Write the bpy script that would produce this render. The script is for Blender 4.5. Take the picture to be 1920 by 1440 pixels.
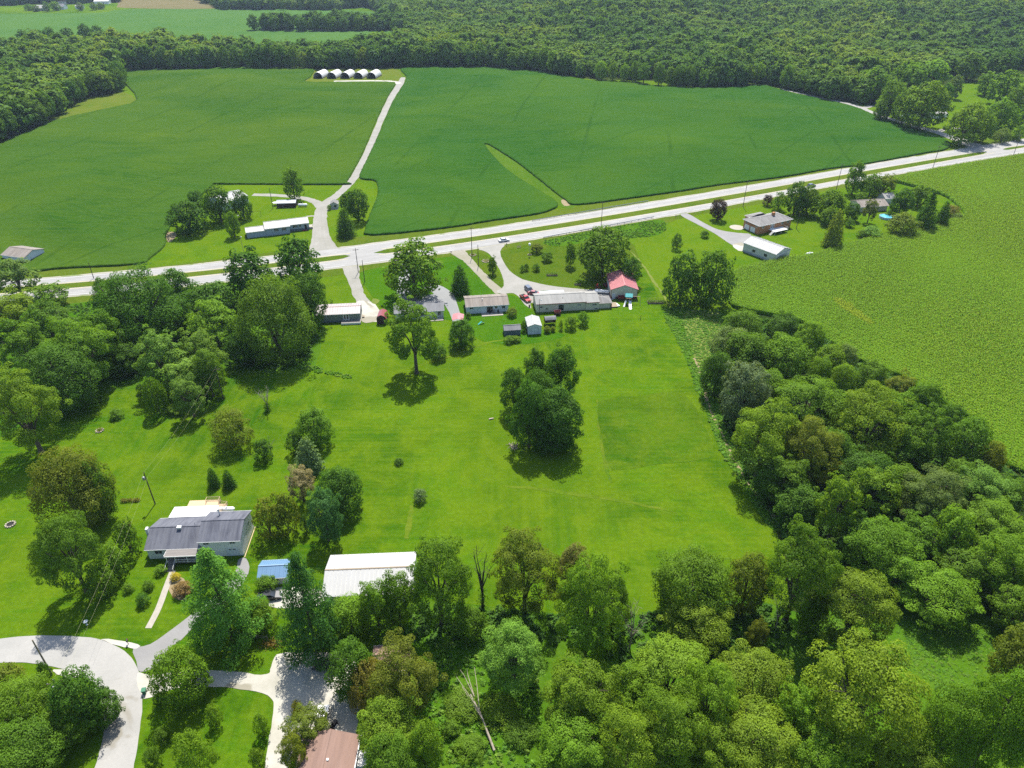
import bpy, bmesh, math, random
import numpy as np
from mathutils import Vector, Matrix
from mathutils.geometry import tessellate_polygon

R = math.radians
rng = np.random.default_rng(7)
random.seed(7)
for o in list(bpy.data.objects):
    bpy.data.objects.remove(o)
SC = bpy.context.scene
COL = SC.collection

# ------------------------------------------------------------------ camera, sky, sun, exposure
HAZE = 0.00005                                        # density of the air, per metre
CAM_H, PITCH, FPX = 115.0, R(33.0), 1333.0          # metres, down from level, focal length in photo pixels (1920 wide)
cam_data = bpy.data.cameras.new('camera')
cam_data.sensor_width = 36.0
cam_data.lens = 36.0 * FPX / 1920.0
cam_data.clip_start = 0.5
cam_data.clip_end = 9000
cam = bpy.data.objects.new('camera', cam_data)
COL.objects.link(cam)
cam.location = (0, 0, CAM_H)
cam.rotation_euler = (math.pi / 2 - PITCH, 0, 0)
SC.camera = cam

SUN_EL, SUN_ROT = R(60), R(3)                         # sun ahead of the camera, high
world = bpy.data.worlds.new('World')
SC.world = world
world.use_nodes = True
wn = world.node_tree
wn.nodes.clear()
w_out = wn.nodes.new('ShaderNodeOutputWorld')
w_bg = wn.nodes.new('ShaderNodeBackground')
w_sky = wn.nodes.new('ShaderNodeTexSky')
w_sky.sky_type = 'NISHITA'
w_sky.sun_disc = False
w_sky.sun_elevation = SUN_EL
w_sky.sun_rotation = SUN_ROT
w_sky.air_density = 1.0
w_sky.dust_density = 1.2
w_bg.inputs['Strength'].default_value = 0.142
wn.links.new(w_sky.outputs['Color'], w_bg.inputs['Color'])
wn.links.new(w_bg.outputs['Background'], w_out.inputs['Surface'])
sun_data = bpy.data.lights.new('sun', 'SUN')
sun_data.energy = 4.8
sun_data.angle = R(0.6)
sun_data.color = (1.0, 0.955, 0.88)
sun = bpy.data.objects.new('sun', sun_data)
COL.objects.link(sun)
sun.location = (0, 300, 600)
sd = Vector((math.sin(SUN_ROT) * math.cos(SUN_EL), math.cos(SUN_ROT) * math.cos(SUN_EL), math.sin(SUN_EL)))
sun.rotation_euler = sd.to_track_quat('Z', 'Y').to_euler()
SC.view_settings.view_transform = 'Standard'
SC.view_settings.look = 'None'
SC.view_settings.gamma = 1.0
SC.view_settings.use_curve_mapping = False
SC.view_settings.exposure = 1.15
SC.render.engine = 'CYCLES'
SC.cycles.max_bounces = 6
SC.cycles.diffuse_bounces = 3
SC.cycles.glossy_bounces = 2
SC.cycles.transmission_bounces = 4
SC.cycles.volume_bounces = 0
SC.cycles.use_denoising = False

# ------------------------------------------------------------------ picture pixel -> place
_F = np.array([0, math.cos(PITCH), -math.sin(PITCH)])
_U = np.array([0, math.sin(PITCH), math.cos(PITCH)])
def ray(px, py):
    return _F + np.array([1.0, 0, 0]) * ((px - 960) / FPX) + _U * ((720 - py) / FPX)
def at(px, py, z=0.0):
    d = ray(px, py)
    t = (CAM_H - z) / -d[2]
    return (d[0] * t, d[1] * t)
def pts(lst, z=0.0):
    return [at(a, b, z) for a, b in lst]
def depth_of(x, y, z=0.0):
    return y * math.cos(PITCH) + (CAM_H - z) * math.sin(PITCH)

def smooth_poly(P, n=5, closed=True):
    P = [np.array(p, float) for p in P]
    out = []
    m = len(P)
    rngi = range(m) if closed else range(m - 1)
    for i in rngi:
        p0, p1, p2, p3 = (P[(i - 1) % m], P[i], P[(i + 1) % m], P[(i + 2) % m]) if closed else (
            P[max(i - 1, 0)], P[i], P[i + 1], P[min(i + 2, m - 1)])
        for k in range(n):
            t = k / n
            out.append(0.5 * ((2 * p1) + (p2 - p0) * t + (2 * p0 - 5 * p1 + 4 * p2 - p3) * t * t + (3 * p1 - p0 - 3 * p2 + p3) * t ** 3))
    if not closed:
        out.append(P[-1])
    return [tuple(p) for p in out]

def inside(X, Y, poly):
    X = np.asarray(X); Y = np.asarray(Y)
    res = np.zeros(X.shape, bool)
    j = len(poly) - 1
    for i in range(len(poly)):
        xi, yi = poly[i]; xj, yj = poly[j]
        if yi != yj:
            c = ((yi > Y) != (yj > Y)) & (X < (xj - xi) * (Y - yi) / (yj - yi) + xi)
            res ^= c
        j = i
    return res

def edge_dist(X, Y, poly):
    d = np.full(np.shape(X), 1e9); nx = np.zeros(np.shape(X)); ny = np.zeros(np.shape(X))
    for i in range(len(poly)):
        a = poly[i]; b = poly[(i + 1) % len(poly)]
        ex, ey = b[0] - a[0], b[1] - a[1]
        L2 = ex * ex + ey * ey + 1e-9
        t = np.clip(((X - a[0]) * ex + (Y - a[1]) * ey) / L2, 0, 1)
        qx, qy = a[0] + t * ex, a[1] + t * ey
        dd = np.hypot(X - qx, Y - qy)
        m = dd < d
        d = np.where(m, dd, d); nx = np.where(m, qx, nx); ny = np.where(m, qy, ny)
    return d, nx, ny

# ------------------------------------------------------------------ tags
def tag(o, label=None, cat=None, group=None, kind=None):
    if label: o['label'] = label
    if cat: o['category'] = cat
    if group: o['group'] = group
    if kind: o['kind'] = kind
    return o
def empty(name, loc, rz=0.0, label=None, cat=None, group=None):
    o = bpy.data.objects.new(name, None)
    o.empty_display_size = 0.3
    COL.objects.link(o)
    o.location = loc if len(loc) == 3 else (loc[0], loc[1], 0)
    o.rotation_euler = (0, 0, rz)
    return tag(o, label, cat, group)

class MB:
    def __init__(s):
        s.v = []; s.f = []
    def add(s, vs, fs):
        b = len(s.v)
        s.v += [tuple(v) for v in vs]
        s.f += [tuple(b + i for i in f) for f in fs]
        return s
    def box(s, c, d, rz=0.0, rx=0.0, ry=0.0):
        hx, hy, hz = d[0] / 2, d[1] / 2, d[2] / 2
        M = Matrix.Rotation(rz, 3, 'Z') @ Matrix.Rotation(ry, 3, 'Y') @ Matrix.Rotation(rx, 3, 'X')
        vs = [M @ Vector((x, y, z)) + Vector(c) for x in (-hx, hx) for y in (-hy, hy) for z in (-hz, hz)]
        return s.add(vs, [(0, 1, 3, 2), (4, 6, 7, 5), (0, 4, 5, 1), (2, 3, 7, 6), (0, 2, 6, 4), (1, 5, 7, 3)])
    def tube(s, P, rad, n=8, cap=True):
        P = [Vector(p) for p in P]
        if not hasattr(rad, '__len__'): rad = [rad] * len(P)
        rings = []
        b = len(s.v)
        for i, p in enumerate(P):
            t = (P[min(i + 1, len(P) - 1)] - P[max(i - 1, 0)])
            if t.length < 1e-6: t = Vector((0, 0, 1))
            t.normalize()
            u = t.cross(Vector((0, 1, 0)) if abs(t.y) < 0.9 else Vector((1, 0, 0))).normalized()
            w = t.cross(u)
            for k in range(n):
                a = 2 * math.pi * k / n
                s.v.append(tuple(p + (u * math.cos(a) + w * math.sin(a)) * rad[i]))
        for i in range(len(P) - 1):
            for k in range(n):
                a = b + i * n + k; c = b + i * n + (k + 1) % n
                s.f.append((a, c, c + n, a + n))
        if cap:
            s.f.append(tuple(b + k for k in range(n))[::-1])
            e = b + (len(P) - 1) * n
            s.f.append(tuple(e + k for k in range(n)))
        return s
    def lathe(s, prof, c=(0, 0, 0), n=16, axis='Z'):
        P = []
        b = len(s.v)
        for r, h in prof:
            for k in range(n):
                a = 2 * math.pi * k / n
                q = (r * math.cos(a), r * math.sin(a), h)
                if axis == 'X': q = (h, r * math.cos(a), r * math.sin(a))
                if axis == 'Y': q = (r * math.cos(a), h, r * math.sin(a))
                s.v.append((q[0] + c[0], q[1] + c[1], q[2] + c[2]))
        for i in range(len(prof) - 1):
            for k in range(n):
                a = b + i * n + k; d = b + i * n + (k + 1) % n
                s.f.append((a, d, d + n, a + n))
        s.f.append(tuple(b + k for k in range(n))[::-1])
        e = b + (len(prof) - 1) * n
        s.f.append(tuple(e + k for k in range(n)))
        return s
    def prism(s, poly, y0, y1, axis='Y'):
        n = len(poly)
        def q(a, h, b):
            return {'Y': (a, h, b), 'X': (h, a, b), 'Z': (a, b, h)}[axis]
        vs = [q(a, y0, b) for a, b in poly] + [q(a, y1, b) for a, b in poly]
        fs = [tuple(range(n))[::-1], tuple(range(n, 2 * n))] + [(i, (i + 1) % n, n + (i + 1) % n, n + i) for i in range(n)]
        return s.add(vs, fs)
    def mesh(s, name, mat=None, smooth=False):
        me = bpy.data.meshes.new(name)
        me.from_pydata(s.v, [], s.f)
        bm = bmesh.new(); bm.from_mesh(me)
        bmesh.ops.recalc_face_normals(bm, faces=bm.faces)
        bm.to_mesh(me); bm.free()
        if mat: me.materials.append(mat)
        if smooth:
            for p in me.polygons: p.use_smooth = True
        return me
    def build(s, name, mat=None, parent=None, smooth=False, loc=None, rz=None):
        o = bpy.data.objects.new(name, s.mesh(name, mat, smooth))
        COL.objects.link(o)
        if parent: o.parent = parent
        if loc is not None: o.location = loc
        if rz is not None: o.rotation_euler = (0, 0, rz)
        return o

def np_mesh(name, V, F4, mat=None, tint=None, uv=None, smooth=False):
    """quads (n,4) or tris (n,3) from numpy arrays; tint = float per face"""
    me = bpy.data.meshes.new(name)
    F4 = np.asarray(F4, np.int32)
    k = F4.shape[1]
    me.vertices.add(len(V)); me.loops.add(F4.size); me.polygons.add(len(F4))
    me.vertices.foreach_set('co', np.asarray(V, np.float32).ravel())
    me.loops.foreach_set('vertex_index', F4.ravel())
    me.polygons.foreach_set('loop_start', np.arange(0, F4.size, k, dtype=np.int32))
    me.polygons.foreach_set('loop_total', np.full(len(F4), k, np.int32))
    if smooth: me.polygons.foreach_set('use_smooth', np.ones(len(F4), bool))
    if tint is not None:
        a = me.attributes.new('tint', 'FLOAT', 'FACE')
        a.data.foreach_set('value', np.asarray(tint, np.float32))
    me.update(calc_edges=True)
    if uv is not None:
        l = me.uv_layers.new(name='UVMap')
        l.data.foreach_set('uv', np.asarray(uv, np.float32)[F4.ravel()].ravel())
    if mat: me.materials.append(mat)
    return me

# ------------------------------------------------------------------ materials
class NT:
    def __init__(s, name):
        s.m = bpy.data.materials.new(name); s.m.use_nodes = True
        s.t = s.m.node_tree; s.t.nodes.clear()
        s.out = s.t.nodes.new('ShaderNodeOutputMaterial')
    def n(s, typ, **kw):
        nd = s.t.nodes.new('ShaderNode' + typ)
        for k, v in kw.items(): setattr(nd, k, v)
        return nd
    def l(s, a, b): s.t.links.new(a, b)
    def val(s, nd, key, v):
        if hasattr(v, 'is_linked') or hasattr(v, 'links'): s.l(v, nd.inputs[key])
        else: nd.inputs[key].default_value = v
    def coord(s, kind='Object'): return s.n('TexCoord').outputs[kind]
    def mapping(s, vec, scale=(1, 1, 1), rot=(0, 0, 0), loc=(0, 0, 0)):
        m = s.n('Mapping'); s.l(vec, m.inputs['Vector'])
        m.inputs['Scale'].default_value = scale; m.inputs['Rotation'].default_value = rot; m.inputs['Location'].default_value = loc
        return m.outputs['Vector']
    def noise(s, vec, scale, detail=3.0, rough=0.55, dist=0.0):
        nd = s.n('TexNoise'); s.l(vec, nd.inputs['Vector'])
        nd.inputs['Scale'].default_value = scale; nd.inputs['Detail'].default_value = detail
        nd.inputs['Roughness'].default_value = rough; nd.inputs['Distortion'].default_value = dist
        return nd.outputs['Fac']
    def rng(s, v, a, b, c=0.0, d=1.0):
        nd = s.n('MapRange'); s.l(v, nd.inputs[0])
        for i, x in enumerate((a, b, c, d)): nd.inputs[i + 1].default_value = x
        return nd.outputs[0]
    def math(s, op, a, b=0.0):
        nd = s.n('Math', operation=op); s.val(nd, 0, a); s.val(nd, 1, b); return nd.outputs[0]
    def mix(s, fac, a, b, mode='MIX'):
        nd = s.n('Mix', data_type='RGBA', blend_type=mode)
        s.val(nd, 0, fac)
        for k, v in ((6, a), (7, b)):
            if isinstance(v, tuple): nd.inputs[k].default_value = (*v[:3], 1)
            else: s.l(v, nd.inputs[k])
        return nd.outputs[2]
    def bump(s, h, strength=0.5, dist=0.1):
        b = s.n('Bump'); s.l(h, b.inputs['Height']); b.inputs['Strength'].default_value = strength
        b.inputs['Distance'].default_value = dist; return b.outputs['Normal']
    def bsdf(s, col, rough=0.8, normal=None, metal=0.0, spec=0.3):
        p = s.n('BsdfPrincipled')
        if isinstance(col, tuple): p.inputs['Base Color'].default_value = (*col[:3], 1)
        else: s.l(col, p.inputs['Base Color'])
        s.val(p, 'Roughness', rough); p.inputs['Metallic'].default_value = metal
        p.inputs['Specular IOR Level'].default_value = spec
        if normal is not None: s.l(normal, p.inputs['Normal'])
        s.l(p.outputs[0], s.out.inputs['Surface']); return s.m

def surf(name, c1, c2=None, scale=1.5, rough=0.75, bump=0.0, spec=0.3, metal=0.0, stretch=(1, 1, 1), detail=4.0):
    t = NT(name)
    c2 = c2 or tuple(c * 0.82 for c in c1)
    v = t.mapping(t.coord(), stretch)
    n = t.rng(t.noise(v, scale, detail), 0.3, 0.7)
    col = t.mix(n, c1, c2)
    nm = t.bump(t.noise(v, scale * 6, 2), 0.4, bump) if bump else None
    return t.bsdf(col, rough, nm, metal, spec)

def grass_mat(name, base, lush, dry, rows=0.35, ang=0.0, seed=0.0, fine=1.0):
    t = NT(name)
    c = t.n('NewGeometry').outputs['Position']
    big = t.rng(t.noise(t.mapping(c, loc=(seed, 0, 0)), 0.022, 3, 0.6, 0.6), 0.42, 0.58)
    mid = t.rng(t.noise(t.mapping(c, loc=(0, seed, 0)), 0.11, 4, 0.65, 0.4), 0.41, 0.61)
    sm = t.rng(t.noise(c, 0.9, 3, 0.6), 0.3, 0.72)
    st1 = t.noise(t.mapping(c, (0.03, 1.05, 1), (0, 0, ang)), 1.0, 2, 0.5)
    st2 = t.noise(t.mapping(c, (0.55, 0.025, 1), (0, 0, ang)), 1.0, 2, 0.5)
    gate = t.rng(t.noise(t.mapping(c, loc=(seed, seed, 0)), 0.014, 1), 0.42, 0.58)
    streak = t.rng(t.mix(gate, st1, st2), 0.36, 0.64)
    col = t.mix(big, base, lush)
    clov = t.rng(t.noise(t.mapping(c, loc=(seed + 17, 5, 0)), 0.045, 5, 0.68, 0.5), 0.53, 0.63)
    col = t.mix(t.math('MULTIPLY', clov, 0.75), col, tuple(0.85 * x for x in lush))
    col = t.mix(t.math('MULTIPLY', mid, 0.6), col, dry)
    col = t.mix(t.math('MULTIPLY', streak, rows), col, dry)
    dk = t.mix(t.math('MULTIPLY', sm, 0.55 * fine), (1.12, 1.1, 1.1), (0.42, 0.5, 0.42))
    col = t.mix(1.0, col, dk, 'MULTIPLY')
    # thin or scorched patches and clover
    vast = t.rng(t.noise(t.mapping(c, loc=(seed + 3, 11, 0)), 0.0085, 2, 0.5, 0.5), 0.40, 0.60)
    col = t.mix(t.math('MULTIPLY', vast, 0.45), col, dry)
    bare = t.rng(t.noise(t.mapping(c, loc=(seed + 31, 7, 0)), 0.055, 5, 0.7, 0.8), 0.66, 0.78, 0, 0.35)
    col = t.mix(bare, col, (0.15, 0.15, 0.025))
    grit = t.rng(t.noise(c, 4.5, 2, 0.6), 0.3, 0.7)
    col = t.mix(1.0, col, t.mix(t.math('MULTIPLY', grit, 0.55 * fine), (1.12, 1.1, 1.1), (0.42, 0.5, 0.42)), 'MULTIPLY')
    h = t.math('ADD', t.math('MULTIPLY', t.noise(c, 0.5, 3), 1.0), t.math('MULTIPLY', grit, 0.25))
    return t.bsdf(col, 0.95, t.bump(h, 0.55, 0.35), 0, 0.0)

def leaf_mat(name, vary=False, palette=None, trans=0.40, stands=False):
    t = NT(name)
    oi = t.n('ObjectInfo')
    tint = t.n('Attribute', attribute_name='tint').outputs['Fac']
    if vary:
        r = t.n('ValToRGB'); rv = oi.outputs['Random']
        if stands:   # neighbouring trees of one stand share their colour more or less
            st = t.rng(t.noise(oi.outputs['Location'], 0.0045, 3, 0.6), 0.40, 0.60)
            rv = t.math('ADD', t.math('MULTIPLY', rv, 0.42), t.math('MULTIPLY', st, 0.58))
        t.l(rv, r.inputs[0])
        r.color_ramp.interpolation = 'LINEAR'
        els = r.color_ramp.elements
        els[0].position = 0; els[0].color = (*palette[0], 1)
        els[1].position = 1; els[1].color = (*palette[-1], 1)
        for i, p in enumerate(palette[1:-1]):
            e = els.new((i + 1) / (len(palette) - 1)); e.color = (*p, 1)
        base = r.outputs[0]
    else:
        base = oi.outputs['Color']
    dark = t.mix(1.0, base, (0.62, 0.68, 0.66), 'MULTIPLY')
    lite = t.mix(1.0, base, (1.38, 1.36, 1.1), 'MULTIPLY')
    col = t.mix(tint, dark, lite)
    wob = t.rng(t.noise(t.coord(), 0.45, 2), 0.3, 0.7, 0.0, 1.0)
    col = t.mix(t.math('MULTIPLY', wob, 0.35), col, t.mix(1.0, col, (1.18, 1.1, 0.85), 'MULTIPLY'))
    d = t.n('BsdfDiffuse'); t.l(col, d.inputs['Color'])
    tr = t.n('BsdfTranslucent'); t.l(t.mix(1.0, col, (1.5, 1.42, 0.42), 'MULTIPLY'), tr.inputs['Color'])
    g = t.n('BsdfGlossy'); g.inputs['Roughness'].default_value = 0.6; g.inputs['Color'].default_value = (0.75, 0.85, 0.6, 1)
    m1 = t.n('MixShader'); m1.inputs[0].default_value = trans
    t.l(d.outputs[0], m1.inputs[1]); t.l(tr.outputs[0], m1.inputs[2])
    m2 = t.n('MixShader'); m2.inputs[0].default_value = 0.010
    t.l(m1.outputs[0], m2.inputs[1]); t.l(g.outputs[0], m2.inputs[2])
    t.l(m2.outputs[0], t.out.inputs['Surface'])
    return t.m

M = {}
M['ground'] = grass_mat('ground_grass', (0.038, 0.100, 0.0036), (0.0150, 0.062, 0.0026), (0.082, 0.130, 0.0052), 0.42, 0.06, 0)
M['yard'] = grass_mat('yard_grass', (0.031, 0.092, 0.0036), (0.023, 0.080, 0.0034), (0.046, 0.104, 0.004), 0.3, 0.03, 40)
M['old_plot'] = grass_mat('old_plot_grass', (0.035, 0.090, 0.0040), (0.017, 0.062, 0.003), (0.072, 0.112, 0.006), 0.3, 0.03, 140)
M['olive_yard'] = grass_mat('olive_yard_grass', (0.046, 0.086, 0.005), (0.032, 0.076, 0.0045), (0.066, 0.094, 0.007), 0.4, 0.2, 80)
M['verge'] = grass_mat('verge_grass', (0.055, 0.092, 0.007), (0.040, 0.082, 0.005), (0.078, 0.102, 0.012), 0.4, -0.1, 10)
M['bright_yard'] = grass_mat('bright_yard_grass', (0.052, 0.112, 0.004), (0.036, 0.096, 0.004), (0.080, 0.124, 0.005), 0.35, 0.3, 120)
M['weeds_floor'] = grass_mat('weedy_ground', (0.038, 0.104, 0.005), (0.026, 0.080, 0.004), (0.060, 0.112, 0.008), 0.1, 0, 60)
M['pasture'] = grass_mat('pasture_grass', (0.070, 0.108, 0.010), (0.054, 0.100, 0.007), (0.095, 0.110, 0.016), 0.3, 0.4, 20)
M['waterway'] = grass_mat('waterway_grass', (0.045, 0.100, 0.008), (0.034, 0.088, 0.006), (0.062, 0.105, 0.010), 0.4, -0.9, 20)
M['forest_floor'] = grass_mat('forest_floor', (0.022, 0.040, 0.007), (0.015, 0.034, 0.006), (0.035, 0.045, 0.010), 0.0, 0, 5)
M['far_field'] = grass_mat('far_field_crop', (0.04421, 0.1057, 0.02232), (0.03565, 0.09548, 0.02083), (0.05704, 0.1125, 0.02232), 0.5, 0.05, 15)
M['stubble'] = grass_mat('stubble', (0.1178, 0.1054, 0.0434), (0.093, 0.093, 0.0341), (0.1302, 0.1054, 0.0558), 0.5, 0.05, 15)

def crop_mat(name, c0, c1, c2, rowang, rowscale):
    t = NT(name)
    c = t.n('NewGeometry').outputs['Position']
    big = t.rng(t.noise(t.mapping(c, (1, 1.7, 1)), 0.0075, 4, 0.6, 0.8), 0.38, 0.63)
    mid = t.rng(t.noise(t.mapping(c, (0.7, 1.6, 1), (0, 0, rowang)), 0.05, 4, 0.6), 0.35, 0.68)
    row = t.noise(t.mapping(c, (0.035, rowscale, 1), (0, 0, rowang)), 1.0, 2, 0.5)
    strip = t.rng(t.noise(t.mapping(c, (0.055, 0.0015, 1)), 1.0, 1.0), 0.46, 0.56)
    sm = t.rng(t.noise(c, 0.75, 3, 0.65), 0.3, 0.7)
    col = t.mix(t.math('MULTIPLY', big, 0.85), c0, c1)
    col = t.mix(t.math('MULTIPLY', mid, 0.5), col, c2)
    col = t.mix(t.math('MULTIPLY', t.rng(row, 0.40, 0.60), 0.4), col, c1)
    col = t.mix(t.math('MULTIPLY', strip, 0.32), col, c2)
    col = t.mix(1.0, col, t.mix(t.math('MULTIPLY', sm, 0.4), (1, 1, 1), (0.45, 0.5, 0.45)), 'MULTIPLY')
    def tram(ang, sc, dist):
        w = t.n('TexWave', wave_type='BANDS', bands_direction='X'); t.l(t.mapping(c, (1, 1, 1), (0, 0, ang)), w.inputs['Vector'])
        w.inputs['Scale'].default_value = sc; w.inputs['Distortion'].default_value = dist; w.inputs['Detail'].default_value = 1.0; w.inputs['Detail Scale'].default_value = 0.02
        return t.rng(w.outputs['Fac'], 0.992, 1.0)
    gate = t.rng(t.noise(t.mapping(c, loc=(9, 2, 0)), 0.012, 2), 0.46, 0.56)
    lines = t.math('MULTIPLY', t.math('MAXIMUM', tram(rowang - 0.5, 0.0105, 6.0), tram(0.15, 0.0062, 5.0)), gate)
    col = t.mix(t.math('MULTIPLY', lines, 0.32), col, (0.006, 0.030, 0.003))
    h = t.noise(c, 1.1, 3, 0.7)
    return t.bsdf(col, 0.95, t.bump(h, 0.6, 0.5), 0, 0.0)
M['soy'] = crop_mat('soybean_leaves', (0.01299, 0.05544, 0.006078), (0.03942, 0.08501, 0.00748), (0.02688, 0.07392, 0.01122), 1.15, 0.9)
M['soy_left'] = crop_mat('left_soybean_leaves', (0.0165, 0.056, 0.0055), (0.050, 0.090, 0.0075), (0.034, 0.076, 0.010), 1.0, 0.9)
M['track'] = grass_mat('worn_track_grass', (0.058, 0.112, 0.006), (0.036, 0.090, 0.004), (0.100, 0.130, 0.012), 0.2, 0.0, 33)
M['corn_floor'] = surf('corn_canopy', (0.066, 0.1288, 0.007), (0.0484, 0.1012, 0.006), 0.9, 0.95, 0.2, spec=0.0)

def road_mat(name, c1, c2, tracks=0.25, patch=None, u=True):
    t = NT(name)
    c = t.n('NewGeometry').outputs['Position']
    uv = t.n('UVMap').outputs['UV'] if u else None
    n1 = t.rng(t.noise(c, 0.16, 4, 0.6), 0.3, 0.7)
    n2 = t.rng(t.noise(c, 2.6, 3, 0.7), 0.3, 0.7)
    col = t.mix(n1, c1, c2)
    if u:
        tr = t.rng(t.noise(t.mapping(uv, (9.0, 0.012, 1)), 1.0, 2), 0.38, 0.62)
        col = t.mix(t.math('MULTIPLY', tr, tracks), col, tuple(x * 0.68 for x in c1))
    if patch:
        p = t.rng(t.noise(t.mapping(c, loc=(5, 9, 0)), 0.10, 3, 0.5, 0.5), 0.60, 0.64)
        col = t.mix(p, col, patch)
    col = t.mix(1.0, col, t.mix(t.math('MULTIPLY', n2, 0.22), (1, 1, 1), (0.6, 0.6, 0.6)), 'MULTIPLY')
    return t.bsdf(col, 0.88, t.bump(n2, 0.35, 0.03), 0, 0.2)
M['highway'] = road_mat('highway_concrete', (0.2124, 0.2075, 0.1936), (0.2488, 0.2445, 0.2306), 0.32)
M['shoulder'] = road_mat('gravel_shoulder', (0.27, 0.25, 0.20), (0.20, 0.195, 0.14), 0, (0.12, 0.15, 0.05), False)
M['lane_road'] = road_mat('country_road', (0.2039, 0.199, 0.1796), (0.2427, 0.233, 0.2136), 0.2)
M['gravel'] = road_mat('gravel', (0.2239, 0.2142, 0.1893), (0.1693, 0.1644, 0.1341), 0.3)
M['gravel_pad'] = road_mat('gravel_pad', (0.2281, 0.2184, 0.1942), (0.1747, 0.1699, 0.1456), 0, None, False)
M['white_gravel'] = road_mat('white_gravel', (0.36, 0.345, 0.30), (0.25, 0.24, 0.195), 0, (0.20, 0.185, 0.14), False)
M['street'] = road_mat('chip_seal_street', (0.2666, 0.258, 0.2365), (0.215, 0.2107, 0.1935), 0, (0.1763, 0.1634, 0.1333), False)
M['asphalt'] = road_mat('driveway_asphalt', (0.1578, 0.1542, 0.1493), (0.1972, 0.1927, 0.182), 0, None, False)
M['grey_gravel'] = road_mat('grey_gravel', (0.1638, 0.1699, 0.1699), (0.2002, 0.2002, 0.1942), 0.2)
M['two_track'] = road_mat('two_track', (0.2184, 0.2002, 0.1578), (0.1638, 0.1578, 0.09709), 0.5)
M['concrete'] = surf('concrete', (0.2664, 0.2442, 0.1998), (0.222, 0.2053, 0.1665), 1.2, 0.85, 0.01)
M['dirt'] = surf('bare_dirt', (0.1998, 0.148, 0.0814), (0.1406, 0.1184, 0.0592), 0.5, 0.95, 0.05)
M['pale_dirt'] = surf('pale_dry_ground', (0.125, 0.140, 0.035), (0.080, 0.112, 0.022), 0.35, 0.95, 0.05, spec=0.0)
M['marking'] = surf('road_paint', (0.46, 0.46, 0.44), (0.38, 0.38, 0.36), 2, 0.7)
M['joint'] = surf('tarred_joint', (0.17, 0.165, 0.16), (0.24, 0.235, 0.22), 0.3, 0.9)
M['old_marking'] = surf('old_road_paint', (0.70, 0.70, 0.68), (0.58, 0.58, 0.55), 2, 0.7)
M['marking_y'] = surf('yellow_road_paint', (0.62, 0.47, 0.12), (0.5, 0.40, 0.13), 2, 0.7)
M['bark'] = surf('bark', (0.10, 0.080, 0.055), (0.055, 0.045, 0.032), 3, 0.95, 0.05, stretch=(1, 1, 0.2))
M['dead_bark'] = surf('weathered_bark', (0.30, 0.26, 0.20), (0.17, 0.145, 0.11), 2, 0.95, 0.05, stretch=(1, 1, 0.2))
M['dark_dead'] = surf('dark_dead_bark', (0.075, 0.062, 0.045), (0.045, 0.045, 0.03), 2, 0.95, 0.05, stretch=(1, 1, 0.2))
M['white'] = surf('white_siding', (0.592, 0.592, 0.552), (0.5016, 0.5092, 0.4788), 0.7, 0.6)
M['whitetrim'] = surf('white_trim', (0.544, 0.5372, 0.51), (0.4896, 0.4896, 0.4624), 1, 0.5)
M['cream'] = surf('cream_siding', (0.456, 0.4256, 0.3192), (0.3952, 0.3724, 0.2812), 0.5, 0.6)
M['ivory'] = surf('ivory_siding', (0.4408, 0.4408, 0.38), (0.38, 0.38, 0.3344), 0.6, 0.6)
M['bluegrey'] = surf('blue_grey_siding', (0.2584, 0.304, 0.3496), (0.2204, 0.2584, 0.304), 0.5, 0.65)
M['greygreen'] = surf('grey_green_siding', (0.1672, 0.1862, 0.1672), (0.1368, 0.1558, 0.1406), 0.6, 0.65)
M['palewall'] = surf('pale_blue_white_siding', (0.4712, 0.5016, 0.5168), (0.3952, 0.4256, 0.4408), 0.5, 0.6)
M['darkshed'] = surf('slate_shed_boards', (0.0988, 0.1216, 0.1368), (0.076, 0.095, 0.1064), 1.2, 0.7, stretch=(4, 4, 0.4))
M['brownshed'] = surf('dark_brown_boards', (0.0494, 0.02432, 0.01824), (0.0342, 0.01824, 0.0152), 1.5, 0.7)
M['brick'] = None
M['shingle_dark'] = None
M['redroof'] = surf('red_metal_roof', (0.34, 0.118, 0.120), (0.295, 0.102, 0.106), 0.4, 0.5, spec=0.4) #(0.4028, 0.076, 0.0798), (0.3496, 0.0684, 0.076), 0.4, 0.45, spec=0.4)
M['redtrim'] = surf('dark_red_metal', (0.1216, 0.0228, 0.0228), (0.0912, 0.019, 0.019), 1, 0.5)
M['whitemetal'] = surf('white_metal_roof', (0.315, 0.312, 0.300), (0.285, 0.283, 0.270), 0.35, 0.6, spec=0.2)
M['oldmetal'] = surf('weathered_white_metal_roof', (0.2884, 0.2837, 0.2651), (0.2047, 0.2, 0.1861), 0.5, 0.55, spec=0.4, stretch=(1.4, 0.25, 1))
M['pinkmetal'] = surf('faded_pinkish_metal_roof', (0.2924, 0.2531, 0.2418), (0.2306, 0.194, 0.1856), 0.6, 0.55, spec=0.4, stretch=(2, 0.25, 1))
M['palepink'] = surf('brown_ridge_metal', (0.2736, 0.19, 0.1444), (0.228, 0.1596, 0.1292), 0.8, 0.6)
M['greymetal'] = surf('grey_metal', (0.2736, 0.2888, 0.3116), (0.2128, 0.228, 0.2508), 0.8, 0.45, spec=0.5)
M['bluemetal'] = surf('blue_metal_roof', (0.095, 0.175, 0.275), (0.08, 0.155, 0.245), 0.5, 0.45, spec=0.4) #(0.076, 0.228, 0.456), (0.0646, 0.1976, 0.4104), 0.5, 0.42, spec=0.45)
M['fabric'] = surf('white_cover_fabric', (0.4624, 0.4566, 0.4335), (0.4046, 0.4046, 0.3815), 0.4, 0.6)
M['dark'] = surf('dark_opening', (0.0152, 0.01444, 0.01292), (0.00912, 0.00912, 0.00836), 1, 0.9)
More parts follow.
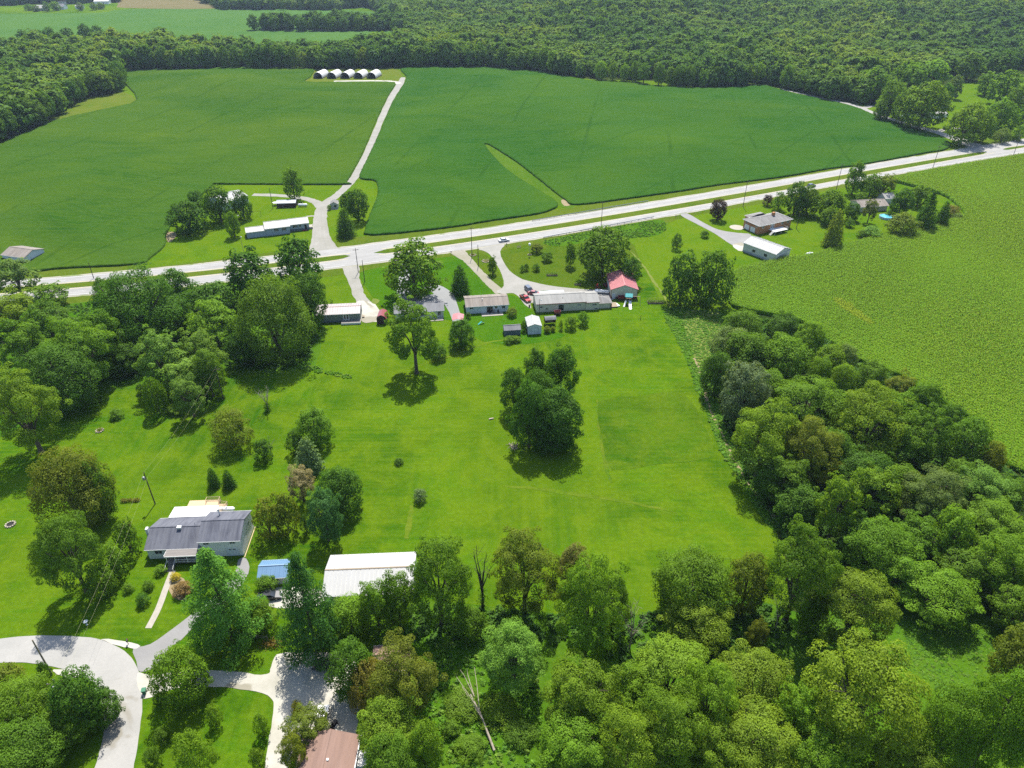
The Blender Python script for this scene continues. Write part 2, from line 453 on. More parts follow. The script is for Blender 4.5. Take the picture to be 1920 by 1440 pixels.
M['black'] = surf('black_plastic', (0.01368, 0.01368, 0.0152), (0.00912, 0.00912, 0.00988), 3, 0.45)
M['rubber'] = surf('rubber', (0.0152, 0.0152, 0.0152), (0.02128, 0.02052, 0.019), 4, 0.9)
M['chrome'] = surf('bright_metal', (0.4712, 0.4712, 0.4712), (0.418, 0.418, 0.4256), 2, 0.3, metal=0.9)
M['glass'] = surf('window_glass', (0.0266, 0.03192, 0.038), (0.0152, 0.019, 0.0228), 0.8, 0.08, spec=0.6)
M['wood'] = surf('new_deck_boards', (0.4256, 0.3192, 0.1976), (0.3572, 0.266, 0.1596), 1.0, 0.75, stretch=(0.4, 3, 1))
M['rawwood'] = surf('weathered_boards', (0.228, 0.1824, 0.1216), (0.1672, 0.1368, 0.0988), 1.0, 0.85, stretch=(0.4, 3, 1))
M['greyboards'] = surf('greyed_porch_boards', (0.1824, 0.1634, 0.1444), (0.1368, 0.1254, 0.114), 1.0, 0.85, stretch=(0.4, 3, 1))
M['pole'] = surf('creosoted_pole', (0.076, 0.057, 0.03952), (0.0494, 0.038, 0.0304), 2, 0.9, stretch=(2, 2, 0.2))
M['wire'] = surf('cable', (0.3192, 0.3192, 0.1672), (0.2736, 0.2736, 0.152), 1, 0.6)
M['steel'] = surf('galvanised_steel', (0.304, 0.3116, 0.3192), (0.2432, 0.2508, 0.2584), 2, 0.5, metal=0.3)
M['rust'] = surf('rusty_steel', (0.152, 0.057, 0.0266), (0.0912, 0.038, 0.0228), 3, 0.85)
M['redpaint'] = surf('red_car_paint', (0.3192, 0.01672, 0.01672), (0.2812, 0.0152, 0.0152), 0.8, 0.28, spec=0.5)
M['darkred'] = surf('dull_maroon_paint', (0.1976, 0.038, 0.0418), (0.152, 0.0304, 0.0342), 0.8, 0.4, spec=0.5)
M['whitepaint'] = surf('white_car_paint', (0.624, 0.624, 0.616), (0.576, 0.576, 0.568), 0.8, 0.28, spec=0.5)
M['greypaint'] = surf('slate_blue_car_paint', (0.0646, 0.0798, 0.1064), (0.0532, 0.0684, 0.0912), 0.8, 0.28, spec=0.5)
M['blackpaint'] = surf('black_car_paint', (0.01672, 0.01824, 0.02052), (0.01216, 0.01292, 0.0152), 0.8, 0.22, spec=0.5)
M['lightblue'] = surf('pale_blue_car_paint', (0.342, 0.4256, 0.4712), (0.304, 0.38, 0.4332), 0.8, 0.3, spec=0.5)
M['lamp'] = surf('headlight_glass', (0.6, 0.6, 0.576), (0.494, 0.494, 0.4712), 4, 0.2, spec=0.5)
M['taillamp'] = surf('red_lens', (0.2432, 0.0152, 0.0152), (0.19, 0.0114, 0.0114), 4, 0.25, spec=0.5)
M['teal'] = surf('teal_plastic', (0.0456, 0.2888, 0.2736), (0.038, 0.2432, 0.2356), 1, 0.5)
M['greenplastic'] = surf('green_plastic', (0.0228, 0.1216, 0.0608), (0.019, 0.0988, 0.0494), 1, 0.5)
M['brickchip'] = surf('weathered_bricks', (0.3268, 0.152, 0.0646), (0.2736, 0.1178, 0.0494), 1.2, 0.85)
M['mortar'] = surf('mortar', (0.304, 0.2508, 0.19), (0.266, 0.2204, 0.1672), 1.2, 0.9)
M['stone'] = surf('field_stones', (0.304, 0.2736, 0.2052), (0.2128, 0.19, 0.1444), 1.5, 0.95, 0.05)
M['pool'] = surf('pool_water', (0.076, 0.3192, 0.3952), (0.0684, 0.2888, 0.3648), 1.5, 0.05, spec=0.5)

def shingle_mat(name, c1, c2, c3, sx=1.0):
    t = NT(name)
    c = t.coord()
    blot = t.rng(t.noise(t.mapping(c, (0.42, 0.10, 0.10)), 1.6, 4, 0.62, 0.7), 0.36, 0.66)
    strk = t.rng(t.noise(t.mapping(c, (1.5, 0.10, 0.1)), 1.0, 3), 0.38, 0.64)
    fine = t.rng(t.noise(t.mapping(c, (3, 7, 7)), 1.6, 2), 0.3, 0.7)
    col = t.mix(blot, c1, c2)
    col = t.mix(t.math('MULTIPLY', strk, 0.5), col, c3)
    col = t.mix(1.0, col, t.mix(t.math('MULTIPLY', fine, 0.35), (1, 1, 1), (0.55, 0.55, 0.55)), 'MULTIPLY')
    return t.bsdf(col, 0.85, t.bump(fine, 0.4, 0.02), 0, 0.25)
M['shingle_dark'] = shingle_mat('charcoal_shingles', (0.05168, 0.05472, 0.06992), (0.095, 0.0988, 0.1178), (0.1292, 0.133, 0.1482))
M['shingle_grey'] = shingle_mat('grey_shingles', (0.1444, 0.1406, 0.133), (0.1976, 0.19, 0.1786), (0.114, 0.1064, 0.0988))
M['shingle_tan'] = shingle_mat('weathered_tan_shingles', (0.171, 0.1444, 0.1178), (0.2052, 0.1786, 0.152), (0.1064, 0.0912, 0.0798))
M['shingle_brown'] = shingle_mat('red_brown_shingles', (0.185, 0.115, 0.088), (0.215, 0.138, 0.108), (0.155, 0.102, 0.082))
M['shingle_pale'] = shingle_mat('pale_grey_shingles', (0.228, 0.2242, 0.2052), (0.1824, 0.1786, 0.1634), (0.2584, 0.2508, 0.228))
M['shingle_slate'] = shingle_mat('slate_grey_shingles', (0.114, 0.114, 0.1178), (0.1444, 0.1444, 0.1482), (0.1748, 0.1748, 0.1748))

M['leaf'] = leaf_mat('leaves')
M['leaf_far'] = leaf_mat('far_leaves', True, [(0.030, 0.080, 0.014), (0.056, 0.120, 0.013), (0.044, 0.104, 0.015), (0.088, 0.155, 0.014), (0.060, 0.125, 0.016), (0.125, 0.182, 0.015), (0.096, 0.165, 0.016)], 0.42, True)
M['corn'] = leaf_mat('corn_leaves', True, [(0.108, 0.2106, 0.007), (0.1458, 0.2374, 0.008), (0.1134, 0.2296, 0.008), (0.1512, 0.252, 0.01)], 0.45, True)
M['tassel'] = surf('corn_tassel', (0.26, 0.29, 0.035), (0.20, 0.25, 0.028), 3, 0.95, spec=0.0)
M['weed'] = leaf_mat('weed_leaves', True, [(0.068, 0.172, 0.012), (0.105, 0.215, 0.014), (0.055, 0.145, 0.012), (0.120, 0.200, 0.024)])
M['corn_pale'] = leaf_mat('pale_corn_leaves', True, [(0.19, 0.26, 0.010), (0.22, 0.28, 0.012)], 0.42)
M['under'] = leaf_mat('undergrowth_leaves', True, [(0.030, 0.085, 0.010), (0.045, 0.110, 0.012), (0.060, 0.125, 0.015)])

# ------------------------------------------------------------------ ground and painted land
SHEETS = [0]
def sheet(name, poly, z, mat, n=4, jag=0.0, kind='structure'):
    SHEETS[0] += 1; z += 0.0003 * SHEETS[0]        # no two sheets in one plane
    P = smooth_poly(poly, n) if n > 1 else poly
    if jag:
        P = [(x + random.uniform(-jag, jag), y + random.uniform(-jag, jag)) for x, y in P]
    vs = [Vector((x, y, 0)) for x, y in P]
    tris = tessellate_polygon([vs])
    mb = MB(); mb.add([(x, y, z) for x, y in P], tris)
    me = mb.mesh(name, mat)
    for p in me.polygons:
        if p.normal.z < 0: p.flip()
    o = bpy.data.objects.new(name, me); COL.objects.link(o)
    return tag(o, kind=kind)

def strip(name, A, B, z, mat):
    """surface between two edge lines of equal length, with a UV across/along in metres"""
    A = np.array(A, float); B = np.array(B, float)
    n = len(A)
    V = np.zeros((2 * n, 3)); V[0::2, :2] = A; V[1::2, :2] = B; V[:, 2] = z
    mid = (A + B) / 2
    s = np.concatenate([[0], np.cumsum(np.hypot(*np.diff(mid, axis=0).T))])
    UV = np.zeros((2 * n, 2)); UV[0::2, 0] = 0; UV[1::2, 0] = 1; UV[0::2, 1] = s; UV[1::2, 1] = s
    F = [(2 * i, 2 * i + 1, 2 * i + 3, 2 * i + 2) for i in range(n - 1)]
    me = np_mesh(name, V, F, mat, uv=UV)
    if me.polygons[0].normal.z < 0: me.flip_normals()
    o = bpy.data.objects.new(name, me); COL.objects.link(o)
    return tag(o, kind='structure')

def path(name, px, widths, z, mat, wob=0.0):
    C = np.array(smooth_poly(pts(px), 6, False))
    t = np.gradient(C, axis=0); t /= np.linalg.norm(t, axis=1)[:, None] + 1e-9
    nrm = np.stack([-t[:, 1], t[:, 0]], 1)
    w = np.interp(np.linspace(0, 1, len(C)), np.linspace(0, 1, len(widths)), widths)
    ja = rng.uniform(-wob, wob, len(C)); jb = rng.uniform(-wob, wob, len(C))
    return strip(name, C + nrm * (w / 2 + ja)[:, None], C - nrm * (w / 2 + jb)[:, None], z, mat)

gm = MB(); gm.add([(-2600, -300, 0), (2600, -300, 0), (2600, 4200, 0), (-2600, 4200, 0)], [(0, 1, 2, 3)])
tag(gm.build('ground', M['ground']), kind='structure')

# highway edges: photo points fitted by smooth curves in the place itself
def fit(px, deg=3):
    P = np.array(pts(px)); return np.polyfit(P[:, 0] / 200, P[:, 1], deg)
def ev(c, X): return np.polyval(c, X / 200)
e_top = fit([(175, 518), (300, 503), (418, 490), (527, 478), (624, 460), (751, 451.5), (881, 437), (1000, 417), (1216, 380), (1240, 377), (1488, 332.6), (1594, 316), (1821, 276), (1920, 262)])
e_mt = fit([(117, 537), (300, 513), (420, 502), (597, 480), (750, 465), (807, 456), (938, 438.5), (1000, 428.5), (1129, 406.5), (1280, 384.6), (1488, 341), (1594, 325), (1853, 284.5), (1920, 272)])
e_mb = fit([(117, 547), (300, 521), (420, 509.5), (597, 487), (750, 474), (840, 459), (950, 444.5), (1046, 431), (1129, 417), (1280, 391), (1488, 350), (1594, 332.6), (1842, 291), (1920, 276)])
e_bot = fit([(130, 560), (340, 535), (423, 520), (599, 505), (718, 488), (846, 475), (936, 460), (1019, 446.5), (1227, 407), (1280, 402), (1399, 378), (1569, 345), (1676, 326), (1920, 287)])
X0, X1 = at(-260, 590)[0], at(2150, 240)[0]
XS = np.linspace(X0, X1, 160)
def gap_x(px, py): return at(px, py)[0]
YT, YMT, YMB, YB = ev(e_top, XS), ev(e_mt, XS), ev(e_mb, XS), ev(e_bot, XS)
# verge, then one concrete sheet, then grassed median islands
sheet('verge', list(zip(XS, YT + 11)) + list(zip(XS[::-1], YB[::-1] - 8)), 0.02, M['verge'], 1)
for a_, b_ in ((YT + 0.1, YT + 1.3), (YB - 1.3, YB - 0.1)):
    ja = rng.uniform(-0.35, 0.35, len(XS))
    strip('road_shoulder', np.stack([XS, a_ + (ja if a_ is not b_ and a_[0] < YT[0] - 1 else 0)], 1), np.stack([XS, b_ + (ja if a_[0] > YT[0] - 1 else 0)], 1), 0.045, M['shoulder'])
strip('highway', np.stack([XS, YT], 1), np.stack([XS, YB], 1), 0.06, M['highway'])
for k, (a, b) in enumerate(((X0, gap_x(658, 478)), (gap_x(702, 470), gap_x(1850, 285)), (gap_x(1879, 280), X1))):
    xx = np.linspace(a, b, 70)
    top, bot = ev(e_mt, xx), ev(e_mb, xx)
    mid = (top + bot) / 2; hw = (top - bot) / 2
    e = np.minimum(1, np.minimum(xx - a + (999 if k == 0 else 0), b - xx + (999 if k == 2 else 0)) / 7.0)
    hw = hw * np.sqrt(np.clip(1 - (1 - e) ** 2, 0, 1))
    P = list(zip(xx, mid + hw)) + list(zip(xx[::-1], (mid - hw)[::-1]))
    sheet('median_grass', P, 0.09, M['verge'], 1)
def line_between(fr, ya, yb, w, mat, dash=None, cut=()):
    mb = MB()
    xx = np.arange(X0 + 5, X1 - 5, 3.05)
    for i in range(len(xx) - 1):
        if dash and (i % dash): continue
        if any(a < xx[i] < b for a, b in cut): continue
        q = []
        for x in (xx[i], xx[i + 1]):
            y = float(ev(ya, x) * (1 - fr) + ev(yb, x) * fr)
            q.append((x, y))
        mb.add([(q[0][0], q[0][1] - w / 2, 0.075), (q[1][0], q[1][1] - w / 2, 0.075), (q[1][0], q[1][1] + w / 2, 0.075), (q[0][0], q[0][1] + w / 2, 0.075)], [(0, 1, 2, 3)])
    return tag(mb.build('lane_marking', mat), kind='structure')
line_between(0.50, e_top, e_mt, 0.3, M['joint'])
line_between(0.50, e_mb, e_bot, 0.3, M['joint'])
line_between(0.535, e_top, e_mt, 0.14, M['marking'], 4)
line_between(0.465, e_mb, e_bot, 0.14, M['marking'], 4)
line_between(0.12, e_top, e_mt, 0.18, M['marking'], cut=((gap_x(575, 470), gap_x(640, 465)), (gap_x(1800, 280), gap_x(1870, 268))))
line_between(0.88, e_mb, e_bot, 0.18, M['marking'], cut=((gap_x(640, 500), gap_x(670, 498)), (gap_x(845, 475), gap_x(940, 462)), (gap_x(1275, 402), gap_x(1295, 400))))
line_between(0.92, e_top, e_mt, 0.16, M['marking_y'], cut=((gap_x(655, 475), gap_x(705, 470)), (gap_x(1850, 283), gap_x(1880, 280))))
line_between(0.08, e_mb, e_bot, 0.16, M['marking_y'], cut=((gap_x(655, 475), gap_x(705, 470)), (gap_x(1850, 283), gap_x(1880, 280))))

# yards: grass sown and mown differently from the big lawn
Z1 = 0.025
sheet('yard_grass', pts([(676, 512), (720, 500), (760, 492), (846, 481), (868, 482), (900, 510), (930, 548), (968, 556), (1000, 590), (985, 612), (1060, 628), (990, 645), (905, 640), (870, 610), (840, 600), (740, 590), (716, 575), (690, 545)]), Z1, M['yard'])
sheet('yard_grass', pts([(940, 472), (1018, 454), (1120, 446), (1180, 452), (1200, 500), (1150, 545), (1090, 548), (1000, 535), (962, 512)]), Z1, M['olive_yard'])
sheet('yard_grass', pts([(872, 480), (905, 474), (930, 500), (945, 538), (920, 535), (895, 508)]), Z1, M['olive_yard'], 3)
sheet('yard_grass', pts([(1190, 450), (1245, 425), (1285, 408), (1440, 380), (1560, 356), (1680, 340), (1790, 375), (1810, 405), (1740, 428), (1665, 445), (1592, 462), (1500, 486), (1378, 512), (1368, 575), (1262, 585), (1225, 535)]), Z1, M['bright_yard'])
sheet('yard_grass', pts([(265, 500), (312, 462), (318, 430), (350, 385), (408, 349), (640, 349), (664, 340), (700, 342), (706, 366), (698, 400), (690, 432), (640, 450), (560, 466), (400, 487)]), Z1, M['bright_yard'])
sheet('yard_grass', pts([(572, 154), (585, 145), (592, 131), (650, 129), (735, 128), (754, 142), (748, 153), (700, 152)]), Z1, M['pasture'])
sheet('pasture', pts([(112, 205), (150, 184), (225, 172), (256, 188), (240, 198), (118, 226)]), Z1, M['pasture'])
sheet('waterway_grass', pts([(906, 272), (922, 274), (975, 306), (1008, 332), (1042, 357), (1078, 386), (1052, 388), (1004, 356), (958, 328), (928, 299)]), Z1, M['waterway'], 3)
sheet('old_garden_plot', pts([(1122, 752), (1200, 742), (1285, 737), (1322, 800), (1338, 858), (1230, 868), (1150, 880), (1132, 830)]), Z1, M['old_plot'], 2, 0.5)
sheet('pasture', pts([(1130, 150), (1240, 152), (1245, 168), (1180, 160)]), Z1, M['bright_yard'], 3)
sheet('pasture', pts([(1770, 190), (1840, 165), (1960, 165), (1980, 260), (1850, 262), (1700, 238), (1640, 205), (1650, 190)]), Z1, M['bright_yard'], 3)
sheet('pasture', pts([(1780, 200), (1805, 160), (1862, 155), (1862, 195), (1820, 215)]), Z1 + 0.02, M['bright_yard'], 3)
# land beyond
sheet('far_field', pts([(-300, 112), (0, 108), (330, 104), (700, 106), (775, 72), (770, 36), (640, 18), (420, 17), (240, 17), (180, 24), (0, 26), (-300, 30)]), Z1, M['far_field'], 3)
sheet('far_field', pts([(-200, 26), (0, 22), (110, 23), (180, 18), (150, 10), (60, 8), (-200, 14)]), Z1 + 0.02, M['bright_yard'], 3)
sheet('stubble_field', pts([(236, 15), (402, 16), (380, 3), (360, -8), (230, -8), (222, 8)]), Z1 + 0.02, M['stubble'], 3)
WOOD_FLOORS = [
    [(-250, 330), (0, 268), (60, 242), (112, 222), (110, 202), (150, 183), (212, 176), (226, 150), (224, 134), (320, 131), (440, 128), (590, 131), (740, 128), (800, 125), (900, 126), (1040, 138), (1110, 149), (1240, 152), (1300, 164), (1436, 160), (1480, 170), (1600, 195), (1660, 200), (1780, 160), (1960, 140), (2400, 120), (2600, 20), (2200, -60), (700, -60), (620, -6), (690, 16), (745, 40), (770, 66), (742, 98), (640, 107), (500, 106), (320, 97), (100, 100), (-300, 106)],
]
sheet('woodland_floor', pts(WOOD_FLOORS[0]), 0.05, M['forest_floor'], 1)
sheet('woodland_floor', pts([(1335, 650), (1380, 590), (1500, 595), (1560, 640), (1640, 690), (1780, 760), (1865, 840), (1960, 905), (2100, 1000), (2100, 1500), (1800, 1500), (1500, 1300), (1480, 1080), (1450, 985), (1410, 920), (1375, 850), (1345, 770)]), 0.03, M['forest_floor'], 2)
sheet('woodland_floor', pts([(-150, 590), (60, 578), (300, 548), (560, 516), (605, 560), (590, 690), (440, 690), (330, 720), (170, 740), (40, 800), (-150, 850)]), 0.03, M['weeds_floor'], 2)
sheet('shrub_ground', pts([(700, 1135), (860, 1130), (1150, 1160), (1400, 1120), (1500, 1150), (1700, 1120), (1900, 1180), (1950, 1500), (640, 1500), (690, 1380), (780, 1260), (690, 1190)]), 0.04, M['weeds_floor'], 2)
# weedy ditch along the right edge of the lawn
WEED_STRIP = [(1244, 590), (1262, 576), (1300, 580), (1365, 590), (1345, 650), (1335, 700), (1360, 800), (1400, 880), (1450, 960), (1480, 995), (1446, 991), (1411, 945), (1380, 890), (1350, 845), (1330, 790), (1308, 735), (1292, 690), (1268, 636)]
sheet('weedy_ditch', pts(WEED_STRIP), 0.03, M['weeds_floor'], 3)
sheet('dry_grass_patch', pts([(1285, 585), (1350, 588), (1345, 640), (1328, 680), (1308, 690), (1296, 650), (1285, 620)]), 0.05, M['pale_dirt'], 3)
path('ditch_path', [(1302, 672), (1316, 710), (1328, 756), (1346, 796), (1377, 864), (1400, 900), (1417, 923), (1440, 955), (1460, 978), (1478, 996)], [0.6, 0.9, 0.9, 0.5, 0.7, 1.1, 1.6], 0.06, M['dirt'], 0.35)
sheet('roadside_ditch', pts([(1020, 452), (1120, 432), (1225, 413), (1248, 418), (1238, 440), (1180, 447), (1090, 456), (1046, 462)]), 0.04, M['weeds_floor'], 3)
path('creek_bed', [(1181, 469), (1207, 499), (1227, 529), (1243, 552), (1259, 582)], [0.3, 0.7, 1.1, 0.5, 0.3], 0.05, M['pale_dirt'], 0.3)

# rolling ground under the far woods
def upland(X, Y):
    s = lambda v: np.clip(v, 0, 1) ** 2 * (3 - 2 * np.clip(v, 0, 1))
    m = s((Y - 800) / 220.0) * s((X + 60) / 240.0)
    return m * (15 + 13 * np.sin(X * 0.0065 + 1.3 + Y * 0.002) * np.sin(Y * 0.0088 + 0.4) + 6 * np.sin(X * 0.013 - Y * 0.006))
gx_, gy_ = np.meshgrid(np.arange(-80, 1800, 30.0), np.arange(790, 2400, 30.0))
gz_ = upland(gx_, gy_) - 0.4
ny_, nx_ = gx_.shape
ii = np.arange(ny_ * nx_).reshape(ny_, nx_)
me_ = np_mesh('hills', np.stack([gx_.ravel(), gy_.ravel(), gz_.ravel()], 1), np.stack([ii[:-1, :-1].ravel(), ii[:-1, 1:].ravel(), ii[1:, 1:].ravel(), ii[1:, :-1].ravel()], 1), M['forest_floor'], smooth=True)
o = bpy.data.objects.new('hills', me_); COL.objects.link(o); tag(o, kind='structure')

for pl_, w_ in (([(772, 948), (768, 975), (762, 1010)], [0.8, 1.3, 0.8]), ([(942, 911), (1010, 917), (1090, 928), (1185, 943), (1270, 962)], [0.5, 1.1, 1.2, 1.0, 0.4]), ([(770, 690), (830, 672), (880, 655), (925, 640), (985, 634)], [0.4, 0.9, 1.0, 0.8, 0.4]), ([(1120, 748), (1124, 800), (1136, 870), (1146, 905)], [0.5, 1.0, 1.2, 0.5])):
    path('worn_track', pl_, w_, 0.028, M['track'], 0.25)
# roads and drives
path('country_road', [(1425, 148), (1433, 153), (1455, 161), (1480, 170), (1540, 183), (1600, 197), (1640, 213), (1690, 230), (1753, 247), (1800, 263), (1835, 276)], [5, 5, 5, 5.2, 6, 13], 0.055, M['lane_road'])
path('side_drive', [(1618, 203), (1640, 196), (1625, 190)], [5, 4, 3], 0.052, M['gravel'], 0.2)
path('side_drive', [(1755, 248), (1775, 242), (1800, 240)], [5, 3.5, 3], 0.052, M['gravel'], 0.2)
path('farm_lane', [(607, 472), (603, 452), (600, 425), (602, 398), (611, 381), (632, 366), (651, 348), (668, 327), (690, 283), (712, 230), (730, 190), (750, 157), (756, 145)], [14, 8.5, 6.5, 6, 5.5, 4.5, 4.5, 4.5, 4.5, 4.5, 5, 6, 4], 0.05, M['gravel'], 0.25)
path('farm_lane', [(603, 388), (592, 379), (570, 372), (530, 367), (474, 365)], [6, 4.5, 4, 3.8, 4], 0.054, M['gravel'], 0.25)
path('farm_lane', [(749, 157), (738, 153), (707, 151.5), (640, 152), (626, 152.5)], [6, 5, 5, 5, 4], 0.054, M['white_gravel'], 0.3)
path('farm_lane', [(600, 408), (588, 405), (575, 406)], [2, 1.6, 1.6], 0.053, M['gravel'], 0.1)
path('farm_lane', [(600, 421), (588, 421), (577, 423)], [1.6, 1.3, 1.3], 0.053, M['gravel'], 0.1)
path('gravel_drive', [(657, 500), (664, 527), (674, 555), (692, 578)], [7, 4.2, 4.2, 5.5], 0.05, M['gravel'], 0.3)
sheet('gravel_parking', pts([(668, 566), (690, 565), (708, 576), (716, 600), (700, 604), (679, 604), (673, 585)]), 0.055, M['white_gravel'], 3, 0.3)
path('circle_drive', [(752, 484), (758, 508), (757, 531), (758, 551), (775, 561), (800, 560), (826, 555)], [4, 4, 4, 5, 5.5, 5.5, 5], 0.05, M['grey_gravel'])
path('circle_drive', [(800, 536), (818, 541), (834, 554), (845, 570), (852, 585), (858, 602)], [4, 5.5, 6.5, 4.5, 3.6, 3.4], 0.053, M['grey_gravel'])
path('two_track', [(855, 470), (876, 487), (892, 504), (905, 517), (919, 532), (940, 549)], [7, 4, 3.4, 3.4, 3.6, 4.5], 0.05, M['two_track'], 0.2)
sheet('gravel_drive', pts([(898, 466.5), (946, 458.5), (938, 472), (949, 500), (972, 520), (1000, 529), (1046, 538), (1115, 544), (1147, 549), (1150, 562), (1110, 566), (1003, 566), (997, 578), (985, 572), (975, 560), (963, 550), (940, 551), (931, 546), (945, 536), (936, 505), (922, 482), (911, 472)]), 0.056, M['gravel_pad'], 3, 0.15)
sheet('grass_island', pts([(1012, 546), (1030, 545), (1050, 549), (1054, 553), (1018, 553)]), 0.07, M['olive_yard'], 3)
sheet('house_drive', pts([(1276, 403.5), (1290, 401), (1318, 417), (1348, 431), (1385, 437), (1408, 440), (1402, 458), (1380, 462), (1362, 453), (1340, 438), (1308, 421)]), 0.055, M['asphalt'], 3)
sheet('gravel_apron', pts([(1374, 459), (1392, 455), (1398, 468), (1388, 471), (1378, 466)]), 0.06, M['white_gravel'], 3, 0.2)
sheet('shed_apron', pts([(60, 493), (70, 474), (74, 476), (62, 497), (52, 496)]), 0.06, M['concrete'], 1)
sheet('street', pts([(-90, 1208), (0, 1198), (60, 1192), (97, 1192), (150, 1194), (190, 1200), (233, 1221), (256, 1248), (264, 1275), (267, 1320), (260, 1387), (250, 1445), (243, 1490), (160, 1490), (178, 1440), (190, 1397), (197, 1353), (190, 1315), (178, 1290), (160, 1270), (100, 1250), (50, 1243), (0, 1243), (-90, 1252)]), 0.05, M['street'], 4, 0.06)
sheet('driveway', pts([(250, 1217), (282, 1208), (320, 1182), (353, 1157), (400, 1120), (440, 1075), (447, 1050), (462, 1048), (466, 1075), (430, 1125), (378, 1162), (340, 1200), (318, 1216), (296, 1248), (263, 1260), (256, 1240)]), 0.055, M['asphalt'], 3)
sheet('gravel_court', pts([(259, 1263), (290, 1266), (340, 1259), (390, 1257), (450, 1261), (500, 1265), (508, 1250), (520, 1227), (560, 1224), (620, 1224), (668, 1240), (665, 1382), (610, 1376), (560, 1388), (538, 1445), (498, 1445), (505, 1380), (514, 1325), (502, 1305), (450, 1292), (390, 1287), (330, 1290), (270, 1310)]), 0.06, M['white_gravel'], 4, 0.12)
path('front_walk', [(324, 1070), (313, 1098), (297, 1141), (278, 1178)], [1.25, 1.25], 0.05, M['concrete'])
sheet('porch_bed', pts([(315, 1082), (345, 1085), (352, 1120), (335, 1125), (318, 1110)]), 0.035, M['dirt'], 3)
sheet('bare_patch', pts([(312, 437), (324, 435), (332, 440), (322, 452), (314, 453)]), 0.045, M['dirt'], 3)
sheet('bare_patch', pts([(700, 560), (712, 563), (706, 570), (697, 568)]), 0.06, M['pale_dirt'], 3)
sheet('bare_patch', pts([(1052, 376), (1064, 374), (1070, 384), (1058, 386)]), 0.05, M['dirt'], 3)
sheet('street_edge_stones', pts([(190, 1199), (215, 1200), (260, 1208), (256, 1216), (238, 1214), (222, 1211)]), 0.058, M['white_gravel'], 3, 0.1)
sheet('street_edge_stones', pts([(100, 1256), (128, 1256), (150, 1266), (132, 1272), (108, 1264)]), 0.058, M['white_gravel'], 3, 0.1)
sheet('parking_gravel', pts([(500, 1105), (560, 1100), (605, 1110), (600, 1135), (520, 1140), (480, 1125)]), 0.05, M['white_gravel'], 3, 0.1)

# ------------------------------------------------------------------ crops
def relief(X, Y, D):
    m = np.clip(D / 70.0, 0, 1); m = m * m * (3 - 2 * m)
    return m * (1.5 * np.sin(X * 0.017 + 0.8 + Y * 0.004) * np.sin(Y * 0.0135 + 1.1) + 0.9 * np.sin(X * 0.034 + Y * 0.021 + 2.0) + 0.6 * np.sin(Y * 0.05 - X * 0.011) + 3.0)
def crop_field(name, poly, cell, height, mat, label, rough=0.16, hilly=True, low=None):
    P = np.array(poly)
    x0, y0 = P.min(0) - cell; x1, y1 = P.max(0) + cell
    nx, ny = int((x1 - x0) / cell) + 1, int((y1 - y0) / cell) + 1
    gx = x0 + np.arange(nx + 1) * cell; gy = y0 + np.arange(ny + 1) * cell
    CX, CY = np.meshgrid(gx[:-1] + cell / 2, gy[:-1] + cell / 2)
    ins = inside(CX, CY, poly)
    GX, GY = np.meshgrid(gx, gy)
    GX = GX.copy(); GY = GY.copy()
    pad = np.pad(ins, 1)
    cnt = pad[:-1, :-1].astype(int) + pad[1:, :-1] + pad[:-1, 1:] + pad[1:, 1:]
    used = cnt > 0; bord = used & (cnt < 4)
    D, qx, qy = edge_dist(GX[used], GY[used], poly)
    jig = rng.uniform(-0.28, 0.28, (2, used.sum())) * cell
    ux = GX[used] + jig[0]; uy = GY[used] + jig[1]
    b = bord[used] & (D < cell * 1.5)
    ux[b] = qx[b] + jig[0][b] * 0.5; uy[b] = qy[b] + jig[1][b] * 0.5
    D = np.where(b, 0, D)
    z = height + rng.uniform(-rough, rough, ux.shape) + (relief(ux, uy, D) if hilly else 0)
    if low is not None: z = np.where(inside(ux, uy, low), 0.35, z)
    idx = -np.ones(used.shape, int); idx[used] = np.arange(used.sum())
    V = np.stack([ux, uy, z], 1)
    j, i = np.nonzero(ins)
    F = np.stack([idx[j, i], idx[j, i + 1], idx[j + 1, i + 1], idx[j + 1, i]], 1)
    # skirt
    S = []
    base = len(V); low = V.copy(); low[:, 2] = 0.0
    p = pad
    J, I = j + 1, i + 1
    for dj, di, a, c in ((-1, 0, (0, 0), (0, 1)), (1, 0, (1, 1), (1, 0)), (0, -1, (1, 0), (0, 0)), (0, 1, (0, 1), (1, 1))):
        m = ~p[J + dj, I + di]
        A = idx[j[m] + a[0], i[m] + a[1]]; B = idx[j[m] + c[0], i[m] + c[1]]
        S.append(np.stack([B, A, A + base, B + base], 1))
    F = np.concatenate([F] + S)
    uniq, inv = np.unique(F.ravel(), return_inverse=True)
    me = np_mesh(name, np.concatenate([V, low])[uniq], inv.reshape(F.shape), mat, smooth=True)
    o = bpy.data.objects.new(name, me); COL.objects.link(o)
    return tag(o, label, 'crop field', kind='stuff')

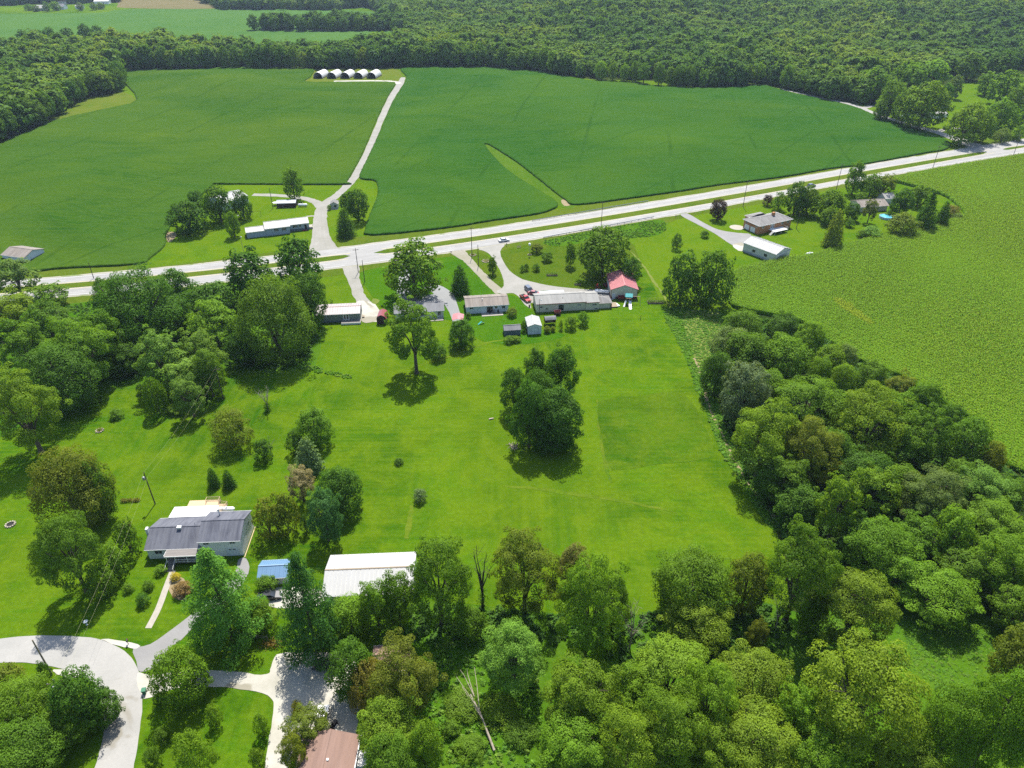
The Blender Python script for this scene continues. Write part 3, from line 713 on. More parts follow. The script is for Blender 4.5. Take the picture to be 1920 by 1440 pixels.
SOY_L = smooth_poly(pts([(-160, 522), (40, 512), (120, 504), (255, 497), (283, 484), (309, 462), (314, 436), (345, 388), (372, 372), (400, 348), (412, 346), (640, 347), (650, 342), (660, 326), (682, 284), (704, 231), (723, 190), (741, 159), (733, 155), (700, 154.5), (640, 155), (574, 154), (582, 145), (588, 131), (560, 129), (440, 127), (320, 130), (231, 131), (229, 150), (257, 188), (200, 205), (120, 223), (55, 248), (0, 272), (-160, 325)]), 3)
crop_field('soybean_field', SOY_L, 1.25, 0.75, M['soy_left'], 'green soybean field to the left of the pale farm lane')
SOY_R = smooth_poly(pts([(705, 341), (680, 337), (675, 328), (696, 284), (720, 231), (737, 191), (757, 159), (762, 144), (752, 129), (800, 126), (900, 127), (960, 128), (1040, 139), (1100, 151), (1170, 156), (1240, 162), (1300, 166), (1400, 163), (1430, 160), (1478, 174), (1590, 198), (1640, 217), (1700, 237), (1760, 258), (1782, 271), (1770, 282), (1740, 287), (1613, 310), (1557, 317), (1467, 333), (1347, 348), (1280, 359), (1180, 373), (1082, 385), (1060, 376), (1030, 353), (1000, 329), (966, 303), (922, 275), (908, 271), (928, 298), (960, 327), (1008, 357), (1046, 383), (1030, 396), (998, 404), (920, 415), (840, 428), (697, 442), (686, 428), (696, 398), (708, 366)]), 3)
crop_field('soybean_field', SOY_R, 1.25, 0.75, M['soy'], 'green soybean field split by the grassed waterway, right of the farm lane')

# ------------------------------------------------------------------ scattered ground cover (instanced, uncountable)
def scatter(name, XYZ, scale, rotz, idx, protos, label, cat, kind='stuff'):
    n = len(XYZ)
    me = bpy.data.meshes.new(name)
    me.vertices.add(n)
    me.vertices.foreach_set('co', np.asarray(XYZ, np.float32).ravel())
    for nm, typ, arr in (('scl', 'FLOAT_VECTOR', np.asarray(scale, np.float32)), ('rot', 'FLOAT_VECTOR', np.stack([np.zeros(n), np.zeros(n), rotz], 1).astype(np.float32))):
        a = me.attributes.new(nm, typ, 'POINT'); a.data.foreach_set('vector', arr.ravel())
    a = me.attributes.new('pick', 'INT', 'POINT'); a.data.foreach_set('value', np.asarray(idx, np.int32))
    col = bpy.data.collections.new(name + '_kinds')
    for p in protos: col.objects.link(p)
    ng = bpy.data.node_groups.new(name, 'GeometryNodeTree')
    ng.interface.new_socket('Geometry', in_out='INPUT', socket_type='NodeSocketGeometry')
    ng.interface.new_socket('Geometry', in_out='OUTPUT', socket_type='NodeSocketGeometry')
    gi = ng.nodes.new('NodeGroupInput'); go = ng.nodes.new('NodeGroupOutput')
    ip = ng.nodes.new('GeometryNodeInstanceOnPoints'); ci = ng.nodes.new('GeometryNodeCollectionInfo')
    ci.inputs['Collection'].default_value = col
    ci.inputs['Separate Children'].default_value = True
    ci.inputs['Reset Children'].default_value = True
    ip.inputs['Pick Instance'].default_value = True
    def attr(nm, dt):
        nd = ng.nodes.new('GeometryNodeInputNamedAttribute'); nd.data_type = dt; nd.inputs['Name'].default_value = nm
        return nd.outputs['Attribute']
    L = ng.links.new
    L(gi.outputs[0], ip.inputs['Points']); L(ci.outputs[0], ip.inputs['Instance'])
    L(attr('pick', 'INT'), ip.inputs['Instance Index']); L(attr('scl', 'FLOAT_VECTOR'), ip.inputs['Scale'])
    e2r = ng.nodes.new('FunctionNodeEulerToRotation')
    L(attr('rot', 'FLOAT_VECTOR'), e2r.inputs[0]); L(e2r.outputs[0], ip.inputs['Rotation'])
    L(ip.outputs[0], go.inputs[0])
    o = bpy.data.objects.new(name, me); COL.objects.link(o)
    md = o.modifiers.new('scatter', 'NODES'); md.node_group = ng
    return tag(o, label, cat, kind=kind)

def leaf_quads(C, N, S, aspect=0.62, fold=0.14, rs=rng):
    """diamond leaves: centre, normal, size -> vertices and quads"""
    n = len(C)
    N = N / (np.linalg.norm(N, axis=1)[:, None] + 1e-9)
    r = rs.normal(size=(n, 3))
    T = r - N * (r * N).sum(1)[:, None]
    T /= np.linalg.norm(T, axis=1)[:, None] + 1e-9
    B = np.cross(N, T)
    S = S[:, None]
    V = np.empty((n, 4, 3))
    V[:, 0] = C - T * S * 0.5
    V[:, 1] = C + B * S * aspect * 0.5 + N * S * fold
    V[:, 2] = C + T * S * 0.5
    V[:, 3] = C - B * S * aspect * 0.5 + N * S * fold
    return V.reshape(-1, 3), np.arange(4 * n).reshape(n, 4)

def proto(name, me):
    return bpy.data.objects.new(name, me)

def corn_proto(k, mat='corn'):
    rs = np.random.default_rng(100 + k)
    V = []; F = []; tint = []; mi = []
    for st in range(2):
        ox, oy = rs.uniform(-0.18, 0.18, 2)
        H = rs.uniform(1.9, 2.3)
        for j in range(7):
            a = rs.uniform(0, 6.28); h = H * (0.35 + 0.09 * j); L = rs.uniform(0.5, 0.75)
            d = np.array([math.cos(a), math.sin(a), 0]); s = np.array([-d[1], d[0], 0]) * 0.055
            p0 = np.array([ox, oy, h]); p1 = p0 + d * L * 0.5 + [0, 0, 0.22]; p2 = p0 + d * L + [0, 0, -0.1]
            b = len(V)
            V += [p0 - s, p0 + s, p1 + s * 1.4, p1 - s * 1.4, p2 + s * 0.3, p2 - s * 0.3]
            F += [(b, b + 1, b + 2, b + 3), (b + 3, b + 2, b + 4, b + 5)]
            tt = rs.uniform(); tint += [tt, tt]; mi += [0, 0]
        for j in range(3):
            a = rs.uniform(0, 6.28); b = len(V); d = np.array([math.cos(a), math.sin(a), 0])
            p = np.array([ox, oy, H]); s = np.array([-d[1], d[0], 0]) * 0.03
            V += [p - s, p + s, p + d * 0.16 + [0, 0, 0.34] + s, p + d * 0.16 + [0, 0, 0.34] - s]
            F += [(b, b + 1, b + 2, b + 3)]; tint.append(0.5); mi.append(1)
    me = np_mesh('corn_plant', np.array(V), F, M[mat], tint)
    me.materials.append(M['tassel'])
    me.polygons.foreach_set('material_index', np.array(mi, np.int32))
    return proto('corn_plant', me)
CORN = smooth_poly(pts([(1376, 513), (1420, 500), (1470, 489), (1523, 481), (1594, 459), (1665, 442), (1736, 427), (1780, 417), (1808, 406), (1796, 388), (1765, 366), (1690, 345), (1676, 337), (1780, 315), (1920, 293), (2080, 268), (2200, 420), (2200, 1000), (1960, 905), (1880, 868), (1850, 810), (1780, 765), (1700, 715), (1620, 684), (1550, 640), (1500, 605), (1420, 588), (1372, 575), (1362, 545)]), 3)
STREAK = smooth_poly(pts([(1560, 566), (1578, 570), (1608, 590), (1634, 612), (1626, 614), (1596, 598), (1570, 580)]), 3)
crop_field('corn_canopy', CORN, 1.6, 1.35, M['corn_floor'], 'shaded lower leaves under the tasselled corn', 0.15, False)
def corn_points():
    P = np.array(CORN)
    ang = -1.181
    c, s = math.cos(ang), math.sin(ang)
    Q = P @ np.array([[c, -s], [s, c]])
    u0, v0 = Q.min(0); u1, v1 = Q.max(0)
    U, V = np.meshgrid(np.arange(u0, u1, 0.55), np.arange(v0, v1, 1.10))
    U = U + rng.uniform(-0.14, 0.14, U.shape); V = V + rng.uniform(-0.04, 0.04, V.shape)
    X = (U * c - V * s).ravel(); Y = (U * s + V * c).ravel()
    D = depth_of(X, Y)
    vis = np.abs(X / D) < 0.92
    m = inside(X, Y, CORN) & vis
    X, Y = X[m], Y[m]
    keep = rng.uniform(size=len(X)) < np.clip(300 / depth_of(X, Y), 0.55, 1)
    return X[keep], Y[keep]
cx_, cy_ = corn_points()
nc = len(cx_)
grow = 0.93 + 0.09 * np.sin(cx_ * 0.05 + cy_ * 0.031) + 0.05 * np.sin(cx_ * 0.13 - cy_ * 0.09) + rng.uniform(-0.07, 0.07, nc)
scatter('corn_field', np.stack([cx_, cy_, np.zeros(nc)], 1), np.stack([grow * 1.15, grow * 1.15, grow], 1), rng.uniform(0, 6.28, nc), np.where(inside(cx_, cy_, STREAK), 4, rng.integers(0, 4, nc)), [corn_proto(k) for k in range(4)] + [corn_proto(9, 'corn_pale')], 'tasselled yellow-green corn standing in rows right of the houses', 'crop field')

def tuft_proto(k, mat, name='weed_tuft'):
    rs = np.random.default_rng(200 + k)
    n = 46
    th = rs.uniform(0, 6.28, n); ph = rs.uniform(0.05, 1.35, n)
    d = np.stack([np.cos(th) * np.sin(ph), np.sin(th) * np.sin(ph), np.cos(ph)], 1)
    C = d * rs.uniform(0.35, 0.65, (n, 1)) * np.array([1, 1, 0.9]); C[:, 2] += 0.1
    V, F = leaf_quads(C, d * 0.7 + [0, 0, 0.5] + rs.normal(size=(n, 3)) * 0.4, rs.uniform(0.28, 0.5, n), rs=rs)
    return proto(name, np_mesh(name, V, F, mat, rs.uniform(size=n)))
def poly_points(poly, spacing, jitter=0.45):
    P = np.array(poly); x0, y0 = P.min(0); x1, y1 = P.max(0)
    X, Y = np.meshgrid(np.arange(x0, x1, spacing), np.arange(y0, y1, spacing))
    X = (X + rng.uniform(-jitter, jitter, X.shape) * spacing).ravel(); Y = (Y + rng.uniform(-jitter, jitter, Y.shape) * spacing).ravel()
    m = inside(X, Y, poly)
    return X[m], Y[m]
def weeds(name, poly_px, spacing, lo, hi, label, mat, thin=0.0, seed=0):
    X, Y = poly_points(smooth_poly(pts(poly_px), 3), spacing)
    g = 0.5 + 0.5 * np.sin(X * 0.23 + seed) * np.sin(Y * 0.31 + seed * 2) + rng.uniform(-0.3, 0.3, len(X))
    m = g > thin
    X, Y = X[m], Y[m]; n = len(X)
    s = rng.uniform(lo, hi, n)
    return scatter(name, np.stack([X, Y, np.zeros(n)], 1), np.stack([s, s, s * (rng.uniform(0.35, 0.65, n) if seed in (1, 4) else rng.uniform(0.6, 1.1, n))], 1), rng.uniform(0, 6.28, n), rng.integers(0, 3, n), [tuft_proto(seed * 10 + k, mat) for k in range(3)], label, 'undergrowth')
weeds('weeds', WEED_STRIP, 0.8, 0.5, 1.05, 'tall green weeds filling the ditch beside the big lawn', M['weed'], -0.05, 1)
weeds('weeds', [(1020, 452), (1120, 432), (1225, 413), (1248, 418), (1238, 440), (1180, 447), (1090, 456), (1046, 462)], 1.1, 0.5, 1.2, 'rough weeds in the ditch below the guard rail', M['weed'], 0.35, 2)
weeds('weeds', [(780, 1200), (850, 1190), (930, 1190), (1000, 1200), (1010, 1300), (1000, 1440), (830, 1460), (800, 1360), (790, 1270)], 1.0, 0.5, 1.2, 'bright green weeds among the shrubs at the bottom middle', M['weed'], 0.2, 3)
weeds('weeds', [(1480, 1180), (1620, 1150), (1790, 1160), (1900, 1190), (1850, 1320), (1790, 1340), (1720, 1260), (1560, 1260), (1440, 1290), (1400, 1260)], 0.6, 0.3, 0.65, 'bright green weeds in the openings between the lower right trees', M['weed'], 0.1, 4)
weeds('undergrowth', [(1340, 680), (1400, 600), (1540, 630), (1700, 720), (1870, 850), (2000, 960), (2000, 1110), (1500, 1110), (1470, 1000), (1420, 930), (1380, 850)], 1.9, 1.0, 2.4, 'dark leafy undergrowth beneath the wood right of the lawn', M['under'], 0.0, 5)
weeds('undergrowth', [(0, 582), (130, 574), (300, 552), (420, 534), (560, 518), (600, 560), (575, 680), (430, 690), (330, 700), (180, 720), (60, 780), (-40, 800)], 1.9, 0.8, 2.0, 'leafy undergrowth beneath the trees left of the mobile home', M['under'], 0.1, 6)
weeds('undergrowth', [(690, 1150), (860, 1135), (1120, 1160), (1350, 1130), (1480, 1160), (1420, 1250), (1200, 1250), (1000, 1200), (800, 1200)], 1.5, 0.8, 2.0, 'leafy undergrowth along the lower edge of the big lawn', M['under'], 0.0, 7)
weeds('weeds', [(545, 680), (575, 682), (620, 695), (662, 706), (650, 710), (600, 700), (555, 690)], 0.8, 0.5, 0.9, 'narrow row of garden weeds across the lawn', M['weed'], 0.0, 8)

# ------------------------------------------------------------------ buildings
def face_frame(face, L, W):
    if face == 'F': return Vector((-L / 2, -W / 2, 0)), Vector((1, 0, 0)), Vector((0, -1, 0)), L
    if face == 'B': return Vector((L / 2, W / 2, 0)), Vector((-1, 0, 0)), Vector((0, 1, 0)), L
    if face == 'R': return Vector((L / 2, -W / 2, 0)), Vector((0, 1, 0)), Vector((1, 0, 0)), W
    return Vector((-L / 2, W / 2, 0)), Vector((0, -1, 0)), Vector((-1, 0, 0)), W
def panel_box(mb, fr, u, z, w, h, a, b):
    """box on a wall face from offset a to b outwards; u = left edge, z = bottom"""
    o, d, n, _ = fr
    vs = []
    for dn in (a, b):
        for (uu, zz) in ((u, z), (u + w, z), (u + w, z + h), (u, z + h)):
            p = o + d * uu + n * dn; vs.append((p.x, p.y, zz))
    mb.add(vs, [(0, 3, 2, 1), (4, 5, 6, 7), (0, 1, 5, 4), (1, 2, 6, 5), (2, 3, 7, 6), (3, 0, 4, 7)])
def add_window(root, fr, u, z, w, h, trim=None, shutters=None, bars=1, name='window'):
    mb = MB(); t = 0.08
    panel_box(mb, fr, u - t, z - t, w + 2 * t, t, 0.003, 0.07); panel_box(mb, fr, u - t, z + h, w + 2 * t, t, 0.003, 0.07)
    panel_box(mb, fr, u - t, z + 0.001, t, h - 0.002, 0.003, 0.07); panel_box(mb, fr, u + w, z + 0.001, t, h - 0.002, 0.003, 0.07)
    for k in range(bars): panel_box(mb, fr, u + w * (k + 1) / (bars + 1) - 0.025, z + 0.001, 0.05, h - 0.002, 0.004, 0.055)
    f = mb.build(name, trim or M['whitetrim'], root)
    p = MB(); panel_box(p, fr, u + 0.002, z + 0.002, w - 0.004, h - 0.004, 0.005, 0.03)
    p.build('pane', M['glass'], f)
    if shutters:
        for uu in (u - t - 0.36, u + w + t + 0.01):
            s = MB(); panel_box(s, fr, uu, z - 0.05, 0.35, h + 0.1, 0.003, 0.05); s.build('shutter', shutters, root)
def add_door(root, fr, u, w, h, mat, z=0.05, trim=None, glass=False, name='door', leaves=1):
    mb = MB(); t = 0.09
    panel_box(mb, fr, u - t, z, t, h + t, 0.003, 0.08); panel_box(mb, fr, u + w, z, t, h + t, 0.003, 0.08); panel_box(mb, fr, u + 0.001, z + h, w - 0.002, t, 0.003, 0.08)
    fo = mb.build('door_frame', trim or M['whitetrim'], root)
    for k in range(leaves):
        d = MB(); lw = w / leaves
        panel_box(d, fr, u + k * lw + 0.006, z, lw - 0.012, h - 0.006, 0.004, 0.05)
        do = d.build(name, mat, root)
        kb = MB(); panel_box(kb, fr, u + k * lw + lw * 0.84, z + h * 0.45, 0.07, 0.12, 0.052, 0.10); kb.build('handle', M['steel'], do)
        if glass:
            g = MB(); panel_box(g, fr, u + k * lw + lw * 0.18, z + h * 0.16, lw * 0.64, h * 0.74, 0.051, 0.06); g.build('pane', M['glass'], do)
def add_garage(root, fr, u, w, h, mat, z=0.05, n=4, lights=True):
    for k in range(n):
        p = MB(); panel_box(p, fr, u, z + h * k / n + 0.006, w, h / n - 0.012, 0.003, 0.06)
        p.build('garage_door_panel', mat, root)
    if lights:
        for k in range(2):
            g = MB(); panel_box(g, fr, u + w * (0.22 + 0.33 * k), z + h * 0.80, w * 0.2, h * 0.1, 0.063, 0.075); g.build('pane', M['dark'], root)
    mb = MB(); t = 0.1
    panel_box(mb, fr, u - t - 0.01, z, t, h + t, 0.003, 0.08); panel_box(mb, fr, u + w + 0.01, z, t, h + t, 0.003, 0.08); panel_box(mb, fr, u - 0.009, z + h + 0.01, w + 0.018, t, 0.003, 0.08)
    mb.build('door_frame', M['whitetrim'], root)

def roof_slab(mb, quad, th):
    """quad: four points eave-left, eave-right, ridge-right, ridge-left; slab of thickness th below it"""
    q = [Vector(p) for p in quad]
    n = (q[1] - q[0]).cross(q[3] - q[0]).normalized()
    if n.z < 0: n = -n
    mb.add([tuple(p) for p in q] + [tuple(p - n * th) for p in q], [(0, 1, 2, 3), (7, 6, 5, 4), (0, 4, 5, 1), (1, 5, 6, 2), (2, 6, 7, 3), (3, 7, 4, 0)])
def paneled(root, quad, n, th, mat, name='roof_panel', rib=0.035):
    q = [Vector(p) for p in quad]
    nn = (q[1] - q[0]).cross(q[3] - q[0]).normalized()
    if nn.z < 0: nn = -nn
    for k in range(n):
        a, b = k / n, (k + 1) / n - 0.004
        e0 = q[0].lerp(q[1], a); e1 = q[0].lerp(q[1], b); r0 = q[3].lerp(q[2], a); r1 = q[3].lerp(q[2], b)
        mb = MB(); roof_slab(mb, (e0, e1, r1, r0), th)
        dx = (e1 - e0).normalized() * 0.07
        for (s0, s1) in ((e0, r0), (e0.lerp(e1, 0.5) , r0.lerp(r1, 0.5))):
            roof_slab(mb, (s0 + nn * rib, s0 + dx + nn * rib, s1 + dx + nn * rib, s1 + nn * rib), rib - 0.003)
        mb.build(name, mat, root)

def frame_from(FL, FR, W, z=0.0):
    a = Vector((*at(*FL, z), 0)); b = Vector((*at(*FR, z), 0))
    d = b - a; yaw = math.atan2(d.y, d.x); L = d.length
    n = Vector((-math.sin(yaw), math.cos(yaw), 0))
    c = (a + b) / 2 + n * W / 2
    return c, yaw, L

def gable_parts(root, L, W, h, rise, wall, roof, axis='x', over=0.4, z0=0.0, off=(0, 0), panels=0, skirt=None, ridge_mat=None, end_over=None, roof_name='roof', th=0.12, front_run=None, trim=None):
    """walls with gables and a two-slope roof; axis = direction of the ridge"""
    ox, oy = off
    mb = MB()
    e = 0.02
    if axis == 'x':
        poly = [(-W / 2, z0), (W / 2, z0), (W / 2, h), (0, h + rise - e), (-W / 2, h)]
        mb.prism([(a + oy, b) for a, b in poly], -L / 2 + ox, L / 2 + ox, 'X')
    else:
        poly = [(-L / 2, z0), (L / 2, z0), (L / 2, h), (0, h + rise - e), (-L / 2, h)]
        mb.prism([(a + ox, b) for a, b in poly], -W / 2 + oy, W / 2 + oy, 'Y')
    mb.build('wall', wall, root)
    if skirt:
        k = MB(); k.box((ox, oy, z0 + skirt[1] / 2), (L + 0.06, W + 0.06, skirt[1])); k.build('wall_skirt', skirt[0], root)
    eo = over if end_over is None else end_over
    half = (W if axis == 'x' else L) / 2
    ln = (L if axis == 'x' else W) / 2 + eo
    sl = rise / half
    zr = h + rise + 0.10; ze = h - over * sl + 0.10
    hr = half + over
    def P(along, across, z):
        return (along + ox, across + oy, z) if axis == 'x' else (across + ox, along + oy, z)
    for sgn in (-1, 1):
        quad = [P(-ln, sgn * hr, ze), P(ln, sgn * hr, ze), P(ln, sgn * 0.004, zr), P(-ln, sgn * 0.004, zr)]
        if panels: paneled(root, quad, panels, th, roof)
        else:
            r = MB(); roof_slab(r, quad, th); r.build(roof_name, roof, root)
        # eave fascia
        f = MB(); q0, q1 = P(-ln, sgn * (hr + 0.03), ze - 0.12), P(ln, sgn * (hr + 0.03), ze - 0.12)
        c = [(a + b) / 2 for a, b in zip(q0, q1)]
        f.box(c, (2 * ln, 0.05, 0.2) if axis == 'x' else (0.05, 2 * ln, 0.2)); f.build('fascia', trim or M['whitetrim'], root)
    rc = MB(); c = P(0, 0, zr + 0.02)
    rc.box(c, (2 * ln, 0.32, 0.07) if axis == 'x' else (0.32, 2 * ln, 0.07)); rc.build('ridge_cap', ridge_mat or roof, root)

def house(name, label, cat, FL, FR, W, h, rise, wall, roof, axis='x', z=0.0, group=None, **kw):
    c, yaw, L = frame_from(FL, FR, W, z)
    root = empty(name, (c.x, c.y, 0), yaw, label, cat, group)
    gable_parts(root, L, W, h, rise, wall, roof, axis, **kw)
    return root, L, W
def pipe(root, x, y, z0, z1, r=0.12, mat=None, name='chimney'):
    return MB().lathe([(r, z0), (r, z1 - 0.15), (r * 1.7, z1 - 0.15), (r * 1.7, z1)], (x, y, 0), 10).build(name, mat or M['whitetrim'], root)

# --- split-level house by the street
def split_level():
    W = 8.6
    c, yaw, L = frame_from((281, 1048), (458, 1041), W)
    root = empty('house', (c.x, c.y, 0), yaw, 'white split-level house with charcoal shingle roof beside the tan sun deck', 'house')
    Ll = L * 0.565; Lr = L - Ll
    xl = -L / 2 + Ll / 2; xr = L / 2 - Lr / 2
    def section(ox, ln, h, rise, front, back, yo):
        # asymmetric eaves: the front one shelters the entry
        mb = MB(); mb.prism([(-W / 2 + yo, 0), (W / 2, 0), (W / 2, h), (0, h + rise - 0.03), (-W / 2 + yo, h)], -ln / 2 + ox, ln / 2 + ox, 'X'); mb.build('wall', M['white'], root)
        sl = rise / (W / 2)
        zr = h + rise + 0.1
        hl = ln / 2 + 0.22
        for sg, run in ((-1, W / 2 + front), (1, W / 2 + back)):
            r = MB(); ze = zr - sl * run
            roof_slab(r, [(-hl + ox, sg * run, ze), (hl + ox, sg * run, ze), (hl + ox, sg * 0.004, zr), (-hl + ox, sg * 0.004, zr)], 0.14)
            r.build('roof', M['shingle_dark'], root)
            f = MB(); f.box((ox, sg * (run + 0.03), ze - 0.1), (2 * hl, 0.05, 0.2)); f.build('gutter', M['whitetrim'], root)
        rc = MB(); rc.box((ox, 0, zr + 0.02), (2 * hl, 0.3, 0.06)); rc.build('ridge_cap', M['shingle_dark'], root)
        return zr, sl
    zl, sl = section(xl, Ll - 0.02, 3.3, 1.75, 0.55, 0.5, 0.0)
    zr, sr = section(xr, Lr - 0.02, 4.7, 1.75, 0.35, 0.45, 0.0)
    FLf = face_frame('F', L, W)
    add_window(root, FLf, 1.6, 1.5, 1.5, 1.25, bars=1)
    add_window(root, FLf, Ll + 0.9, 3.65, 1.1, 0.5); add_window(root, FLf, L - 2.3, 3.65, 1.1, 0.5)
    add_window(root, FLf, Ll + 1.0, 1.2, 1.2, 0.9)
    add_garage(root, FLf, L - 3.5, 2.7, 2.2, M['palewall'], 0.05)
    fr = face_frame('R', L, W)
    add_window(root, fr, 5.6, 3.2, 0.9, 0.9)
    # porch roof, posts, steps
    px0, px1 = -L / 2 + Ll * 0.40, -L / 2 + Ll - 0.25
    ze = zl - sl * (W / 2 + 0.5)
    pr = MB(); roof_slab(pr, [(px0, -W / 2 - 2.3, ze - 0.38), (px1, -W / 2 - 2.3, ze - 0.38), (px1, -W / 2 - 0.56, ze - 0.04), (px0, -W / 2 - 0.56, ze - 0.04)], 0.12)
    pr.build('porch_roof', M['greyboards'], root)
    pf = MB(); pf.box(((px0 + px1) / 2, -W / 2 - 2.34, ze - 0.48), (px1 - px0 + 0.1, 0.07, 0.26)); pf.box((px0 - 0.04, -W / 2 - 1.42, ze - 0.3), (0.07, 1.78, 0.26)); pf.build('porch_fascia', M['whitetrim'], root)
    fl = MB(); fl.box(((px0 + px1) / 2, -W / 2 - 1.1, 0.75), (px1 - px0, 2.19, 0.14)); fl.build('porch_floor', M['greyboards'], root)
    for x in (px0 + 0.2, px0 + 2.0, (px0 + px1) / 2 + 1.2, px1 - 0.15):
        p = MB(); p.box((x, -W / 2 - 2.12, (0.83 + ze - 0.5) / 2), (0.14, 0.14, ze - 0.5 - 0.83)); p.build('porch_post', M['whitetrim'], root)
    rl = MB(); rl.box(((px0 + 2.0 + px1) / 2, -W / 2 - 2.12, 1.65), (px1 - px0 - 2.3, 0.07, 0.09)); rl.box(((px0 + 2.0 + px1) / 2, -W / 2 - 2.12, 1.0), (px1 - px0 - 2.3, 0.06, 0.07))
    for k in range(14): rl.box((px0 + 2.2 + k * (px1 - px0 - 2.5) / 13, -W / 2 - 2.12, 1.3), (0.04, 0.04, 0.6))
    rl.build('porch_railing', M['whitetrim'], root)
    for k in range(6):
        s = MB(); s.box((px0 + 1.05, -W / 2 - 2.34 - k * 0.3, 0.72 - k * 0.125 - 0.02), (1.5, 0.29, 0.06)); s.build('step', M['greyboards'], root)
    for x in (px0 + 0.22, px0 + 1.88):
        h = MB(); h.tube([(x, -W / 2 - 2.2, 1.65), (x, -W / 2 - 4.1, 0.95)], 0.045, 6); h.box((x, -W / 2 - 4.05, 0.5), (0.09, 0.09, 0.95)); h.build('handrail', M['whitetrim'], root)
    add_door(root, face_frame('F', L, W), Ll * 0.40 + 0.55, 1.0, 2.05, M['ivory'], 0.83)
    # roof furniture
    ch = MB(); ch.box((-L / 2 - 0.35, -0.9, 2.9), (0.5, 0.8, 5.8)); ch.build('chimney', M['whitetrim'], root)
    v = MB(); v.box((xl + 0.6, -0.5, zl + 0.12), (0.9, 0.7, 0.5)); v.build('roof_vent', M['whitetrim'], root)
    pipe(root, xr - 1.6, 2.6, zr - sr * 2.6 - 0.1, zr + 0.9, 0.16)
    MB().tube([(xl + 3.5, 0.6, zl - 0.2), (xl + 3.5, 0.6, zl + 0.45)], 0.05, 6).build('vent_pipe', M['steel'], root)
    kb = MB(); kb.box((L / 2 + 0.3, -0.4, 0.1), (0.16, W + 0.6, 0.18)); kb.build('timber_edging', M['wood'], root)
    # sunroom with flat white roof behind
    sx0, sx1 = -L / 2 + 1.6, -L / 2 + Ll + 0.3
    sr_ = MB(); sr_.box(((sx0 + sx1) / 2, W / 2 + 2.35, 1.35), (sx1 - sx0 - 0.5, 3.6, 2.7)); sr_.build('sunroom_wall', M['white'], root)
    q = MB(); roof_slab(q, [(sx0, W / 2 + 4.4, 2.95), (sx1, W / 2 + 4.4, 2.95), (sx1, W / 2 + 0.52, 3.32), (sx0, W / 2 + 0.52, 3.32)], 0.1); q.build('sunroom_roof', M['fabric'], root)
    return root, L, W, Ll
_, hL, hW, hLl = split_level()
def sun_deck():
    c, yaw, L = frame_from((281, 1048), (458, 1041), 8.6)
    root = empty('deck', (c.x, c.y, 0), yaw, 'new tan timber deck with railings behind the white split-level house', 'deck')
    x0, x1, y0, y1, z = -L / 2 + 3.2, -L / 2 + 10.3, 4.3 + 4.5, 4.3 + 8.6, 0.95
    n = 26
    for k in range(n):
        b = MB(); b.box(((x0 + x1) / 2, y0 + (k + 0.5) * (y1 - y0) / n, z), (x1 - x0, (y1 - y0) / n - 0.012, 0.05)); b.build('deck_board', M['wood'], root)
    fr = MB()
    fr.box(((x0 + x1) / 2, y0 - 0.02, z - 0.17), (x1 - x0, 0.06, 0.24)); fr.box(((x0 + x1) / 2, y1 + 0.03, z - 0.17), (x1 - x0, 0.06, 0.24))
    fr.box((x0 - 0.03, (y0 + y1) / 2, z - 0.17), (0.06, y1 - y0, 0.24)); fr.box((x1 + 0.03, (y0 + y1) / 2, z - 0.17), (0.06, y1 - y0, 0.24))
    fr.build('deck_frame', M['rawwood'], root)
    for x in (x0 + 0.2, (x0 + x1) / 2, x1 - 0.2):
        for y in (y0 + 0.2, y1 - 0.2):
            p = MB(); p.box((x, y, 0.38), (0.14, 0.14, 0.76)); p.build('deck_post', M['rawwood'], root)
    def rail(P):
        r = MB()
        for a, b in zip(P[:-1], P[1:]):
            r.tube([(a[0], a[1], z + 0.95), (b[0], b[1], z + 0.95)], 0.06, 4); r.tube([(a[0], a[1], z + 0.2), (b[0], b[1], z + 0.2)], 0.045, 4)
            m = max(2, int(math.dist(a, b) / 0.3))
            for k in range(m + 1):
                t = k / m; r.box((a[0] + (b[0] - a[0]) * t, a[1] + (b[1] - a[1]) * t, z + 0.5), (0.05, 0.05, 0.9))
        r.build('railing', M['wood'], root)
    rail([(x1 - 3.0, y1 - 1.2), (x1 - 3.0, y1), (x1, y1), (x1, y1 - 1.4)])
    rail([(x1, y1 - 1.4), (x1 + 2.2, y1 - 1.8), (x1 + 1.2, y0 - 0.6)])
    ex = MB(); ex.prism([(x1, y1 - 1.4), (x1 + 2.2, y1 - 1.8), (x1 + 1.2, y0 - 0.6), (x1 + 0.07, y0 - 0.3)], z - 0.03, z + 0.03, 'Z'); ex.build('deck_landing', M['wood'], root)
    for k in range(4):
        s = MB(); s.box((x1 + 1.75 + k * 0.28, y0 + 0.1, z - 0.15 - k * 0.2), (0.3, 1.3, 0.05), 0.25); s.build('step', M['wood'], root)
sun_deck()

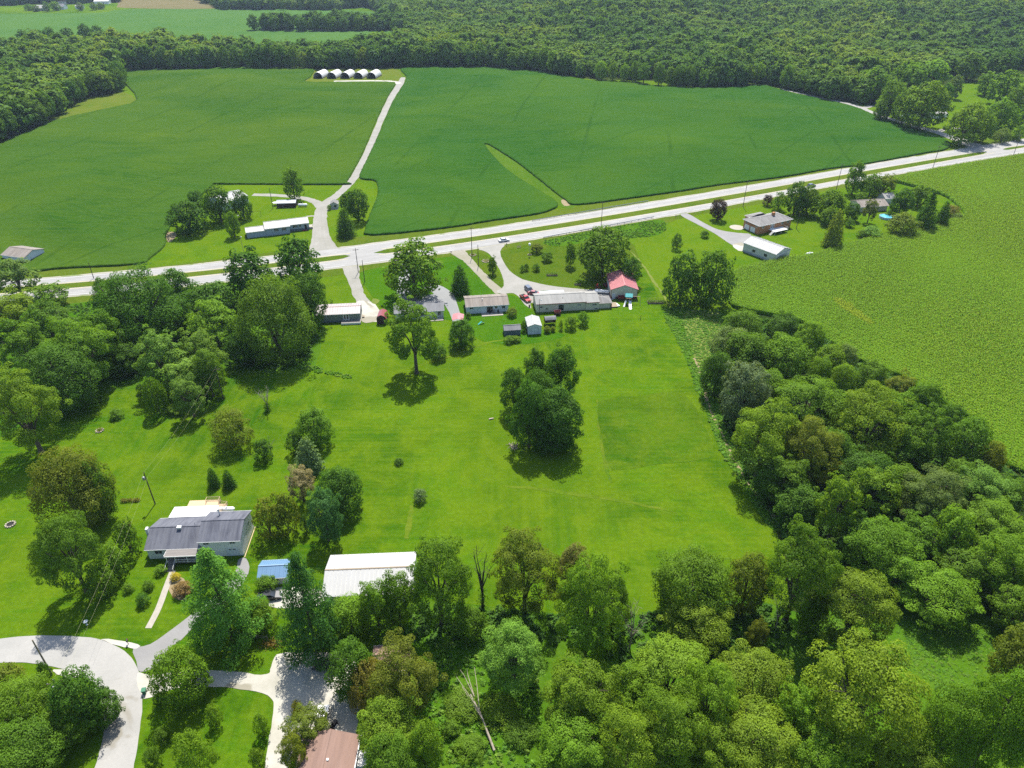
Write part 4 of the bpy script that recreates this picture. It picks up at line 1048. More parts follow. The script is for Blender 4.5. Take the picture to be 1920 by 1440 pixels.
# --- near pole barn with long white metal roof
r, L, W = house('pole_barn', 'long pole barn with ribbed white metal roof behind the hedge trees', 'barn', (606, 1116), (773, 1109), 10.4, 3.4, 1.5, M['white'], M['whitemetal'], 'x', 3.5, panels=20, over=0.3, ridge_mat=M['rawwood'])
add_garage(r, face_frame('L', L, W), 3.2, 3.6, 2.9, M['palewall'], n=5, lights=False)
add_window(r, face_frame('F', L, W), 5, 1.4, 1.1, 0.9); add_window(r, face_frame('F', L, W), 12, 1.4, 1.1, 0.9)
add_door(r, face_frame('R', L, W), 2.0, 1.0, 2.1, M['ivory'])
r, L, W = house('shed', 'small white shed with two-tone blue metal roof between the pines', 'shed', (484, 1084), (537, 1081), 4.6, 2.2, 1.0, M['white'], M['bluemetal'], 'x', 2.2, panels=7, over=0.25)
add_door(r, face_frame('L', L, W), 1.6, 1.2, 1.9, M['ivory']); add_window(r, face_frame('F', L, W), 1.0, 0.9, 0.9, 0.8)
# --- brown roofed house at the bottom edge (ridge runs towards the camera)
def bottom_house():
    a = at(566, 1392, 3.0); b = at(672, 1392, 3.0)
    L = b[0] - a[0]; W = 17.0
    root = empty('house', ((a[0] + b[0]) / 2, a[1] - W / 2 + 1.0, 0), 0.0, 'house with plain red-brown shingle roof cut by the bottom of the view', 'house')
    gable_parts(root, L - 0.7, W, 2.9, 1.5, M['ivory'], M['shingle_brown'], 'y', over=0.4)
    v = MB(); v.box((0.55, 3.9, 4.32), (0.35, 0.35, 0.35)); v.build('roof_vent', M['whitetrim'], root)
    v = MB(); v.box((-0.2, -0.5, 4.75), (0.4, 0.4, 0.35)); v.build('roof_vent', M['whitetrim'], root)
    g = MB(); g.box((L / 2 + 0.13, 0, 2.72), (0.14, W + 0.8, 0.12)); g.build('gutter', M['whitetrim'], root)
    add_window(root, face_frame('B', L - 0.7, W), 1.5, 1.2, 1.3, 1.1)
    add_door(root, face_frame('B', L - 0.7, W), 4.4, 1.0, 2.1, M['redtrim'])
bottom_house()
r, L, W = house('shed', 'shed with rusty brown roof half hidden under the drooping willow', 'shed', (702, 1258), (766, 1252), 5.0, 2.5, 1.1, M['cream'], M['shingle_brown'], 'x', 2.5)
add_door(r, face_frame('F', L, W), 2.2, 1.0, 2.0, M['ivory'])

# --- mobile home, barrel shed, house behind the walnut, red canopy
r, L, W = house('mobile_home', 'grey mobile home with faded pinkish metal roof and white french door', 'house', (593, 606), (676, 602), 7.6, 3.1, 0.85, M['greygreen'], M['pinkmetal'], 'x', panels=18, over=0.25, skirt=(M['darkshed'], 0.55), ridge_mat=M['palepink'])
F = face_frame('F', L, W)
add_door(r, F, L * 0.625, 1.9, 2.1, M['whitetrim'], 0.75, None, True, leaves=2)
add_window(r, F, L * 0.44, 2.0, 0.9, 0.6); add_window(r, F, L * 0.17, 2.0, 1.1, 0.45)
p = MB(); p.box((L * 0.30, -W / 2 - 1.2, 0.62), (6.6, 2.3, 0.14)); p.build('deck', M['greyboards'], r)
p = MB(); p.box((L * 0.30, -W / 2 - 2.38, 0.40), (6.6, 0.06, 0.7)); p.build('deck_skirting', M['whitetrim'], r)
for k in range(3):
    p = MB(); p.box((L / 2 + 0.5 + k * 0.3, -1.0, 0.7 - k * 0.22), (0.3, 1.2, 0.06)); p.build('step', M['rawwood'], r)
def chair(x, y, z, rz, mat, label):
    root = empty('chair', (x, y, z), rz, label, 'chair')
    s = MB(); s.box((0, 0, 0.45), (0.6, 0.6, 0.08)); s.build('seat', mat, root)
    s = MB(); s.box((0, 0.28, 0.85), (0.6, 0.07, 0.75), rx=-0.15); s.build('backrest', mat, root)
    for a in (-0.25, 0.25):
        for b in (-0.25, 0.25):
            l = MB(); l.box((a, b, 0.205), (0.06, 0.06, 0.41)); l.build('leg', mat, root)
cx, cy = at(659, 597, 0.7)
chair(cx, cy, 0.69, 0.2, M['darkshed'], 'dark porch chair on the mobile home deck beside the french door')
def gambrel(FL, FR, W, label):
    c, yaw, L = frame_from(FL, FR, W)
    root = empty('shed', (c.x, c.y, 0), yaw, label, 'shed')
    h = 2.0
    prof = [(-L / 2, h), (-L / 2 + 0.45, h + 0.95), (0, h + 1.5), (L / 2 - 0.45, h + 0.95), (L / 2, h)]
    mb = MB(); mb.prism([(-L / 2, 0)] + prof + [(L / 2, 0)], -W / 2, W / 2, 'Y'); mb.build('wall', M['brownshed'], root)
    for k in range(4):
        a, b = prof[k], prof[k + 1]
        q = MB(); roof_slab(q, [(a[0] * 1.04, -W / 2 - 0.15, a[1] + 0.06), (a[0] * 1.04, W / 2 + 0.15, a[1] + 0.06), (b[0] * 1.04, W / 2 + 0.15, b[1] + 0.06), (b[0] * 1.04, -W / 2 - 0.15, b[1] + 0.06)], 0.05); q.build('roof_panel', M['darkred'], root)
    add_door(root, face_frame('F', L, W), L / 2 - 0.85, 1.7, 1.9, M['brownshed'], trim=M['redtrim'], leaves=2)
gambrel((707, 608), (725, 608), 4.6, 'small dark brown barn-shaped shed with red roof by the gravel parking')
r, L, W = house('house', 'white house with grey shingle roof mostly hidden behind the tall walnut tree', 'house', (742, 601), (832, 595), 8.0, 2.9, 1.15, M['ivory'], M['shingle_slate'], 'x', over=0.4)
F = face_frame('F', L, W)
add_window(r, F, L - 1.9, 0.9, 0.9, 1.6); add_window(r, F, 3.0, 1.2, 1.4, 1.1); add_window(r, F, 8.5, 1.2, 1.4, 1.1)
add_door(r, F, L * 0.62, 0.95, 2.05, M['ivory'])
p = MB(); p.box((L * 0.33, -W / 2 - 1.3, 0.12), (5.2, 2.4, 0.2)); p.build('patio', M['concrete'], r)
v = MB(); v.box((1.0, 0.8, 4.0), (0.3, 0.3, 0.4)); v.build('roof_vent', M['dark'], r)
def canopy():
    c, yaw, L = frame_from((848, 611), (869, 611), 4.4)
    root = empty('canopy', (c.x, c.y, 0), yaw, 'faded red fabric canopy on poles at the end of the curved drive', 'canopy')
    for sx in (-1, 1):
        for sy in (-1, 1):
            q = MB(); q.add([(sx * L / 2, sy * 2.2, 2.2), (sx * 0.0, sy * 2.2, 2.75), (0, 0, 2.95), (sx * L / 2, 0, 2.35)], [(0, 1, 2, 3)])
            q.add([(sx * L / 2, sy * 2.2, 2.14), (0, sy * 2.2, 2.69), (0, 0, 2.89), (sx * L / 2, 0, 2.29)], [(3, 2, 1, 0)])
            q.build('canopy_panel', M['redroof'], root)
            l = MB(); l.tube([(sx * L / 2 * 0.96, sy * 2.1, 0), (sx * L / 2 * 0.96, sy * 2.1, 2.24)], 0.04, 6); l.build('leg', M['whitetrim'], root)
canopy()
r, L, W = house('house', 'white single-storey house with weathered tan shingle roof', 'house', (875, 589), (953, 584), 8.2, 2.9, 1.15, M['palewall'], M['shingle_tan'], 'x', over=0.35)
F = face_frame('F', L, W)
add_door(r, F, L * 0.49, 1.9, 2.1, M['dark'], 0.15, M['rawwood'], True, leaves=2)
add_window(r, F, L * 0.68, 1.5, 0.8, 0.9); add_window(r, F, L * 0.08, 1.9, 1.2, 0.5); add_window(r, F, L * 0.85, 1.4, 1.1, 0.9)
p = MB(); p.box((1.5, -W / 2 - 1.4, 0.08), (7.5, 2.6, 0.14)); p.build('patio', M['concrete'], r)
pipe(r, -1.5, -1.5, 3.4, 4.4, 0.09, M['whitetrim'], 'vent_pipe')
for k, (dx, dy) in enumerate(((0.3, 0), (1.9, 0.2), (3.4, -0.1))):
    q = Vector((dx + 0.4, -W / 2 - 1.0 + dy, 0)); rr = r.matrix_basis @ q
    chair(r.location.x + q.x * math.cos(r.rotation_euler.z) - q.y * math.sin(r.rotation_euler.z), r.location.y + q.x * math.sin(r.rotation_euler.z) + q.y * math.cos(r.rotation_euler.z), 0.152, 0.3 * k, [M['dark'], M['greyboards'], M['dark']][k],
          ['dark patio chair by the door of the tan-roofed white house', 'greyed patio chair in the middle of the white house patio', 'dark patio chair at the right end of the white house patio'][k])
r, L, W = house('shed', 'slate grey garden shed with grey shingle roof beside the white metal shed', 'shed', (946, 630), (976, 628), 3.4, 2.1, 0.9, M['darkshed'], M['shingle_slate'], 'x', over=0.2, trim=M['darkshed'])
add_door(r, face_frame('L', L, W), 1.0, 1.3, 1.8, M['darkshed'], trim=M['greyboards'])
r, L, W = house('shed', 'white metal shed with gable front between two smaller sheds', 'shed', (990, 627.5), (1015, 626), 6.6, 3.0, 0.75, M['palewall'], M['whitemetal'], 'y', over=0.1, panels=6, trim=M['palewall'])
for k in range(5):
    s = MB(); panel_box(s, face_frame('F', L, W), L * (k + 0.5) / 5, 0.05, 0.05, 2.9, 0.003, 0.03); s.build('corner_trim' if k in (0, 4) else 'siding_batten', M['greymetal'], r)
add_door(r, face_frame('F', L, W), L / 2 - 1.1, 2.2, 2.3, M['palewall'], trim=M['greymetal'], leaves=2)
def playhouse():
    c, yaw, L = frame_from((1022, 612), (1043, 610), 2.4)
    root = empty('playhouse', (c.x, c.y, 0), yaw, 'raised wooden playhouse with rounded grey roof beside the white metal shed', 'playhouse')
    w = MB(); w.box((0, 0, 1.7), (L - 0.3, 2.0, 1.2)); w.build('wall', M['brownshed'], root)
    prof = [(-1.3 + 2.6 * k / 10, 2.3 + 0.75 * math.sin(math.pi * k / 10)) for k in range(11)]
    rf = MB()
    for a, b in zip(prof[:-1], prof[1:]):
        roof_slab(rf, [(-L / 2, a[0], a[1]), (L / 2, a[0], a[1]), (L / 2, b[0], b[1]), (-L / 2, b[0], b[1])], 0.06)
    rf.build('roof', M['shingle_slate'], root)
    e = MB(); e.prism([(-1.25, 2.28)] + [(a * 0.95, b - 0.07) for a, b in prof] + [(1.25, 2.28)], -L / 2 + 0.1, L / 2 - 0.1, 'X'); e.build('gable', M['rust'], root)
    for x in (-L / 2 + 0.3, L / 2 - 0.3):
        for y in (-0.9, 0.9):
            l = MB(); l.box((x, y, 0.55), (0.14, 0.14, 1.1)); l.build('leg', M['rawwood'], root)
    add_window(root, (Vector((-L / 2 + 0.15, -1.0, 0)), Vector((1, 0, 0)), Vector((0, -1, 0)), L), L / 2 - 0.6, 1.45, 0.9, 0.6, M['rawwood'])
playhouse()

# --- long ranch house with grey roof and its stepped right end
def ranch():
    W = 8.2
    c, yaw, L = frame_from((1006, 586), (1122, 579.5), W)
    root = empty('house', (c.x, c.y, 0), yaw, 'long cream ranch house with streaked grey shingle roof and lower right wing', 'house')
    L1 = L * 0.79; L2 = L - L1
    gable_parts(root, L1 - 0.01, W, 3.3, 1.35, M['cream'], M['shingle_pale'], 'x', 0.3, off=(-L / 2 + L1 / 2, 0), trim=M['redtrim'])
    gable_parts(root, L2 - 0.01, W + 0.3, 3.05, 1.3, M['cream'], M['shingle_pale'], 'x', 0.3, off=(L / 2 - L2 / 2 + 0.02, -0.1), end_over=0.2, trim=M['redtrim'])
    F = face_frame('F', L, W)
    add_window(root, F, 1.0, 1.7, 1.1, 0.6, M['whitetrim'])
    add_door(root, F, L * 0.35, 1.9, 2.2, M['dark'], 0.35, None, True, leaves=2)
    add_window(root, F, L * 0.66, 1.9, 1.2, 0.4); F2 = (F[0] + Vector((0, -0.25, 0)), F[1], F[2], L)
    add_window(root, F2, L * 0.90, 1.7, 1.4, 0.5); add_window(root, F2, L * 0.93, 0.2, 1.2, 0.4)
    add_window(root, F, L * 0.15, 1.0, 0.5, 0.6, M['cream']); 
    v = MB(); v.box((-1.5, -2.0, 4.0), (0.25, 0.25, 0.4)); v.build('roof_vent', M['dark'], root)
    # low wing with hipped roof
    w = MB(); w.box((L / 2 + 2.3, -1.2, 1.1), (4.4, 5.2, 2.2)); w.build('wing_wall', M['cream'], root)
    a = [(L / 2 + 0.12, -4.2, 2.15), (L / 2 + 5.0, -4.2, 2.15), (L / 2 + 5.0, 1.8, 2.15), (L / 2 + 0.12, 1.8, 2.15), (L / 2 + 0.12, -1.2, 3.4), (L / 2 + 2.2, -1.2, 3.4)]
    q = MB(); q.add(a, [(0, 1, 5, 4), (1, 2, 5), (2, 3, 4, 5), (3, 2, 1, 0), (0, 4, 3)]); q.build('wing_roof', M['shingle_grey'], root)
    dk = MB(); dk.box((L / 2 + 6.0, -2.0, 0.35), (2.4, 3.6, 0.12)); dk.build('deck', M['rawwood'], root)
    p = MB(); p.box((L / 2 + 4.6, -4.0, 0.9), (0.3, 0.3, 1.9)); p.build('chimney', M['dark'], root)
    # flat porch roof on the far side
    q = MB(); q.box((-L * 0.18, W / 2 + 1.9, 2.6), (9.0, 2.9, 0.12), 0.0); q.build('porch_roof', M['greymetal'], root)
    for x in (-L * 0.18 - 4.2, -L * 0.18 + 4.2):
        l = MB(); l.box((x, W / 2 + 3.1, 1.27), (0.14, 0.14, 2.53)); l.build('porch_post', M['whitetrim'], root)
ranch()
r, L, W = house('pole_barn', 'cream pole barn with bright red metal roof and dark red base', 'barn', (1145, 560), (1194, 560), 13.5, 3.7, 1.7, M['cream'], M['redroof'], 'y', over=0.3, panels=13, skirt=(M['redtrim'], 0.75), trim=M['redtrim'])
F = face_frame('F', L, W)
add_door(r, F, 0.5, 1.05, 2.1, M['palewall'], 0.02)
add_window(r, F, L * 0.56, 1.4, 1.1, 0.9, bars=1)
add_garage(r, face_frame('L', L, W), 3.0, 3.4, 2.8, M['palewall'], lights=False)
for a in ((-L / 2 - 0.02, -W / 2 - 0.02), (L / 2 + 0.02, -W / 2 - 0.02)):
    t = MB(); t.box((a[0], a[1], 2.2), (0.14, 0.14, 2.9)); t.build('corner_trim', M['redtrim'], r)

# --- western farmstead
def west_house():
    W = 8.6
    c, yaw, L = frame_from((500, 443), (545, 437.5), W)
    root = empty('house', (c.x, c.y, 0), yaw, 'blue-grey farmhouse in three parts under streaked white metal roofs', 'house')
    gable_parts(root, L - 0.02, W, 3.4, 1.5, M['bluegrey'], M['oldmetal'], 'x', 0.35, panels=10)
    gable_parts(root, 8.4, 7.4, 3.2, 1.3, M['bluegrey'], M['oldmetal'], 'x', 0.35, off=(L / 2 + 4.25, 1.4), panels=9, skirt=(M['darkshed'], 1.0), end_over=0.2)
    gable_parts(root, 8.0, 6.2, 2.7, 1.0, M['bluegrey'], M['oldmetal'], 'x', 0.3, off=(-L / 2 - 4.05, -1.0), panels=8, end_over=0.2)
    F = face_frame('F', L, W)
    for u in (L * 0.40, L * 0.72): add_window(root, F, u, 1.7, 0.8, 1.2, shutters=M['black'])
    F2 = (Vector((L / 2 + 0.05, 1.4 - 3.7, 0)), Vector((1, 0, 0)), Vector((0, -1, 0)), 8.4)
    add_window(root, F2, 2.0, 1.6, 0.9, 1.2, shutters=M['black']); add_window(root, F2, 4.0, 1.6, 0.9, 1.2)
    add_door(root, F2, 6.4, 1.0, 2.1, M['dark'], 0.4)
    p = MB(); p.box((L / 2 + 9.0, -0.6, 0.5), (1.8, 3.2, 1.0)); p.build('porch_floor', M['concrete'], root)
    for k in range(2):
        s = MB(); s.box((L / 2 + 6.4, -3.1 - k * 0.35, 0.3 - k * 0.15), (2.2, 0.34, 0.12)); s.build('step', M['darkred'], root)
    s = MB(); s.box((-L / 2 - 3.5, 4.4, 0.06), (6.4, 4.4, 0.12)); s.build('patio', M['concrete'], root)
west_house()
r, L, W = house('shed', 'long dark shed with grey metal roof beside a white propane tank', 'shed', (520, 390), (555, 389), 4.6, 2.3, 0.7, M['brownshed'], M['greymetal'], 'x', over=0.25, panels=9, trim=M['greymetal'])
add_door(r, face_frame('F', L, W), 1.0, 1.6, 1.9, M['brownshed'], trim=M['greymetal'])
r, L, W = house('barn', 'large white-roofed metal barn partly behind the dark maples', 'barn', (424, 396), (467, 381), 12.0, 3.9, 1.6, M['palewall'], M['whitemetal'], 'x', over=0.25, panels=14)
add_garage(r, face_frame('R', L, W), 3.5, 4.2, 3.2, M['bluegrey'], lights=False)
r, L, W = house('shed', 'tiny grey gabled shed beside the lane fork and dark conifers', 'shed', (620, 391.5), (634, 391), 4.2, 2.3, 0.9, M['ivory'], M['shingle_grey'], 'y', over=0.25)
add_window(r, face_frame('F', L, W), L * 0.55, 0.9, 0.8, 0.8, M['dark']); add_door(r, face_frame('R', L, W), 1.5, 0.9, 1.9, M['ivory'])
p = MB(); p.box((0, -W / 2 - 0.9, 0.05), (3.6, 1.4, 0.1)); p.build('slab', M['concrete'], r)
r, L, W = house('shed', 'white building with tan weathered roof at the left edge of the soybeans', 'shed', (8, 490), (50, 496), 9.5, 2.9, 1.5, M['palewall'], M['shingle_tan'], 'x', over=0.3)
add_door(r, face_frame('R', L, W), 3.0, 2.6, 2.3, M['palewall'], leaves=2); add_window(r, face_frame('F', L, W), 3, 1.2, 1.0, 0.9)

# --- five hoop barns beyond the soybeans
HOOP = ['leftmost', 'second from the left', 'middle', 'second from the right', 'rightmost']
for k, px in enumerate((596, 621.5, 646.5, 671.5, 696)):
    x, y = at(px, 147.5)
    w, h, ln = 8.4, 5.2, 16.0
    root = empty('hoop_barn', (x, y, 0), R(-10), f'white fabric hoop barn with open dark front, {HOOP[k]} of five', 'barn', 'hoop barns beside the wood')
    prof = [(-w / 2 * math.cos(math.pi * i / 14), 1.0 + (h - 1.0) * math.sin(math.pi * i / 14)) for i in range(15)]
    c = MB()
    for a, b in zip(prof[:-1], prof[1:]):
        roof_slab(c, [(a[0], 0.3, a[1]), (b[0], 0.3, b[1]), (b[0], ln, b[1]), (a[0], ln, a[1])], 0.10)
    c.build('cover', M['fabric'], root, smooth=False)
    for q in range(5):
        t = MB(); yy = 0.25 + q * (ln - 0.4) / 4
        t.tube([(a * 0.975, yy, b * 0.975) for a, b in prof], 0.07, 5); t.build('hoop_frame', M['steel'], root)
    for s in (-1, 1):
        b = MB(); b.box((s * w / 2, ln / 2, 0.5), (0.2, ln, 1.0)); b.build('side_wall', M['rawwood'], root)
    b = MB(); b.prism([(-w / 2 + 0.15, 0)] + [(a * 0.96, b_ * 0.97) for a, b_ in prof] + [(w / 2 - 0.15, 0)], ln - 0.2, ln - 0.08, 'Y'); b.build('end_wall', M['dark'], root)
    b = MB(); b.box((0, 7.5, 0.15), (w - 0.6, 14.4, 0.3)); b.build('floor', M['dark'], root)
    for (ex, ey, es) in ((-2.2, 5, 1.5), (1.4, 7, 2.0), (2.6, 3.5, 1.1)):
        pass

# --- brick house, white pole barn, hidden house on the right
def brick_house():
    c, yaw, L = frame_from((1421, 440), (1481, 426.5), 9.4)
    W = 9.4
    root = empty('house', (c.x, c.y, 0), yaw, 'orange brick house with grey hip roof and white rear deck', 'house')
    h = 4.0
    w = MB(); w.box((0, 0, h / 2), (L, W, h)); w.build('wall', M['brickchip'], root)
    for z in (1.2, 2.4, 3.6):
        k = MB(); k.box((0, 0, z), (L + 0.012, W + 0.012, 0.03)); k.build('mortar_course', M['mortar'], root)
    o = 0.55
    def hip(x0, x1, y0, y1, zb, rise, axis='x', name='roof'):
        m = (y1 - y0) / 2
        if axis == 'x':
            ra, rb = (x0 + m, (y0 + y1) / 2, zb + rise), (x1 - m, (y0 + y1) / 2, zb + rise)
            fs = [(0, 1, 5, 4), (1, 2, 5), (2, 3, 4, 5), (3, 0, 4), (3, 2, 1, 0)]
        q = MB(); q.add([(x0, y0, zb), (x1, y0, zb), (x1, y1, zb), (x0, y1, zb), ra, rb], fs); q.build(name, M['shingle_grey'], root)
        for a, b in (((x0, y0, zb), ra), ((x1, y0, zb), rb), ((x0, y1, zb), ra), ((x1, y1, zb), rb), (ra, rb)):
            t = MB(); t.tube([a, b], 0.09, 5); t.build('ridge_cap', M['shingle_pale'], root)
    hip(-L / 2 - o, L / 2 + o, -W / 2 - o, W / 2 + o, h, 1.8)
    g = MB()
    g.box((0, -W / 2 - o - 0.04, h - 0.06), (L + 2 * o, 0.08, 0.18)); g.box((0, W / 2 + o + 0.04, h - 0.06), (L + 2 * o, 0.08, 0.18))
    g.box((-L / 2 - o - 0.04, 0, h - 0.06), (0.08, W + 2 * o, 0.18)); g.box((L / 2 + o + 0.04, 0, h - 0.06), (0.08, W + 2 * o, 0.18))
    g.build('gutter', M['whitetrim'], root)
    w = MB(); w.box((-1.0, W / 2 + 1.8, h / 2 - 0.1), (9.0, 3.6, h - 0.2)); w.build('wing_wall', M['brickchip'], root)
    q = MB(); q.add([(-6.0, W / 2 + 0.56, h - 0.1), (-6.0, W / 2 + 4.2, h - 0.1), (4.0, W / 2 + 4.2, h - 0.1), (4.0, W / 2 + 0.56, h - 0.1), (-2.5, W / 2 - 0.5, h + 1.3), (0.8, W / 2 - 0.5, h + 1.3)], [(0, 1, 4), (1, 2, 5, 4), (2, 3, 5), (0, 4, 5, 3), (3, 2, 1, 0)]); q.build('wing_roof', M['shingle_grey'], root)
    Lf = face_frame('L', L, W)
    add_garage(root, Lf, 1.0, 2.6, 2.1, M['whitetrim'], lights=False); add_garage(root, Lf, 4.6, 2.6, 2.1, M['whitetrim'], lights=False)
    add_window(root, Lf, 1.3, 2.9, 0.9, 0.7); add_window(root, Lf, 7.4, 2.9, 0.9, 0.7)
    F = face_frame('F', L, W)
    for u in (1.6, L - 2.6, L - 6.0): add_window(root, F, u, 2.6, 1.2, 0.8)
    add_door(root, F, L * 0.36, 1.9, 2.1, M['palewall'], 1.5, None, True, leaves=2)
    ch = MB(); ch.box((2.2, -0.4, 5.7), (1.3, 1.0, 2.4)); ch.build('chimney', M['brickchip'], root)
    d = MB(); d.box((0.2, -W / 2 - 2.0, 1.42), (7.6, 3.9, 0.14)); d.build('deck', M['whitetrim'], root)
    for x in (-3.4, 0.2, 3.8):
        p = MB(); p.box((x, -W / 2 - 3.8, 0.67), (0.14, 0.14, 1.34)); p.build('deck_post', M['whitetrim'], root)
    rl = MB(); rl.tube([(-3.6, -W / 2 - 3.9, 2.4), (4.0, -W / 2 - 3.9, 2.4), (4.0, -W / 2 - 0.2, 2.4)], 0.05, 4)
    for k in range(15): rl.box((-3.6 + 7.6 * k / 14, -W / 2 - 3.9, 1.95), (0.05, 0.05, 0.9))
    rl.build('railing', M['whitetrim'], root)
    for k in range(6):
        s = MB(); s.box((-4.0 - 0.28 * k, -W / 2 - 3.0, 1.3 - 0.22 * k), (0.3, 1.2, 0.06)); s.build('step', M['whitetrim'], root)
    pt = MB(); pt.lathe([(3.2, 0.0), (3.2, 0.1)], (-L / 2 - 2.2, W / 2 + 1.5, 0), 18); pt.build('patio', M['concrete'], root)
brick_house()
def white_barn():
    W = 9.6
    c, yaw, L = frame_from((1392, 471.5), (1452, 494), W)
    root = empty('pole_barn', (c.x, c.y, 0), yaw, 'white pole barn with grey sliding doors and grey base by the corn', 'barn')
    gable_parts(root, L, W, 3.9, 1.6, M['ivory'], M['whitemetal'], 'x', 0.25, panels=20, skirt=(M['greymetal'], 0.9), trim=M['whitetrim'])
    F = face_frame('F', L, W)
    add_window(root, F, L * 0.30, 1.5, 1.2, 0.9, M['dark']); add_window(root, F, L * 0.66, 1.5, 1.2, 0.9, M['dark'])
    Rr = face_frame('R', L, W)
    for k in range(2):
        d = MB(); panel_box(d, Rr, W * 0.24 + k * 2.65, 0.1, 2.58, 3.0, 0.04, 0.10); d.build('sliding_door', M['greymetal'], root)
    d = MB(); panel_box(d, Rr, 0.3, 3.18, W - 0.6, 0.18, 0.035, 0.16); d.build('door_track', M['whitetrim'], root)
    g = MB(); panel_box(g, Rr, 0.1, 3.5, W - 0.2, 0.35, 0.003, 0.03); g.build('gable_band', M['greymetal'], root)
white_barn()
r, L, W = house('house', 'low brown-roofed house almost lost among the trees by the corn', 'house', (1612, 398), (1662, 395), 9.0, 2.7, 1.5, M['cream'], M['shingle_tan'], 'x', over=0.5)
add_window(r, face_frame('F', L, W), 3, 1.1, 1.5, 1.0); add_door(r, face_frame('F', L, W), 8, 1.0, 2.0, M['ivory'])
r, L, W = house('garage', 'small garage with pale grey roof behind the brown-roofed house', 'garage', (1658, 382), (1676, 381), 6.5, 2.6, 1.5, M['ivory'], M['shingle_pale'], 'x', over=0.4)
add_garage(r, face_frame('F', L, W), 0.8, 2.6, 2.1, M['whitetrim'], lights=False)
# --- far houses
r, L, W = house('house', 'red house half behind trees at the right edge of the view', 'house', (1908, 193), (1940, 194), 9.0, 3.2, 2.0, M['darkred'], M['shingle_slate'], 'x', over=0.4)
add_window(r, face_frame('F', L, W), 2, 1.2, 1.2, 1.2); add_door(r, face_frame('F', L, W), 5, 1, 2.1, M['whitetrim'])
r, L, W = house('house', 'pale roofed house hidden behind trees along the country road', 'house', (1730, 222), (1775, 222), 9.0, 2.8, 1.3, M['white'], M['shingle_pale'], 'x', over=0.4)
add_window(r, face_frame('F', L, W), 3, 1.1, 1.4, 1.1); add_door(r, face_frame('F', L, W), 8, 1, 2.05, M['ivory'])
r, L, W = house('shed', 'small grey roofed shed in the clearing beside the country road', 'shed', (1645, 185), (1659, 185), 6.0, 2.6, 1.2, M['bluegrey'], M['shingle_grey'], 'x', over=0.3)
add_door(r, face_frame('F', L, W), 1.2, 1.4, 2.0, M['ivory'])
for (fl, fr_, w_, lab, rf, wl, cat) in (((68, 21), (86, 20.5), 16, 'far grey roofed house among trees at the top left', 'shingle_pale', 'white', 'house'),
        ((101, 18), (120, 18), 12, 'far dark roofed house with white end wall at the top', 'shingle_slate', 'white', 'house'),
        ((142, 17), (153, 17), 10, 'small far white shed beside a pale tree clump', 'shingle_pale', 'white', 'shed'),
        ((177, 8), (204, 7.5), 18, 'long far white metal building at the top left', 'whitemetal', 'white', 'barn'),
        ((110, 8), (125, 8), 12, 'far red-brown roofed house at the very top left', 'shingle_brown', 'ivory', 'house')):
    r, L, W = house('house' if cat == 'house' else cat, lab, cat, fl, fr_, w_, 4.2, 3.6 if cat == 'house' else 1.8, M[wl], M[rf], 'x', over=0.6)
    add_window(r, face_frame('F', L, W), L * 0.25, 1.4, 2.0, 1.6); add_door(r, face_frame('F', L, W), L * 0.6, 1.6, 2.6, M['dark'])

# ------------------------------------------------------------------ trees
def sph(n, rs):
    v = rs.normal(size=(n, 3)); return v / np.linalg.norm(v, axis=1)[:, None]

def puffs_to_leaves(PC, PR, counts, centre, leaf, squash, rs, radial=0.3, up=0.45, rnd=0.36, inner=0.12):
    C = []; N = []; S = []; T = []
    for pc, pr, k in zip(PC, PR, counts):
        d = sph(int(k * 1.7) + 4, rs)
        out = (pc - centre); out = out / (np.linalg.norm(out) + 1e-9)
        sc = d @ out + 0.55 * d[:, 2]
        d = d[sc > -0.2][:k]
        k2 = len(d)
        rad = pr * np.where(rs.uniform(size=k2) < inner, rs.uniform(0.3, 0.8, k2), rs.uniform(0.78, 1.10, k2))
        p = pc + d * rad[:, None] * np.array([1, 1, squash])
        ro = p - centre; ro = ro / (np.linalg.norm(ro, axis=1)[:, None] + 1e-9)
        C.append(p); N.append(d * 0.75 + ro * radial + np.array([0, 0, up]) + rs.normal(size=(k2, 3)) * rnd)
        S.append(leaf * rs.uniform(0.65, 1.35, k2))
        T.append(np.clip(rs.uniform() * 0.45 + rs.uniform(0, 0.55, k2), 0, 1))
    return np.concatenate(C), np.concatenate(N), np.concatenate(S), np.concatenate(T)

